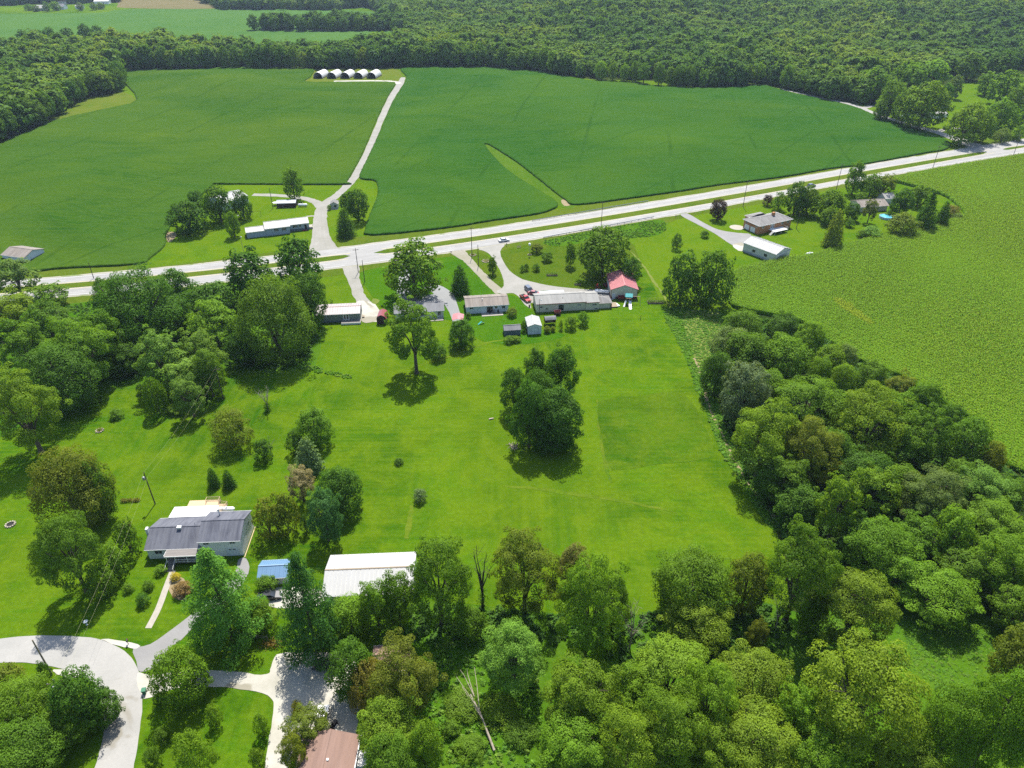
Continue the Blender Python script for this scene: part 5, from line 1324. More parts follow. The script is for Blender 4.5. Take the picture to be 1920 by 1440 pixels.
def crown_mesh(name, kind, seed, nleaf, leaf, radial=0.3):
    """crowns are built at 10 m tall and 8 m wide, trunk at the origin; scaled when planted"""
    rs = np.random.default_rng(seed)
    k0 = {'round': 0.05, 'tall': 0.05, 'open': 0.10, 'bush': 0.0, 'dense': 0.0, 'walnut': 0.12, 'willow': 0.04}.get(kind, 0.1)
    H, r = 10.0, 4.0
    zc, rz = (k0 * H + H) / 2, (1 - k0) * H / 2
    cen = np.array([0, 0, zc - 0.1 * rz])
    if kind in ('round', 'tall', 'bush', 'dense', 'open', 'walnut'):
        n = {'dense': 66, 'round': 62, 'tall': 58, 'bush': 34, 'open': 66, 'walnut': 52}[kind]
        i = np.arange(n) + 0.5
        ph = np.arccos(1 - (1.72 if kind in ('walnut', 'open') else 1.93) * i / n); th = math.pi * (1 + 5 ** 0.5) * i + rs.uniform(0, 6.28)
        d = np.stack([np.cos(th) * np.sin(ph), np.sin(th) * np.sin(ph), np.cos(ph)], 1) + rs.normal(size=(n, 3)) * 0.14
        d /= np.linalg.norm(d, axis=1)[:, None]
        lob = sph(5, rs); lob[:, 2] = np.abs(lob[:, 2]) * 0.6
        bulge = 1 + 0.22 * np.max(d @ lob.T, axis=1) - 0.16
        depth = {'dense': (0.64, 0.88), 'round': (0.62, 0.86), 'tall': (0.60, 0.86), 'bush': (0.6, 0.84), 'open': (0.45, 0.95), 'walnut': (0.5, 0.98)}[kind]
        fr = rs.uniform(*depth, n) * bulge
        fr = np.where(d[:, 2] < -0.1, np.maximum(fr, 0.86), fr)
        taper = 1.0
        if kind == 'tall': taper = np.clip(1.05 - 0.25 * np.maximum(d[:, 2], 0), 0, 1)
        if kind in ('bush', 'dense'): taper = np.where(d[:, 2] < 0, 1.12, 1.0)
        P = np.stack([d[:, 0] * r * fr * taper, d[:, 1] * r * fr * taper, zc + d[:, 2] * rz * fr], 1)
        pr = rs.uniform(0.85, 1.45, n) * {'dense': 1.02, 'round': 1.0, 'tall': 0.92, 'bush': 1.15, 'open': 0.86, 'walnut': 0.9}[kind]
        # a few small sprays outside the main outline
        m = n // 2
        q = rs.integers(0, n, m)
        P2 = P[q] + (d[q] * 0.9 + rs.normal(size=(m, 3)) * 0.45)
        P2[:, 2] = np.clip(P2[:, 2], k0 * H + 0.4, H * 0.99)
        P = np.concatenate([P, P2]); pr = np.concatenate([pr, rs.uniform(0.45, 0.75, m)])
        if kind in ('round', 'tall', 'bush', 'dense'):
            P3 = np.stack([*(sph(12, rs) * np.array([r, r, rz]) * 0.42).T], 1) + [0, 0, zc]
            P = np.concatenate([P, P3]); pr = np.concatenate([pr, np.full(12, 1.2)])
        sq = {'dense': 0.78, 'round': 0.78, 'tall': 0.85, 'bush': 0.85, 'open': 0.55, 'walnut': 0.5}[kind]
        cnt = (pr ** 2 / (pr ** 2).sum() * nleaf).astype(int) + 3
        C, N, S, T = puffs_to_leaves(P, pr, cnt, cen, leaf, sq, rs, radial, 0.55 if kind in ('open', 'walnut') else 0.42)
    elif kind == 'pine':
        P = []; pr = []
        layers = 13
        for L in range(layers):
            f = L / (layers - 1); z = H * (0.10 + 0.86 * f)
            reach = r * (1 - f) ** 0.75 * rs.uniform(0.85, 1.1) + 0.25
            nb = int(8 - 4 * f)
            for b in range(nb):
                a = 6.28 * b / nb + L * 1.1 + rs.uniform(-0.3, 0.3); rr = reach * rs.uniform(0.72, 1.08)
                for t in (0.35, 0.6, 0.82, 1.0):
                    P.append([math.cos(a) * rr * t, math.sin(a) * rr * t, z + 0.5 * t * t - 0.15 * rr * t * 0.4 + rs.uniform(-0.15, 0.15)]); pr.append((0.42 + 0.38 * t) * (0.75 + 0.5 * (1 - f)))
        P = np.array(P); pr = np.array(pr)
        cnt = (pr ** 2 / (pr ** 2).sum() * nleaf).astype(int) + 3
        C, N, S, T = puffs_to_leaves(P, pr, cnt, np.array([0, 0, H * 0.4]), leaf, 0.5, rs, 0.1, 0.5, 0.55)
    elif kind == 'spruce':
        n = nleaf
        f = 1 - np.sqrt(rs.uniform(0, 1, n)); z = H * (0.05 + 0.95 * f)
        lay = (z * 2.1) % 1.0
        a = rs.uniform(0, 6.28, n)
        spoke = 0.80 + 0.20 * np.cos(a * 9 + np.floor(z * 2.1) * 2.3)
        rad = r * (1 - f) ** 0.5 * (1.0 - 0.30 * lay) * spoke * np.where(rs.uniform(size=n) < 0.25, rs.uniform(0.3, 0.9, n), rs.uniform(0.88, 1.05, n)) + 0.05
        C = np.stack([np.cos(a) * rad, np.sin(a) * rad, z], 1)
        N = np.stack([np.cos(a), np.sin(a), np.full(n, 0.75)], 1) + rs.normal(size=(n, 3)) * 0.45
        S = leaf * rs.uniform(0.7, 1.3, n); T = rs.uniform(size=n)
    elif kind == 'willow':
        n_s = nleaf // 26
        d = sph(n_s, rs); d[:, 2] = np.abs(d[:, 2]) * 0.9 + 0.1
        top = np.stack([d[:, 0] * r * 0.9, d[:, 1] * r * 0.9, H * 0.45 + d[:, 2] * H * 0.52], 1)
        C = []; 
        for p in top:
            ln = min(p[2] - 0.4, rs.uniform(2.0, 5.5)); k = 26
            t = np.sort(rs.uniform(0, 1, k))
            C.append(np.stack([p[0] * (1 + 0.12 * t) + rs.normal(size=k) * 0.10, p[1] * (1 + 0.12 * t) + rs.normal(size=k) * 0.10, p[2] - t * ln], 1))
        C = np.concatenate(C); n = len(C)
        N = C - [0, 0, H * 0.4]; N[:, 2] *= 0.3; N = N / (np.linalg.norm(N, axis=1)[:, None] + 1e-9) + rs.normal(size=(n, 3)) * 0.6
        S = leaf * rs.uniform(0.7, 1.3, n); T = rs.uniform(size=n)
    V, F = leaf_quads(C, N, S, 0.34 if kind in ('willow', 'pine') else 0.66, 0.12, rs)
    V[:, 2] = np.maximum(V[:, 2], 0.05)
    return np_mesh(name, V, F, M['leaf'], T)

def trunk_mesh(kind, seed, mat=None):
    rs = np.random.default_rng(900 + seed)
    mb = MB()
    if kind in ('pine', 'spruce'):
        mb.tube([(0, 0, -0.1), (0.03, 0, 3), (0, 0.04, 6.5), (0, 0, 9.6)], [0.26, 0.2, 0.12, 0.03], 7)
        if kind == 'pine':
            for k in range(16):
                a = k * 2.4; z = 1.2 + k * 0.48; ln = 3.2 * (1 - z / 10.5)
                mb.tube([(0, 0, z), (math.cos(a) * ln, math.sin(a) * ln, z + 0.3)], [0.06, 0.02], 4)
        return mb.mesh('trunk', mat or M['bark'])
    fork = {'dense': 1.2, 'round': 2.6, 'tall': 3.4, 'bush': 0.3, 'open': 2.4, 'walnut': 3.0, 'willow': 3.0}[kind]
    base = 0.34 if kind != 'bush' else 0.2
    mb.tube([(0, 0, -0.1), (0.02, 0.0, 0.35), (0.05, 0.05, fork)], [base * 1.35, base, base * 0.72], 8)
    nb = 7 if kind in ('open', 'walnut') else 6
    for k in range(nb):
        a = 6.28 * k / nb + rs.uniform(-0.3, 0.3); rr = rs.uniform(1.6, 3.1); z1 = rs.uniform(6.0, 8.8) if k else 9.0
        if kind == 'bush': z1 = rs.uniform(5, 8)
        if k == 0: rr = 0.4
        s = fork - rs.uniform(0, 0.8) * (fork > 1)
        P = [(0.03, 0.03, s), (math.cos(a) * rr * 0.35, math.sin(a) * rr * 0.35, s + (z1 - s) * 0.45), (math.cos(a + 0.15) * rr * 0.8, math.sin(a + 0.15) * rr * 0.8, s + (z1 - s) * 0.8), (math.cos(a + 0.1) * rr, math.sin(a + 0.1) * rr, z1)]
        mb.tube(P, [base * 0.55, base * 0.36, base * 0.2, 0.03], 6)
        for j in range(3):
            b = a + rs.uniform(-1.2, 1.2); q = Vector(P[1]).lerp(Vector(P[2]), rs.uniform(0, 1)); e = q + Vector((math.cos(b) * 1.3, math.sin(b) * 1.3, rs.uniform(-0.3, 1.0)))
            mb.tube([q, e], [base * 0.16, 0.02], 4)
    return mb.mesh('trunk', mat or M['bark'])

SIZE = {}
LOD = {}   # 3 = the very widest near crowns
def get_crown(kind, lod, var):
    key = (kind, lod, var)
    if key not in LOD:
        nl, lf = {0: (11500, 0.29), 1: (3600, 0.50), 2: (1000, 0.90), 3: (26000, 0.19)}[lod]
        if kind in ('open', 'walnut'): nl = int(nl * 0.95); lf *= 0.95
        if kind == 'bush': nl = int(nl * 0.7); lf *= 1.05
        if kind == 'pine': nl = int(nl * 1.5); lf *= 1.05
        if kind == 'spruce': nl = int(nl * 0.9); lf *= 0.95
        if kind == 'willow': nl = int(nl * 1.1); lf *= 1.1
        seed = sum(ord(ch) for ch in kind) * 17 + lod * 5 + var * 101
        cm = crown_mesh(kind + '_crown', kind, seed, nl, lf)
        co = np.zeros(len(cm.vertices) * 3, np.float32); cm.vertices.foreach_get('co', co); co = co.reshape(-1, 3)
        SIZE[cm.name] = (float(np.percentile(np.hypot(co[:, 0], co[:, 1]), 96.5)), float(np.percentile(co[:, 2], 99.7)))
        LOD[key] = (cm, trunk_mesh(kind, seed))
    return LOD[key]
NVAR = {3: {'round': 2, 'open': 3, 'dense': 2},
        0: {'dense': 3, 'round': 4, 'tall': 3, 'open': 4, 'walnut': 1, 'bush': 2, 'pine': 2, 'spruce': 1, 'willow': 2},
        1: {'dense': 3, 'round': 4, 'tall': 3, 'open': 3, 'walnut': 1, 'bush': 2, 'pine': 1, 'spruce': 2, 'willow': 1},
        2: {'dense': 2, 'round': 3, 'tall': 2, 'open': 2, 'walnut': 1, 'bush': 1, 'pine': 1, 'spruce': 1, 'willow': 1}}
TINT = {'dark': (0.046, 0.106, 0.009), 'mid': (0.076, 0.148, 0.009), 'bright': (0.102, 0.188, 0.010), 'yellow': (0.120, 0.188, 0.011), 'olive': (0.110, 0.142, 0.014),
        'brown': (0.150, 0.145, 0.034), 'pink': (0.22, 0.18, 0.10), 'blue': (0.054, 0.142, 0.036), 'grey': (0.098, 0.150, 0.040), 'plum': (0.036, 0.018, 0.020),
        'pale': (0.112, 0.205, 0.030), 'gold': (0.32, 0.28, 0.02), 'rusty': (0.15, 0.10, 0.034), 'pineg': (0.088, 0.205, 0.030), 'silver': (0.100, 0.150, 0.070)}
NAMES = {'dense': 'tree', 'round': 'tree', 'tall': 'tree', 'open': 'tree', 'walnut': 'tree', 'bush': 'bush', 'pine': 'pine_tree', 'spruce': 'spruce_tree', 'willow': 'willow_tree'}
CATS = {'bush': 'bush'}
KBOT = {'dense': 0.0, 'round': 0.05, 'tall': 0.05, 'open': 0.10, 'walnut': 0.12, 'bush': 0.0, 'pine': 0.08, 'spruce': 0.04, 'willow': 0.05}
planted = []
def plant(kind, x, y, r, H, tint, label, group=None, name=None, lod=None, z=0.0):
    D = depth_of(x, y)
    if lod is None: lod = 0 if D < 245 else (1 if D < 520 else 2)
    if kind in ('bush', 'spruce', 'willow') and lod == 0 and r * 2 * FPX / D < 60: lod = 1
    if lod == 0 and kind in ('round', 'open', 'dense') and r * FPX / D > 52: lod = 3
    var = (len(planted) * 7 + len(planted) // 3) % NVAR[lod][kind]
    cm, tm = get_crown(kind, lod, var)
    root = empty(name or NAMES[kind], (x, y, z), random.uniform(0, 6.28), label, CATS.get(kind, 'tree'), group)
    c = bpy.data.objects.new('crown', cm); COL.objects.link(c); c.parent = root
    t = bpy.data.objects.new('trunk', tm); COL.objects.link(t); t.parent = root
    sx = r / SIZE[cm.name][0]; sz = H / SIZE[cm.name][1]
    c.scale = (sx, sx, sz); t.scale = (min(sx, sz) if kind != 'bush' else sx, min(sx, sz) if kind != 'bush' else sx, sz)
    t.scale = (sx, sx, sz)
    b = TINT[tint]
    j = [random.uniform(0.86, 1.16) for _ in range(2)]
    c.color = (b[0] * j[0] * random.uniform(0.93, 1.07), b[1] * j[0], b[2] * j[0] * random.uniform(0.85, 1.15), 1)
    planted.append((x, y, r, H, kind))
    return root
def tree(kind, xc, yt, yb, w, tint, label, H=None, group=None, deep=None, **kw):
    """crown outline in the photo: centre column, top row, bottom row, width -> where it stands and how tall it is"""
    k = KBOT[kind]
    yc, e = (yt + yb) / 2, (yb - yt) / 2
    zc = 5.0
    for _ in range(12):
        x, y = at(xc, yc, zc)
        D = math.sqrt(x * x * 0 + (y * math.cos(PITCH) + (CAM_H - zc) * math.sin(PITCH)) ** 2)
        phi = math.atan2(CAM_H - zc, y)
        r = w / 2 * D / FPX
        em = e * D / FPX
        if H is None:
            rv = math.sqrt(max(em * em - (r * math.sin(phi)) ** 2, (0.45 * r) ** 2)) / math.cos(phi)
            rv = min(max(rv, 0.55 * r), 2.1 * r)
            h = 2 * rv / (1 - k)
        else:
            h = H
        if deep:   # the lower crown is hidden by neighbours: keep the top row, give the tree its full height
            h = max(h, deep, 1.9 * r)
            rv = (1 - k) * h / 2
            em = math.sqrt((rv * math.cos(phi)) ** 2 + (r * math.sin(phi)) ** 2)
            yc = yt + em * FPX / D
        zc = (1 + k) / 2 * h
    return plant(kind, x, y, r, h, tint, label, group, **kw)
T = tree
ORD = 'first second third fourth fifth sixth seventh eighth ninth tenth eleventh twelfth thirteenth fourteenth fifteenth sixteenth seventeenth eighteenth nineteenth twentieth'.split()

# --- left grove and its edge
G1 = 'trees of the grove left of the mobile home'
T('dense', 258, 493, 655, 172, 'dark', 'broad dark maple, widest crown in front of the highway at left')
T('round', 465, 465, 562, 92, 'dark', 'dark tree touching the highway just above the big bright-green maple')
T('tall', 557, 443, 540, 82, 'dark', 'dark upright tree nearest the farm lane junction across the highway')
T('round', 577, 505, 612, 72, 'dark', 'dark tree at the right edge of the grove above the mobile home')
T('dense', 513, 515, 678, 148, 'mid', 'large mid-green maple immediately left of the grey mobile home')
T('round', 392, 527, 598, 86, 'dark', 'dark tree between the two big maples beside the highway')
T('round', 325, 562, 632, 72, 'mid', 'small mid-green tree below the broad dark maple')
T('open', 398, 556, 645, 92, 'bright', 'lighter green tree left of the large mid-green maple')
T('open', 300, 613, 725, 92, 'pale', 'pale feathery locust at the front left of the grove')
T('open', 375, 612, 705, 84, 'pale', 'pale feathery locust behind the leaning trunk at the grove front')
T('open', 28, 482, 556, 78, 'grey', 'hazy green tree beside the tan-roofed building at the left edge')
T('open', 93, 528, 575, 66, 'mid', 'flat-topped small tree against the highway at far left')
T('open', 22, 540, 622, 104, 'yellow', 'yellow-tipped tree at the left edge of the view above the tall grove')
T('open', 88, 558, 645, 96, 'mid', 'mid-green tree left of the broad dark maple')
T('round', 195, 578, 688, 76, 'mid', 'rounded tree under the left side of the broad dark maple')
T('open', 45, 597, 702, 96, 'mid', 'feathery tree at the left edge above the yellow-green maple')
T('open', 148, 590, 722, 120, 'bright', 'tall feathery tree in the middle of the left grove')
T('round', 110, 640, 772, 132, 'dark', 'dark dense tree behind the yellow-green maple at left')
T('open', 40, 685, 845, 124, 'yellow', 'yellow-green spreading tree on the lawn at the left edge')
T('willow', 290, 708, 774, 42, 'bright', 'small weeping willow beside the feathery locust')
T('open', 342, 658, 742, 92, 'pale', 'leaning pale tree with exposed trunk right of the willow')
T('open', 352, 700, 778, 64, 'pale', 'low pale tree where the power line leaves the grove')
T('round', 388, 655, 742, 60, 'mid', 'mid-green tree behind the pole at the grove front')
T('round', 240, 640, 700, 66, 'dark', 'dark tree in the shade at the middle of the grove', H=10)
T('round', 455, 610, 690, 66, 'dark', 'dark tree under the left side of the mid-green maple', H=11)
T('round', 205, 520, 600, 60, 'dark', 'dark tree left of the broad dark maple by the highway')
T('round', 330, 500, 560, 60, 'dark', 'dark tree directly beside the highway, right of the broad dark maple')
T('bush', 217, 763, 786, 29, 'mid', 'small rounded bush alone on the left lawn')
T('bush', 172, 746, 770, 24, 'mid', 'bush at the foot of the dark dense tree')
T('bush', 181, 735, 756, 20, 'dark', 'dark bush just behind another at the grove edge')
T('bush', 328, 752, 779, 37, 'bright', 'spreading light green bush right of the willow')
T('bush', 263, 718, 738, 18, 'mid', 'little bush left of the willow')
for k, (x_, y_) in enumerate(((222, 696), (238, 692), (255, 688), (272, 684))):
    T('bush', x_, y_ - 15, y_ + 12, 30, 'bright', f'light green shrub of the low row at the grove front, {ORD[k]} from the left', group='low shrub row at the grove front')
T('bush', 432, 762, 842, 80, 'olive', 'large brown-tinged round bush on the left lawn')
T('bush', 492, 822, 865, 38, 'dark', 'round dark bush with a dead branch sticking out')
T('dense', 588, 761, 838, 72, 'mid', 'round dense tree on the lawn above the silver spruce')
T('bush', 552, 806, 852, 34, 'dark', 'small dark bush tucked against the round dense tree')
T('spruce', 576, 818, 884, 52, 'silver', 'silvery spruce on the lawn between bush and half-bare tree')
T('open', 563, 870, 938, 54, 'pink', 'half-bare brownish tree below the silvery spruce')
T('dense', 637, 872, 968, 88, 'dark', 'dark green round tree right of the half-bare tree')
T('round', 608, 918, 1014, 66, 'blue', 'blue-green tree with its shadow on the lawn right of the white house')
T('bush', 572, 963, 1003, 22, 'dark', 'narrow dark shrub against the blue-green tree')
T('bush', 500, 932, 1010, 56, 'olive', 'bronze bush at the right corner of the white house')
T('bush', 534, 922, 1003, 52, 'olive', 'bronze bush one step right of the house corner bush')
T('spruce', 398, 876, 912, 25, 'dark', 'left of the two small dark spruces above the house')
T('spruce', 427, 880, 914, 26, 'dark', 'right of the two small dark spruces above the house')
T('dense', 130, 836, 1000, 142, 'olive', 'big bronze-topped tree on the left lawn')
T('round', 176, 850, 985, 66, 'mid', 'green tree hugging the right side of the bronze-topped tree')
T('open', 128, 962, 1110, 112, 'mid', 'feathery tree below the bronze-topped tree')
T('bush', 236, 972, 1042, 48, 'mid', 'upper bush of the diagonal row left of the white house')
T('bush', 212, 1018, 1085, 56, 'mid', 'middle bush of the diagonal row left of the white house')
T('bush', 188, 1055, 1122, 56, 'mid', 'lower bush of the diagonal row left of the white house')
T('bush', 277, 1086, 1108, 24, 'mid', 'small shrub left of the concrete walk, nearer the porch')
T('bush', 266, 1110, 1137, 28, 'dark', 'dark shrub left of the middle of the concrete walk')
T('bush', 240, 1092, 1112, 22, 'mid', 'tiny shrub on the lawn left of the other walk shrubs')
T('bush', 328, 1072, 1090, 20, 'gold', 'golden bush at the top of the concrete walk')
T('bush', 341, 1088, 1120, 38, 'rusty', 'rust-coloured bush beside the concrete walk')
T('bush', 300, 1060, 1076, 26, 'bright', 'low flowering plants in front of the white porch')
T('pine', 408, 1020, 1205, 152, 'pineg', 'large white pine in front of the white house garage')
T('pine', 572, 1030, 1225, 118, 'blue', 'bluish white pine between the blue-roofed shed and the pole barn')
T('bush', 488, 1120, 1186, 62, 'bright', 'light green bush between the two big pines')
T('bush', 500, 1080, 1108, 44, 'mid', 'shrub between the blue-roofed shed and the black car')
T('bush', 460, 1150, 1200, 44, 'mid', 'bush on the right flank of the large white pine')
T('round', 655, 1112, 1190, 78, 'bright', 'hedge tree against the left front of the pole barn')
T('round', 705, 1090, 1185, 70, 'mid', 'hedge tree at the middle of the pole barn front')
T('round', 745, 1068, 1172, 66, 'bright', 'hedge tree at the right front of the pole barn')
T('open', 822, 1004, 1170, 124, 'mid', 'large round tree at the right end of the pole barn')
T('bush', 880, 1130, 1202, 72, 'bright', 'light green thicket at the foot of the bare snag')
T('open', 985, 990, 1150, 128, 'olive', 'bronze-green tree right of the bare snag')
T('dense', 338, 1208, 1324, 106, 'bright', 'round bright green tree where street and gravel drive meet')
T('bush', 298, 1297, 1322, 24, 'dark', 'small dark bush below the round bright green tree')
T('bush', 400, 1320, 1362, 32, 'bright', 'small leafy shrub in the shade right of the round tree')
T('bush', 302, 1362, 1396, 32, 'mid', 'small bush on the lawn right of the street')
T('bush', 285, 1400, 1440, 34, 'mid', 'bush by the street at the bottom edge')
T('bush', 362, 1372, 1470, 76, 'bright', 'large bush on the small lawn at the bottom edge')
T('bush', 490, 1330, 1385, 32, 'bright', 'shrub along the right border of the small lawn')
T('bush', 482, 1395, 1450, 30, 'yellow', 'yellowish border plants at the bottom of the small lawn')
# bottom-left corner trees
T('round', 40, 1265, 1390, 120, 'bright', 'rounded tree in the bottom left corner nearest the street')
T('round', 142, 1255, 1368, 96, 'dark', 'dark tree around the pole with the transformer')
T('round', 190, 1290, 1360, 66, 'dark', 'small dark tree overhanging the street bend')
T('round', 105, 1305, 1410, 110, 'mid', 'mid-green tree left of the transformer pole tree')
T('round', 35, 1350, 1490, 150, 'mid', 'big tree in the lower left corner of the view')
T('bush', 82, 1240, 1275, 24, 'dark', 'small dark bush at the foot of the leaning street pole')
T('bush', 15, 1240, 1300, 60, 'olive', 'olive bush at the left edge below the street')
# --- bottom middle
T('dense', 662, 1195, 1312, 98, 'dark', 'dark round tree left of the drooping willow')
T('open', 752, 1195, 1345, 132, 'olive', 'yellow-olive drooping willow over the rusty brown shed', name='willow_tree')
T('open', 730, 1300, 1430, 128, 'yellow', 'yellowish tree right of the plain brown roof')
T('willow', 695, 1235, 1335, 90, 'brown', 'brownish willow limb mass beside the dark round tree')
T('round', 735, 1372, 1490, 110, 'mid', 'green tree at the bottom edge right of the brown roof')
T('round', 795, 1355, 1450, 72, 'bright', 'light green tree at the bottom edge beside the weeds')
T('round', 796, 1215, 1300, 36, 'bright', 'slim light green tree behind the drooping willow')
T('open', 575, 1320, 1400, 84, 'olive', 'bronze-leaved small tree at the corner of the brown roof')
T('bush', 556, 1312, 1340, 24, 'gold', 'golden shrub in the bronze-leaved tree by the brown roof')
T('open', 548, 1370, 1440, 50, 'olive', 'bronze-leaved tree beside the left eave of the brown roof')
T('open', 962, 1160, 1292, 124, 'pale', 'pale feathery locust among the shrubs at bottom middle')
T('bush', 868, 1275, 1362, 74, 'bright', 'shrub thicket left of the fallen trunk', H=2.4)
T('bush', 935, 1290, 1375, 82, 'yellow', 'shrub thicket right of the fallen trunk', H=2.4)
T('bush', 882, 1372, 1432, 62, 'bright', 'low shrubs at the root of the fallen trunk', H=2.4)
T('bush', 975, 1335, 1405, 66, 'mid', 'shrub thicket under the pale feathery locust', H=2.4)
T('bush', 845, 1340, 1392, 40, 'mid', 'small shrub in the weeds at bottom middle', H=2.4)
# --- lower right wood
G2 = 'yellow-green trees of the lower right wood'
Lw = 'yellow-green tree merging into the lower right wood'
T('open', 1105, 1045, 1240, 128, 'bright', 'light green tree left of the slim bare tree at the lawn edge')
T('round', 1075, 1018, 1100, 62, 'brown', 'brownish tree top at the lower edge of the big lawn')
T('round', 1150, 1060, 1200, 70, 'mid', 'mid-green tree just left of the slim bare tree')
T('round', 1300, 1022, 1172, 148, 'mid', 'broad mid-green tree centred on the lower lawn edge')
T('round', 1402, 1038, 1150, 78, 'olive', 'bronze-green tree between the broad tree and the ash')
T('open', 1502, 980, 1165, 132, 'mid', 'tall ash with visible trunk at the lawn corner')
T('open', 1605, 1058, 1215, 152, 'yellow', 'wide yellow-green tree right of the tall ash')
T('round', 1525, 1085, 1205, 54, 'mid', 'narrow green tree at the left foot of the wide yellow-green tree')
T('open', 1765, 1060, 1172, 132, 'bright', 'wide light green tree above the sunlit weeds')
T('open', 1622, 1196, 1425, 214, 'yellow', 'largest bronze-yellow crown in the lower right wood')
T('open', 1310, 1112, 1222, 128, 'yellow', 'yellow-green tree below the broad mid-green tree')
T('spruce', 1455, 1212, 1275, 34, 'dark', 'small dark conifer in the gap of the lower right wood')
T('open', 1422, 1152, 1225, 40, 'olive', 'thin half-dead tree left of the small conifer')
T('round', 1782, 1290, 1450, 112, 'mid', 'soft mid-green tree right of the largest bronze-yellow crown')
T('round', 1872, 1262, 1450, 128, 'mid', 'leafy tree at the bottom right corner')
T('round', 1912, 1175, 1295, 92, 'olive', 'bronze-green tree on the right edge beside the sunlit weeds')
for (x_, a_, b_, w_, t_, l_) in (
        (1255, 1190, 1345, 160, 'yellow', 'yellow-green tree two crowns left of the largest bronze-yellow crown'),
        (1410, 1208, 1355, 152, 'yellow', 'yellow-green tree touching the left side of the largest bronze-yellow crown'),
        (1090, 1232, 1385, 150, 'yellow', 'yellow-green tree right of the pale locust, highest of the bottom cluster'),
        (1250, 1288, 1450, 144, 'bright', 'light green tree at the bottom edge below the middle of the lower right wood'),
        (1080, 1340, 1475, 142, 'bright', 'light green tree at the bottom edge, leftmost of the lower right wood'),
        (1180, 1322, 1470, 132, 'yellow', 'yellow-green tree at the bottom edge, second from the left of the wood'),
        (1412, 1310, 1480, 172, 'yellow', 'wide yellow-green tree at the bottom edge left of the largest crown'),
        (1330, 1240, 1390, 120, 'bright', 'light green tree filling the middle of the lower right wood'),
        (1345, 1345, 1480, 130, 'yellow', 'yellow-green tree at the bottom edge between two wider crowns'),
        (1545, 1350, 1480, 130, 'bright', 'light green tree at the bottom edge under the largest bronze-yellow crown'),
        (1185, 1240, 1340, 90, 'bright', 'small light green tree under the slim bare tree'),
        (1500, 1270, 1390, 96, 'bright', 'light green narrow tree at the lower left of the largest bronze-yellow crown'),
        (1700, 1370, 1490, 130, 'yellow', 'yellow-green tree at the bottom edge right of the largest bronze-yellow crown'),
        ):
    T('open', x_, a_, b_, w_, t_, l_, group=G2, deep=10)
# --- wood right of the lawn
G3 = 'trees of the wood right of the lawn'
Lr = 'mid-green tree inside the dense wood right of the big lawn'
T('round', 1392, 578, 625, 74, 'mid', 'northernmost bushy tree of the wood right of the lawn', deep=10)
T('round', 1470, 586, 645, 66, 'dark', 'darkest tree at the top of the wood beside the corn', deep=10)
T('round', 1370, 610, 672, 78, 'grey', 'greyish tree at the upper left tip of the wood', deep=10)
T('round', 1402, 618, 690, 96, 'mid', 'mid-green tree just below the greyish tip of the wood', deep=10)
T('round', 1518, 602, 675, 62, 'bright', 'light green tree beside the darkest tree and the corn', deep=10)
T('round', 1472, 625, 705, 94, 'bright', 'rounded light green dome near the top of the wood', deep=10)
T('round', 1345, 658, 742, 62, 'dark', 'dark tree nearest the ditch path at the upper wood edge', deep=10)
T('round', 1397, 678, 795, 98, 'silver', 'silvery-leaved tree along the ditch at the wood edge', deep=10)
T('round', 1556, 643, 698, 60, 'bright', 'small light green tree against the corn right of the dome', deep=10)
T('round', 1586, 643, 688, 42, 'grey', 'small greyish tree against the corn', deep=10)
T('open', 1512, 698, 805, 144, 'bright', 'broad light green crown in the upper middle of the wood', deep=10)
T('open', 1632, 718, 865, 134, 'yellow', 'broad yellow-green crown in the very middle of the wood', deep=10)
T('open', 1436, 748, 895, 124, 'yellow', 'yellow-green tree overhanging the ditch path', deep=10)
T('open', 1522, 778, 915, 114, 'olive', 'bronze tinged tree right of the yellow-green ditch tree', deep=10)
T('round', 1780, 755, 806, 48, 'dark', 'small dark tree on the corn edge halfway along the wood', deep=10)
T('open', 1752, 868, 990, 118, 'grey', 'soft grey-green tree in the lower part of the wood', deep=10)
T('round', 1650, 968, 1066, 128, 'mid', 'dense mid-green tree behind the tall ash', deep=10)
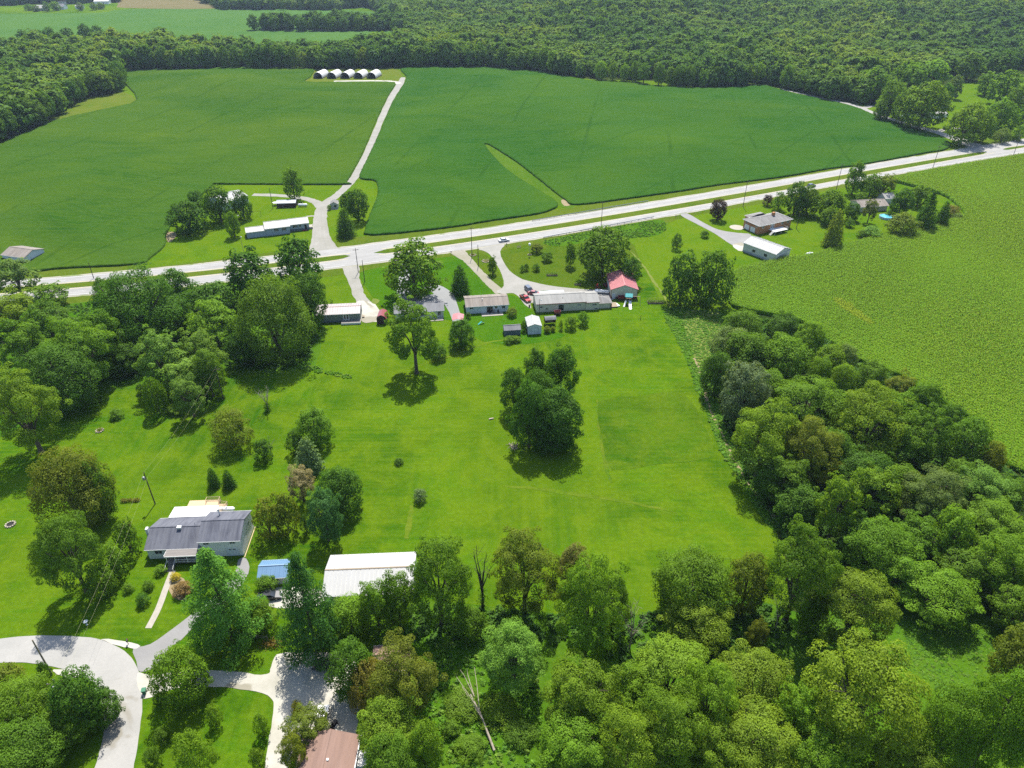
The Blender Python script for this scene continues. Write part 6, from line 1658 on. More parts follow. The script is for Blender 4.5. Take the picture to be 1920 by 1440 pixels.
for (kd, x_, a_, b_, w_, t_, l_) in (
        ('round', 1537, 668, 712, 48, 'bright', 'small light green tree right of the rounded dome in the wood'),
        ('round', 1580, 680, 722, 48, 'bright', 'light green tree two steps right of the dome near the corn'),
        ('round', 1632, 676, 730, 58, 'mid', 'mid-green tree on the corn edge a third of the way along the wood'),
        ('open', 1688, 694, 748, 62, 'olive', 'small olive tree on the corn edge above the broad yellow-green crown'),
        ('round', 1733, 713, 788, 64, 'mid', 'mid-green tree on the corn edge below the small olive one'),
        ('open', 1738, 752, 868, 94, 'mid', 'feathery tree right of the broad yellow-green middle crown'),
        ('round', 1815, 782, 878, 84, 'mid', 'mid-green tree on the corn edge beyond the small dark tree'),
        ('round', 1857, 828, 892, 50, 'olive', 'small bronze tree at the lowest point of the corn edge'),
        ('round', 1620, 838, 908, 112, 'dark', 'dark wide tree in the hollow below the yellow-green middle crown'),
        ('open', 1575, 878, 1008, 84, 'bright', 'light feathery tree standing above the undergrowth left of the soft grey-green one'),
        ('open', 1642, 862, 968, 104, 'bright', 'light feathery tree directly left of the soft grey-green tree'),
        ('round', 1690, 868, 930, 80, 'mid', 'mid-green tree peeping above the soft grey-green tree'),
        ('open', 1850, 868, 942, 112, 'pale', 'pale feathery tree right of the soft grey-green tree'),
        ('open', 1892, 890, 962, 70, 'mid', 'feathery tree at the right edge just below the corn'),
        ('open', 1872, 932, 1040, 124, 'bright', 'light green tree at the right edge below the pale feathery one'),
        ('round', 1786, 948, 1058, 80, 'bright', 'light green tree directly below the soft grey-green tree'),
        ('open', 1702, 1028, 1120, 104, 'bright', 'light green tree above the wide yellow-green tree by the ash'),
        ('open', 1882, 996, 1120, 114, 'bright', 'light green tree at the right edge above the lower wood'),
        ('round', 1440, 690, 760, 70, 'mid', 'mid-green tree between the silvery tree and the broad light green crown'),
        ('round', 1570, 730, 820, 90, 'mid', 'mid-green tree between the two broad middle crowns'),
        ('open', 1690, 770, 880, 100, 'mid', 'feathery tree below the corn-edge trees, right of the middle crown'),
        ('round', 1560, 800, 900, 90, 'mid', 'mid-green tree under the left of the yellow-green middle crown'),
        ('open', 1480, 850, 950, 90, 'mid', 'feathery tree under the bronze tinged tree near the ditch'),
        ('round', 1800, 860, 940, 80, 'mid', 'mid-green tree between the corn edge and the soft grey-green tree'),
        ('open', 1720, 960, 1050, 90, 'mid', 'feathery tree right below the soft grey-green tree, partly hidden'),
        ('open', 1815, 1020, 1120, 100, 'mid', 'feathery tree left of the lower right-edge trees'),
        ('round', 1420, 645, 700, 60, 'mid', 'mid-green tree left of the rounded dome'),
        ('round', 1680, 730, 800, 80, 'bright', 'light green tree on the slope above the yellow-green middle crown'),
        ('round', 1610, 960, 1040, 70, 'dark', 'dark tree behind the dense mid-green tree'),
        ('round', 1500, 905, 985, 90, 'dark', 'dark low tree on the ditch side below the bronze tinged tree'),
        ('round', 1450, 860, 940, 70, 'dark', 'dark low tree on the ditch side below the yellow-green ditch tree'),
        ('open', 1910, 1090, 1190, 90, 'mid', 'feathery tree at the right edge above the bronze-green one'),
        ):
    T(kd, x_, a_, b_, w_, t_, l_, group=G3, deep=11)
# --- clump in the middle of the lawn
T('tall', 1005, 653, 742, 48, 'dark', 'slim dark tree at the top left of the lawn clump')
T('tall', 1053, 645, 748, 68, 'dark', 'tallest dark tree at the top of the lawn clump')
T('dense', 964, 687, 775, 57, 'dark', 'dark tree at the left side of the lawn clump')
T('dense', 993, 712, 843, 80, 'dark', 'dark tree at the lower left of the lawn clump')
T('dense', 1045, 723, 845, 102, 'dark', 'broad maple at the lower right of the lawn clump')
T('dense', 1040, 775, 848, 78, 'dark', 'low dark tree filling the front foot of the lawn clump')
T('dense', 1008, 690, 785, 70, 'dark', 'dark tree in the heart of the lawn clump')
T('bush', 955, 765, 790, 24, 'bright', 'small light bush at the left foot of the lawn clump')
T('walnut', 775, 558, 690, 100, 'mid', 'tall open walnut on the lawn with visible limbs')
T('bush', 822, 644, 675, 36, 'dark', 'dark bush at the right of the tall open walnut')
T('dense', 864, 597, 652, 52, 'dark', 'dense dark tree in front of the red canopy')
T('bush', 748, 857, 872, 19, 'dark', 'tiny dark shrub alone in the middle of the lawn')
T('bush', 787, 915, 942, 27, 'silver', 'pale grassy clump alone on the lower lawn')
# --- village yards
T('round', 773, 447, 556, 112, 'mid', 'large maple inside the curved drive loop by the highway')
T('spruce', 862, 497, 549, 38, 'dark', 'dark conifer on the yard left of the two-track drive')
T('tall', 923, 479, 513, 18, 'mid', 'slim young tree on the grass wedge between two drives')
T('round', 1132, 427, 518, 96, 'mid', 'large yard tree above the red-roofed barn')
T('round', 1183, 482, 533, 40, 'dark', 'dark tree right behind the red-roofed barn')
T('tall', 1070, 456, 498, 22, 'mid', 'slim young tree left of the large yard tree')
T('open', 1006, 455, 473, 24, 'olive', 'small apple tree nearest the highway')
T('open', 1026, 471, 489, 23, 'mid', 'small apple tree in the middle of the olive lawn')
T('bush', 987, 494, 508, 11, 'dark', 'middle round shrub of three on the olive lawn')
T('bush', 1006, 494, 509, 17, 'dark', 'right round shrub of three on the olive lawn')
T('bush', 979, 496, 510, 10, 'mid', 'left thin shrub of three on the olive lawn')
T('bush', 1071, 592, 618, 24, 'mid', 'shrub in front of the long ranch house, left of a taller one')
T('bush', 1093, 583, 611, 25, 'mid', 'taller shrub in front of the long ranch house')
T('bush', 1052, 600, 619, 10, 'bright', 'small sapling right of the raised playhouse')
T('bush', 960, 575, 594, 22, 'olive', 'bush at the right end of the tan-roofed house')
T('bush', 878, 585, 598, 12, 'mid', 'bush at the left end of the tan-roofed house')
T('round', 1026, 611, 624, 14, 'olive', 'small olive tree below the left of the playhouse')
T('round', 1037, 612, 622, 10, 'olive', 'small olive tree below the right of the playhouse')
T('bush', 983, 600, 622, 14, 'dark', 'dark shrub between the slate shed and the white metal shed')
T('bush', 955, 630, 643, 24, 'mid', 'sprawling bush in front of the slate garden shed')
T('bush', 968, 630, 641, 20, 'bright', 'low bush at the right front of the slate garden shed')
T('round', 1348, 374, 411, 32, 'plum', 'dark purple-leaved tree on the lawn by the highway')
T('bush', 1270, 438, 468, 22, 'dark', 'upright dark bush left of the asphalt drive')
T('bush', 1322, 432, 446, 17, 'dark', 'clipped round bush beside the asphalt drive')
T('dense', 1280, 472, 570, 70, 'dark', 'left of the two large dark trees above the ditch')
T('dense', 1337, 468, 574, 86, 'mid', 'right of the two large trees above the ditch')
T('bush', 1440, 365, 386, 21, 'plum', 'reddish bush at the left end of the garden trees')
T('bush', 1462, 360, 394, 28, 'mid', 'green bush next to the reddish bush')
T('round', 1494, 342, 400, 42, 'dark', 'dark tree second in the garden row by the highway')
T('round', 1517, 350, 400, 48, 'mid', 'tree below the passing dark car')
T('round', 1562, 354, 408, 58, 'mid', 'broad garden tree left of the hidden house')
T('round', 1557, 388, 422, 36, 'bright', 'light green tree in front of the broad garden tree')
T('round', 1600, 381, 412, 28, 'dark', 'dark tree at the left end of the hidden house')
T('spruce', 1567, 396, 460, 37, 'olive', 'tall lone spruce on the lawn near the corn')
T('open', 1633, 372, 414, 27, 'olive', 'thin tree in front of the hidden house')
T('tall', 1605, 303, 362, 36, 'mid', 'tallest garden tree beside the highway')
T('round', 1635, 326, 368, 44, 'mid', 'bushy tree right of the tallest garden tree')
T('open', 1660, 326, 366, 40, 'olive', 'rough olive tree beside the corn at the highway')
T('round', 1692, 354, 402, 40, 'dark', 'dark tree right of the hidden house')
T('round', 1725, 348, 386, 38, 'mid', 'mid-green tree behind the corn-side conifer')
T('pine', 1742, 360, 425, 44, 'dark', 'broad dark conifer at the corn corner')
T('spruce', 1770, 378, 422, 27, 'dark', 'small conifer right of the broad dark conifer')
T('round', 1692, 398, 440, 56, 'olive', 'olive tree mass in front of the pale blue pool')
T('bush', 1635, 425, 443, 38, 'pale', 'pale shrub group at the corn edge')
T('bush', 1618, 430, 446, 24, 'mid', 'shrub at the left of the pale shrub group')
T('bush', 1594, 410, 426, 19, 'mid', 'round shrub on the lawn right of the lone spruce')
T('bush', 1796, 400, 412, 22, 'grey', 'grey-green shrub at the tip of the corn corner')
T('bush', 1785, 384, 406, 30, 'brown', 'brownish thicket right of the conifers')
T('bush', 1669, 392, 406, 17, 'mid', 'bush beside the pale blue pool')
T('bush', 1617, 360, 378, 24, 'bright', 'light bush behind the hidden house')
# --- western farmstead
T('dense', 350, 375, 438, 75, 'dark', 'broad dark tree at the left of the western farmstead')
T('dense', 408, 348, 416, 60, 'dark', 'tallest dark maple of the western farmstead group')
T('dense', 368, 356, 392, 38, 'dark', 'dark tree behind the two maples by the soybeans')
T('dense', 453, 357, 410, 36, 'dark', 'round maple in front of the large white-roofed barn')
T('round', 435, 396, 442, 28, 'mid', 'small tree by the farmhouse yard light')
T('tall', 548, 316, 372, 38, 'mid', 'tall tree beside the propane tank and lane')
T('spruce', 646, 392, 441, 37, 'dark', 'dark conifer nearest the highway beside the farm lane')
T('round', 670, 356, 412, 43, 'dark', 'round dark tree at the corner of the soybeans by the farm lane')
T('tall', 649, 359, 394, 26, 'dark', 'dark tree behind the tiny gabled shed')
T('bush', 617, 384, 394, 9, 'mid', 'small bush left of the tiny gabled shed')
# --- far right houses
T('round', 1813, 192, 266, 72, 'yellow', 'yellow-green tree beside the road junction at the right')
T('round', 1735, 153, 236, 90, 'bright', 'largest tree along the country road')
T('round', 1672, 153, 217, 48, 'mid', 'tree beside the small roof in the clearing')
T('round', 1700, 165, 228, 46, 'mid', 'tree left of the largest country road tree')
T('round', 1775, 158, 198, 27, 'dark', 'dark tree behind the largest country road tree')
T('round', 1878, 186, 248, 64, 'mid', 'tree behind the junction at the right edge')
T('bush', 1881, 241, 268, 34, 'grey', 'rounded grey-green shrub by the highway at right')
T('bush', 1912, 236, 264, 30, 'mid', 'shrub by the highway at the right edge')
T('round', 1792, 142, 182, 26, 'grey', 'lone round tree at the back of the clearing')
T('round', 1853, 136, 176, 36, 'mid', 'round tree left of the big tree by the red house')
T('round', 1888, 134, 192, 60, 'mid', 'big tree beside the red house')
T('round', 1915, 203, 234, 26, 'dark', 'dark tree below the red house')

for x_, a_, b_, w_, t_, l_ in ((1640, 128, 186, 60, 'mid', 'tree behind the small roof at the back of the clearing'), (1700, 120, 178, 66, 'mid', 'broad tree at the wood edge left of the clearing'), (1752, 112, 160, 56, 'bright', 'light green tree at the wood edge behind the clearing'),
        (1820, 100, 146, 52, 'mid', 'tree at the wood edge above the clearing'), (1880, 96, 140, 56, 'dark', 'dark tree at the wood edge above the red house'), (1655, 185, 222, 34, 'bright', 'light green tree by the bend of the side drive'), (1840, 205, 262, 50, 'mid', 'tree right of the yellow-green junction tree'), (1910, 160, 205, 40, 'mid', 'tree screening the left wall of the red house')):
    T('round', x_, a_, b_, w_, t_, l_)
# --- edges of the far woods: one tree after another along each edge
def row(px, label, group, gap=10.5, r=(4.2, 6.4), H=(13, 20), jit=2.0, kinds=('round', 'round', 'tall', 'open'), tints=('mid', 'dark', 'mid', 'bright'), count=None):
    C = pts(px); n = 0
    d = 0.0
    for a, b in zip(C[:-1], C[1:]):
        L = math.dist(a, b)
        while d < L:
            t = d / L
            x, y = a[0] + (b[0] - a[0]) * t, a[1] + (b[1] - a[1]) * t
            rr = random.uniform(*r)
            plant(random.choice(kinds), x + random.uniform(-jit, jit), y + random.uniform(-jit, jit), rr, random.uniform(*H), random.choice(tints), label + ', ' + ORD[n] + ' from the left', group, lod=1 if depth_of(x, y) < 620 else 2)
            d += random.uniform(0.8, 1.2) * gap; n += 1
        d -= L
row([(-40, 290), (10, 262), (60, 240), (108, 218)], 'dark tree along the front edge of the left wood', 'edge trees of the left wood', 9.0, (4.5, 6.5), (16, 20), tints=('mid', 'dark', 'mid'))
row([(120, 205), (150, 190), (165, 178)], 'leafy tree at the edge of the wood above the yellow pasture', 'trees above the yellow pasture', 9)
row([(178, 180), (222, 172), (228, 160), (218, 148)], 'tree of the little wood point beside the soybeans', 'trees of the wood point', 8.5, (4.5, 6.0), (15, 20))
row([(222, 133), (320, 130), (440, 127), (560, 128)], 'dark tree at the wood edge behind the left soybeans', 'edge trees behind the left soybeans', 11, (5, 7), (17, 22), tints=('dark', 'mid', 'dark'))
row([(572, 127), (660, 126), (735, 125)], 'light green tree behind the hoop barns', 'trees behind the hoop barns', 11, (5, 7), (14, 19), tints=('bright', 'mid', 'yellow'))
row([(750, 125), (900, 123), (1000, 130), (1075, 143)], 'leafy tree at the wood edge behind the right soybeans', 'edge trees behind the right soybeans', 12, (5.5, 7.5), (17, 22), tints=('dark', 'mid', 'mid'))
row([(1128, 150), (1180, 152), (1235, 160), (1300, 163), (1370, 161), (1430, 156)], 'tree beyond the far right corner of the soybeans', 'trees at the far right of the soybeans', 10, (4.5, 6.5), (13, 18), tints=('mid', 'bright', 'mid'))
row([(1475, 166), (1530, 176), (1590, 190)], 'leafy tree of the wood along the country road', 'trees along the country road', 9, (4.5, 6.5), (14, 19), tints=('mid', 'bright', 'mid'))
row([(480, 56), (560, 58), (650, 58), (715, 57)], 'far dark tree in the line between pale fields', 'far tree line between pale fields', 15, (6, 8), (15, 19), tints=('dark', 'mid'))
row([(50, 84), (100, 80), (150, 76), (185, 74)], 'far blue-green tree in the field behind the left wood', 'far trees in the pale field', 15, (6.5, 8.5), (13, 18), tints=('dark',))
row([(55, 20), (70, 22), (90, 22), (125, 17)], 'far tree among the houses at the top left', 'far trees among the houses', 22, (5, 8), (9, 14), tints=('mid', 'grey'))
row([(153, 20), (170, 20), (198, 16)], 'far pale tree right of the small white shed', 'far pale trees by the white shed', 20, (5, 8), (9, 13), tints=('grey', 'pale'))

# --- the woods beyond: one uncountable mass
def wood_points():
    polys = [WOOD_FLOORS[0],
             [(365, 3), (560, 2), (690, 12), (640, 19), (402, 18)], [(484, 57), (725, 58), (765, 64), (762, 52), (640, 50), (496, 51)],
             [(206, 16), (246, 15), (250, 9), (208, 6)], [(1990, 940), (2150, 1030), (2150, 1600), (1990, 1500)], [(-60, 12), (60, 10), (240, 4), (240, -12), (-60, -12)],
             [(-60, 285), (60, 248), (112, 225), (110, 205), (150, 186), (150, 170), (-60, 170)]]
    XY = []
    for i, pl in enumerate(polys):
        X, Y = poly_points(pts(pl), 10.4)
        XY.append((X, Y))
    X = np.concatenate([a for a, b in XY]); Y = np.concatenate([b for a, b in XY])
    # far backdrop beyond the top edge of the picture
    X2, Y2 = np.meshgrid(np.arange(-1500, 1500, 15.0), np.arange(1380, 2300, 15.0))
    X2 = (X2 + rng.uniform(-5, 5, X2.shape)).ravel(); Y2 = (Y2 + rng.uniform(-5, 5, Y2.shape)).ravel()
    X = np.concatenate([X, X2]); Y = np.concatenate([Y, Y2])
    D = depth_of(X, Y)
    m = np.abs(X / D) < 0.86
    # keep clearings and houses open
    for cl in ([(1600, 200), (1640, 186), (1700, 176), (1760, 150), (1860, 132), (2060, 128), (2080, 262), (1840, 266), (1700, 241)], [(0, 24), (110, 25), (205, 17), (250, 14), (240, 6), (60, 9), (-40, 14)], [(1790, 192), (1812, 160), (1862, 158), (1862, 192), (1822, 207)], [(1128, 144), (1240, 146), (1250, 160), (1130, 156)], [(1635, 203), (1650, 178), (1668, 178), (1665, 205)],
               [(222, 16), (410, 18), (380, 3), (360, -10), (222, -10)]):
        m &= ~inside(X, Y, pts(cl))
    for (tx, ty, tr, th, tk) in planted:
        if ty > 380: m &= np.hypot(X - tx, Y - ty) > 3.5
    return X[m], Y[m]
wx, wy = wood_points()
nw = len(wx)
far_protos = []
for v in range(6):
    kd = ('round', 'tall', 'open', 'round', 'tall', 'open')[v]
    me = crown_mesh('wood_tree', kd, 4000 + v, 620, 1.25, 1.6)
    me.materials.clear(); me.materials.append(M['leaf_far'])
    far_protos.append(proto('wood_tree', me))
ws = np.clip(1.48 * np.exp(rng.normal(0, 0.24, nw)), 0.85, 2.5); wh = (0.95 + 0.50 * ws) * rng.uniform(0.85, 1.2, nw) * (1 + 0.16 * np.sin(wx * 0.02) * np.sin(wy * 0.015))
scatter('woods', np.stack([wx, wy, upland(wx, wy) - 0.5], 1), np.stack([ws * 1.1, ws * 1.1, wh], 1), rng.uniform(0, 6.28, nw), rng.integers(0, 6, nw), far_protos, 'wide leafy woodland beyond the soybean fields', 'woods')
print('woods', nw, 'corn', nc, 'trees', len(planted))

# --- bare and fallen trees
def bare_tree(x, y, H, label, mat, seed, spread=0.28, n=6, rad=0.28, name='dead_tree', twigs=6, ivy=0):
    rs = np.random.default_rng(seed)
    root = empty(name, (x, y, 0), 0, label, 'dead tree')
    mb = MB(); mb.tube([(0, 0, -0.1), (0.1, 0, H * 0.18), (0.05, 0.1, H * 0.34)], [rad * 1.3, rad, rad * 0.85], 8); mb.build('trunk', mat, root)
    for k in range(n):
        a = 6.28 * k / n + rs.uniform(-0.4, 0.4); z0 = H * rs.uniform(0.2, 0.36); z1 = H * rs.uniform(0.72, 1.0); rr = H * spread * rs.uniform(0.5, 1.0)
        P = [Vector((0.05, 0.05, z0)), Vector((math.cos(a) * rr * 0.35, math.sin(a) * rr * 0.35, z0 + (z1 - z0) * 0.4)), Vector((math.cos(a + 0.2) * rr * 0.7, math.sin(a + 0.2) * rr * 0.7, z0 + (z1 - z0) * 0.75)), Vector((math.cos(a) * rr, math.sin(a) * rr, z1))]
        b = MB(); b.tube(P, [rad * 0.62, rad * 0.42, rad * 0.25, 0.03], 6)
        for j in range(twigs):
            q = P[1].lerp(P[3], rs.uniform(0, 0.95)); e = q + Vector((rs.uniform(-1, 1), rs.uniform(-1, 1), rs.uniform(0.2, 1.2))) * H * 0.11
            b.tube([q, e], [rad * 0.16, 0.02], 4)
        b.build('branch', mat, root)
    if ivy:
        C = rs.normal(size=(ivy, 3)) * np.array([0.5, 0.5, H * 0.10]) + [0, 0, H * 0.16]
        C[:, 2] = np.abs(C[:, 2]) + 0.1
        V, F = leaf_quads(C, rs.normal(size=(ivy, 3)), rs.uniform(0.25, 0.45, ivy), rs=rs)
        o = bpy.data.objects.new('ivy', np_mesh('ivy', V, F, M['leaf'], rs.uniform(size=ivy))); COL.objects.link(o); o.parent = root; o.color = (*TINT['mid'], 1)
    return root
x, y = at(905, 1140); bare_tree(x, y, 16.5, 'dark bare snag with upright forked limbs at the lower lawn edge', M['dark_dead'], 1, 0.15, 7, 0.25, ivy=300)
x, y = at(503, 770); bare_tree(x, y, 7.5, 'small bare grey tree with leafy base alone on the lawn', M['dead_bark'], 2, 0.30, 8, 0.14, twigs=10, ivy=420)
x, y = at(1180, 1216); bare_tree(x, y, 11.5, 'slim pale bare tree between crowns at the lower lawn edge', M['dead_bark'], 3, 0.26, 7, 0.16, twigs=9)
x, y = at(1452, 1180); bare_tree(x, y, 9.5, 'pale dead top poking from the half-dead thin tree', M['dead_bark'], 4, 0.26, 6, 0.12, twigs=9)
x, y = at(508, 848); bare_tree(x, y, 4.5, 'dead forked branch leaning out of the round dark bush', M['dead_bark'], 5, 0.55, 4, 0.10, twigs=4)
def fallen(A, B, label, rad, mat):
    a = Vector((*at(*A), 0)); b = Vector((*at(*B), 0)); root = empty('fallen_tree', a, 0, label, 'fallen tree')
    d = b - a; s = Vector((-d.y, d.x, 0)).normalized()
    t = MB(); t.tube([(0, 0, 0.45), tuple(d * 0.4 + Vector((0, 0, 1.3))), tuple(d * 0.72 + s * 0.5 + Vector((0, 0, 2.2)))], [rad * 1.2, rad, rad * 0.7], 8); t.build('trunk', mat, root)
    for k, (f, o, e, z) in enumerate(((0.45, 0.3, 1.9, 3.2), (0.5, -0.2, -1.7, 3.0), (0.68, 0.6, 0.9, 3.4), (0.7, 0.4, -0.4, 3.0), (0.35, 0.0, 1.4, 2.0))):
        p = MB(); p.tube([tuple(d * f + Vector((0, 0, 1.4 + f))), tuple(d * (f + 0.28) + s * (e * 0.6) + Vector((0, 0, z))), tuple(d * min(1.02, f + 0.5) + s * e + Vector((0, 0, z + 0.5)))], [rad * 0.5, rad * 0.3, 0.04], 6); p.build('branch', mat, root)
fallen((927, 1410), (874, 1280), 'pale fallen dead tree lying across the shrubs at bottom middle', 0.17, M['dead_bark'])
# brush pile under the lawn clump
bx, by = at(962, 838)
bp = MB(); rs_ = np.random.default_rng(5)
for k in range(26):
    a = rs_.uniform(0, 3.14); l = rs_.uniform(0.8, 2.0); c_ = rs_.uniform(-1.1, 1.1, 2)
    bp.tube([(c_[0] - math.cos(a) * l / 2, c_[1] - math.sin(a) * l / 2, rs_.uniform(0.05, 0.3)), (c_[0] + math.cos(a) * l / 2, c_[1] + math.sin(a) * l / 2, rs_.uniform(0.1, 0.6))], 0.05, 5)
o = bp.build('brush_pile', M['dead_bark'], loc=(bx, by, 0)); tag(o, 'small pile of cut brush at the foot of the lawn clump', 'brush pile')

# ------------------------------------------------------------------ poles and wires
def pole(px, py, H, label, arm=True, rz=0.0, transformer=False, lamp=False, r=0.15, cat='utility pole', group=None, mat=None, lean=(0, 0)):
    x, y = at(px, py)
    root = empty('utility_pole' if cat == 'utility pole' else 'yard_light' if lamp else 'post', (x, y, 0), rz, label, cat, group)
    p = MB(); p.tube([(0, 0, -0.2), (lean[0] * 0.5, lean[1] * 0.5, H * 0.5), (lean[0], lean[1], H)], [r, r * 0.85, r * 0.65], 8); p.build('pole', mat or M['pole'], root)
    lx, ly = lean
    if arm:
        a = MB(); a.box((lx, ly - 0.14, H - 0.5), (2.2, 0.11, 0.13)); a.build('crossarm', M['pole'], root)
        for k in (-0.95, 0.0, 0.95):
            i = MB(); i.lathe([(0.03, 0), (0.07, 0.05), (0.07, 0.16), (0.03, 0.2)], (lx + k, ly - 0.14 if k else ly, H - 0.43 if k else H), 6); i.build('insulator', M['steel'], root)
    if transformer:
        t = MB(); t.lathe([(0.05, 0), (0.27, 0.04), (0.27, 0.8), (0.14, 0.92)], (lx - 0.42, ly - 0.1, H - 2.2), 12); t.build('transformer', M['steel'], root, True)
        b = MB(); b.box((lx - 0.2, ly - 0.08, H - 1.8), (0.3, 0.1, 0.1)); b.build('bracket', M['steel'], root)
    if lamp:
        a = MB(); a.tube([(lx, ly, H - 0.2), (lx + 0.5, ly - 0.5, H + 0.15)], 0.04, 6); a.build('lamp_arm', M['steel'], root)
        l = MB(); l.lathe([(0.24, -0.28), (0.2, -0.05), (0.08, 0.06)], (lx + 0.5, ly - 0.5, H + 0.12), 10); l.build('lamp_shade', M['whitetrim'], root)
    return Vector((x + lx, y + ly, H))
G = 'utility poles along the highway'
P_near = pole(291, 945, 9.7, 'dark utility pole with transformer standing behind the white house', False, 0, True, lean=(0, 0))
P_street = pole(97, 1264, 9.7, 'weathered plain pole at the inner bend of the street', False, r=0.17, mat=M['rawwood'])
P_corner = pole(140, 1345, 10.5, 'pole with grey transformer rising through the corner tree', True, 0.4, True)
P_grove = pole(419, 748, 10.5, 'utility pole at the front of the left grove', True, 0.3)
hp = [pole(672, 511, 10, 'highway pole by the gravel drive with small crossarm', True, 0.25), pole(684, 529, 9, 'shorter plain pole just right of the drive pole', False),
      pole(885, 481, 12.5, 'tall pole on the grass wedge beside the highway', True, 0.25), pole(897, 499, 9, 'shorter plain pole on the grass wedge', False),
      pole(1127, 425, 11.5, 'highway pole beside the guard rail', True, 0.25), pole(1393, 388, 12.5, 'highway pole right of the purple tree', True, 0.25),
      pole(1568, 355, 13, 'highway pole above the garden trees', True, 0.25), pole(1748, 318, 13, 'highway pole at the top edge of the corn', True, 0.25), pole(1897, 299, 14, 'highway pole nearest the right edge', True, 0.25),
      pole(1493, 429, 9.5, 'lone pole on the lawn right of the brick house', False), pole(512, 391, 10, 'pole left of the long dark shed', False),
      pole(176, 522, 6.5, 'pole on the verge above the broad dark maple', False), pole(1640, 214, 11, 'pole along the country road at the clearing', False), pole(1735, 243, 10, 'pole along the country road near its end', False)]
pole(451, 432, 7, 'pale yard light pole by the small farmhouse tree', False, lamp=True, r=0.1, cat='yard light', mat=M['rawwood'])
pole(460, 487, 10, 'street lamp pole with white head below the farmhouse', False, lamp=True, r=0.1, cat='yard light', mat=M['rawwood'])
pole(1011, 598, 7.5, 'pole with small white lamp before the ranch house', False, lamp=True, r=0.09, cat='yard light')
pole(1201, 599, 1.7, 'short wooden post on the lawn below the playset', False, r=0.1, cat='post')
x, y = at(176, 748); t_ = empty('dead_tree', (x, y, 0), 0, 'slim leaning dead trunk at the front of the grove', 'dead tree')
b = MB(); b.tube([(0, 0, 0), (-1.2, 0.6, 4), (-2.6, 1.4, 8.5)], [0.26, 0.2, 0.1], 7); b.build('trunk', M['dead_bark'], t_)
def wire(a, b, sag, label, r=0.02, group=None):
    P = []
    for k in range(17):
        t = k / 16; p = a.lerp(b, t); P.append((p.x, p.y, p.z - sag * 4 * t * (1 - t)))
    o = MB().tube(P, r, 4).build('power_line', M['wire']); return tag(o, label, 'power line', group)
off = Vector((0.8, 0, -0.9))
WG = 'power lines over the left lawn'
wire(P_near, P_grove, 1.2, 'upper power line from the house pole to the grove pole', 0.009, WG)
wire(P_near + off, P_grove + off, 1.5, 'lower power line from the house pole to the grove pole', 0.009, WG)
wire(P_near, P_corner, 1.2, 'upper power line from the house pole down to the street corner', 0.009, WG)
wire(P_near + off, P_corner + off, 1.5, 'lower power line from the house pole down to the street corner', 0.009, WG)

# ------------------------------------------------------------------ guard rails
def guard_rail(px, label, side):
    C = smooth_poly(pts(px), 5, False)
    root = empty('guard_rail', (C[0][0], C[0][1], 0), 0, label, 'guard rail')
    o = C[0]
    Q = [(x - o[0], y - o[1]) for x, y in C]
    r = MB()
    for z, w in ((0.72, 0.07), (0.60, 0.04), (0.48, 0.07)):
        r.tube([(x, y, z) for x, y in Q], w, 4)
    r.build('rail', M['steel'], root)
    d = 0
    for a, b in zip(Q[:-1], Q[1:]):
        L = math.dist(a, b)
        while d < L:
            t = d / L
            p = MB(); p.box((a[0] + (b[0] - a[0]) * t, a[1] + (b[1] - a[1]) * t + side * 0.15, 0.36), (0.14, 0.14, 0.8)); p.build('rail_post', M['rawwood'], root); d += 3.8
        d -= L
guard_rail([(1019, 447.5), (1080, 436), (1150, 423), (1226, 408.5)], 'steel guard rail on wooden posts along the near highway edge', -1)
guard_rail([(998, 415.5), (1060, 405), (1140, 391), (1215, 378.5)], 'steel guard rail along the far highway edge by the waterway', 1)

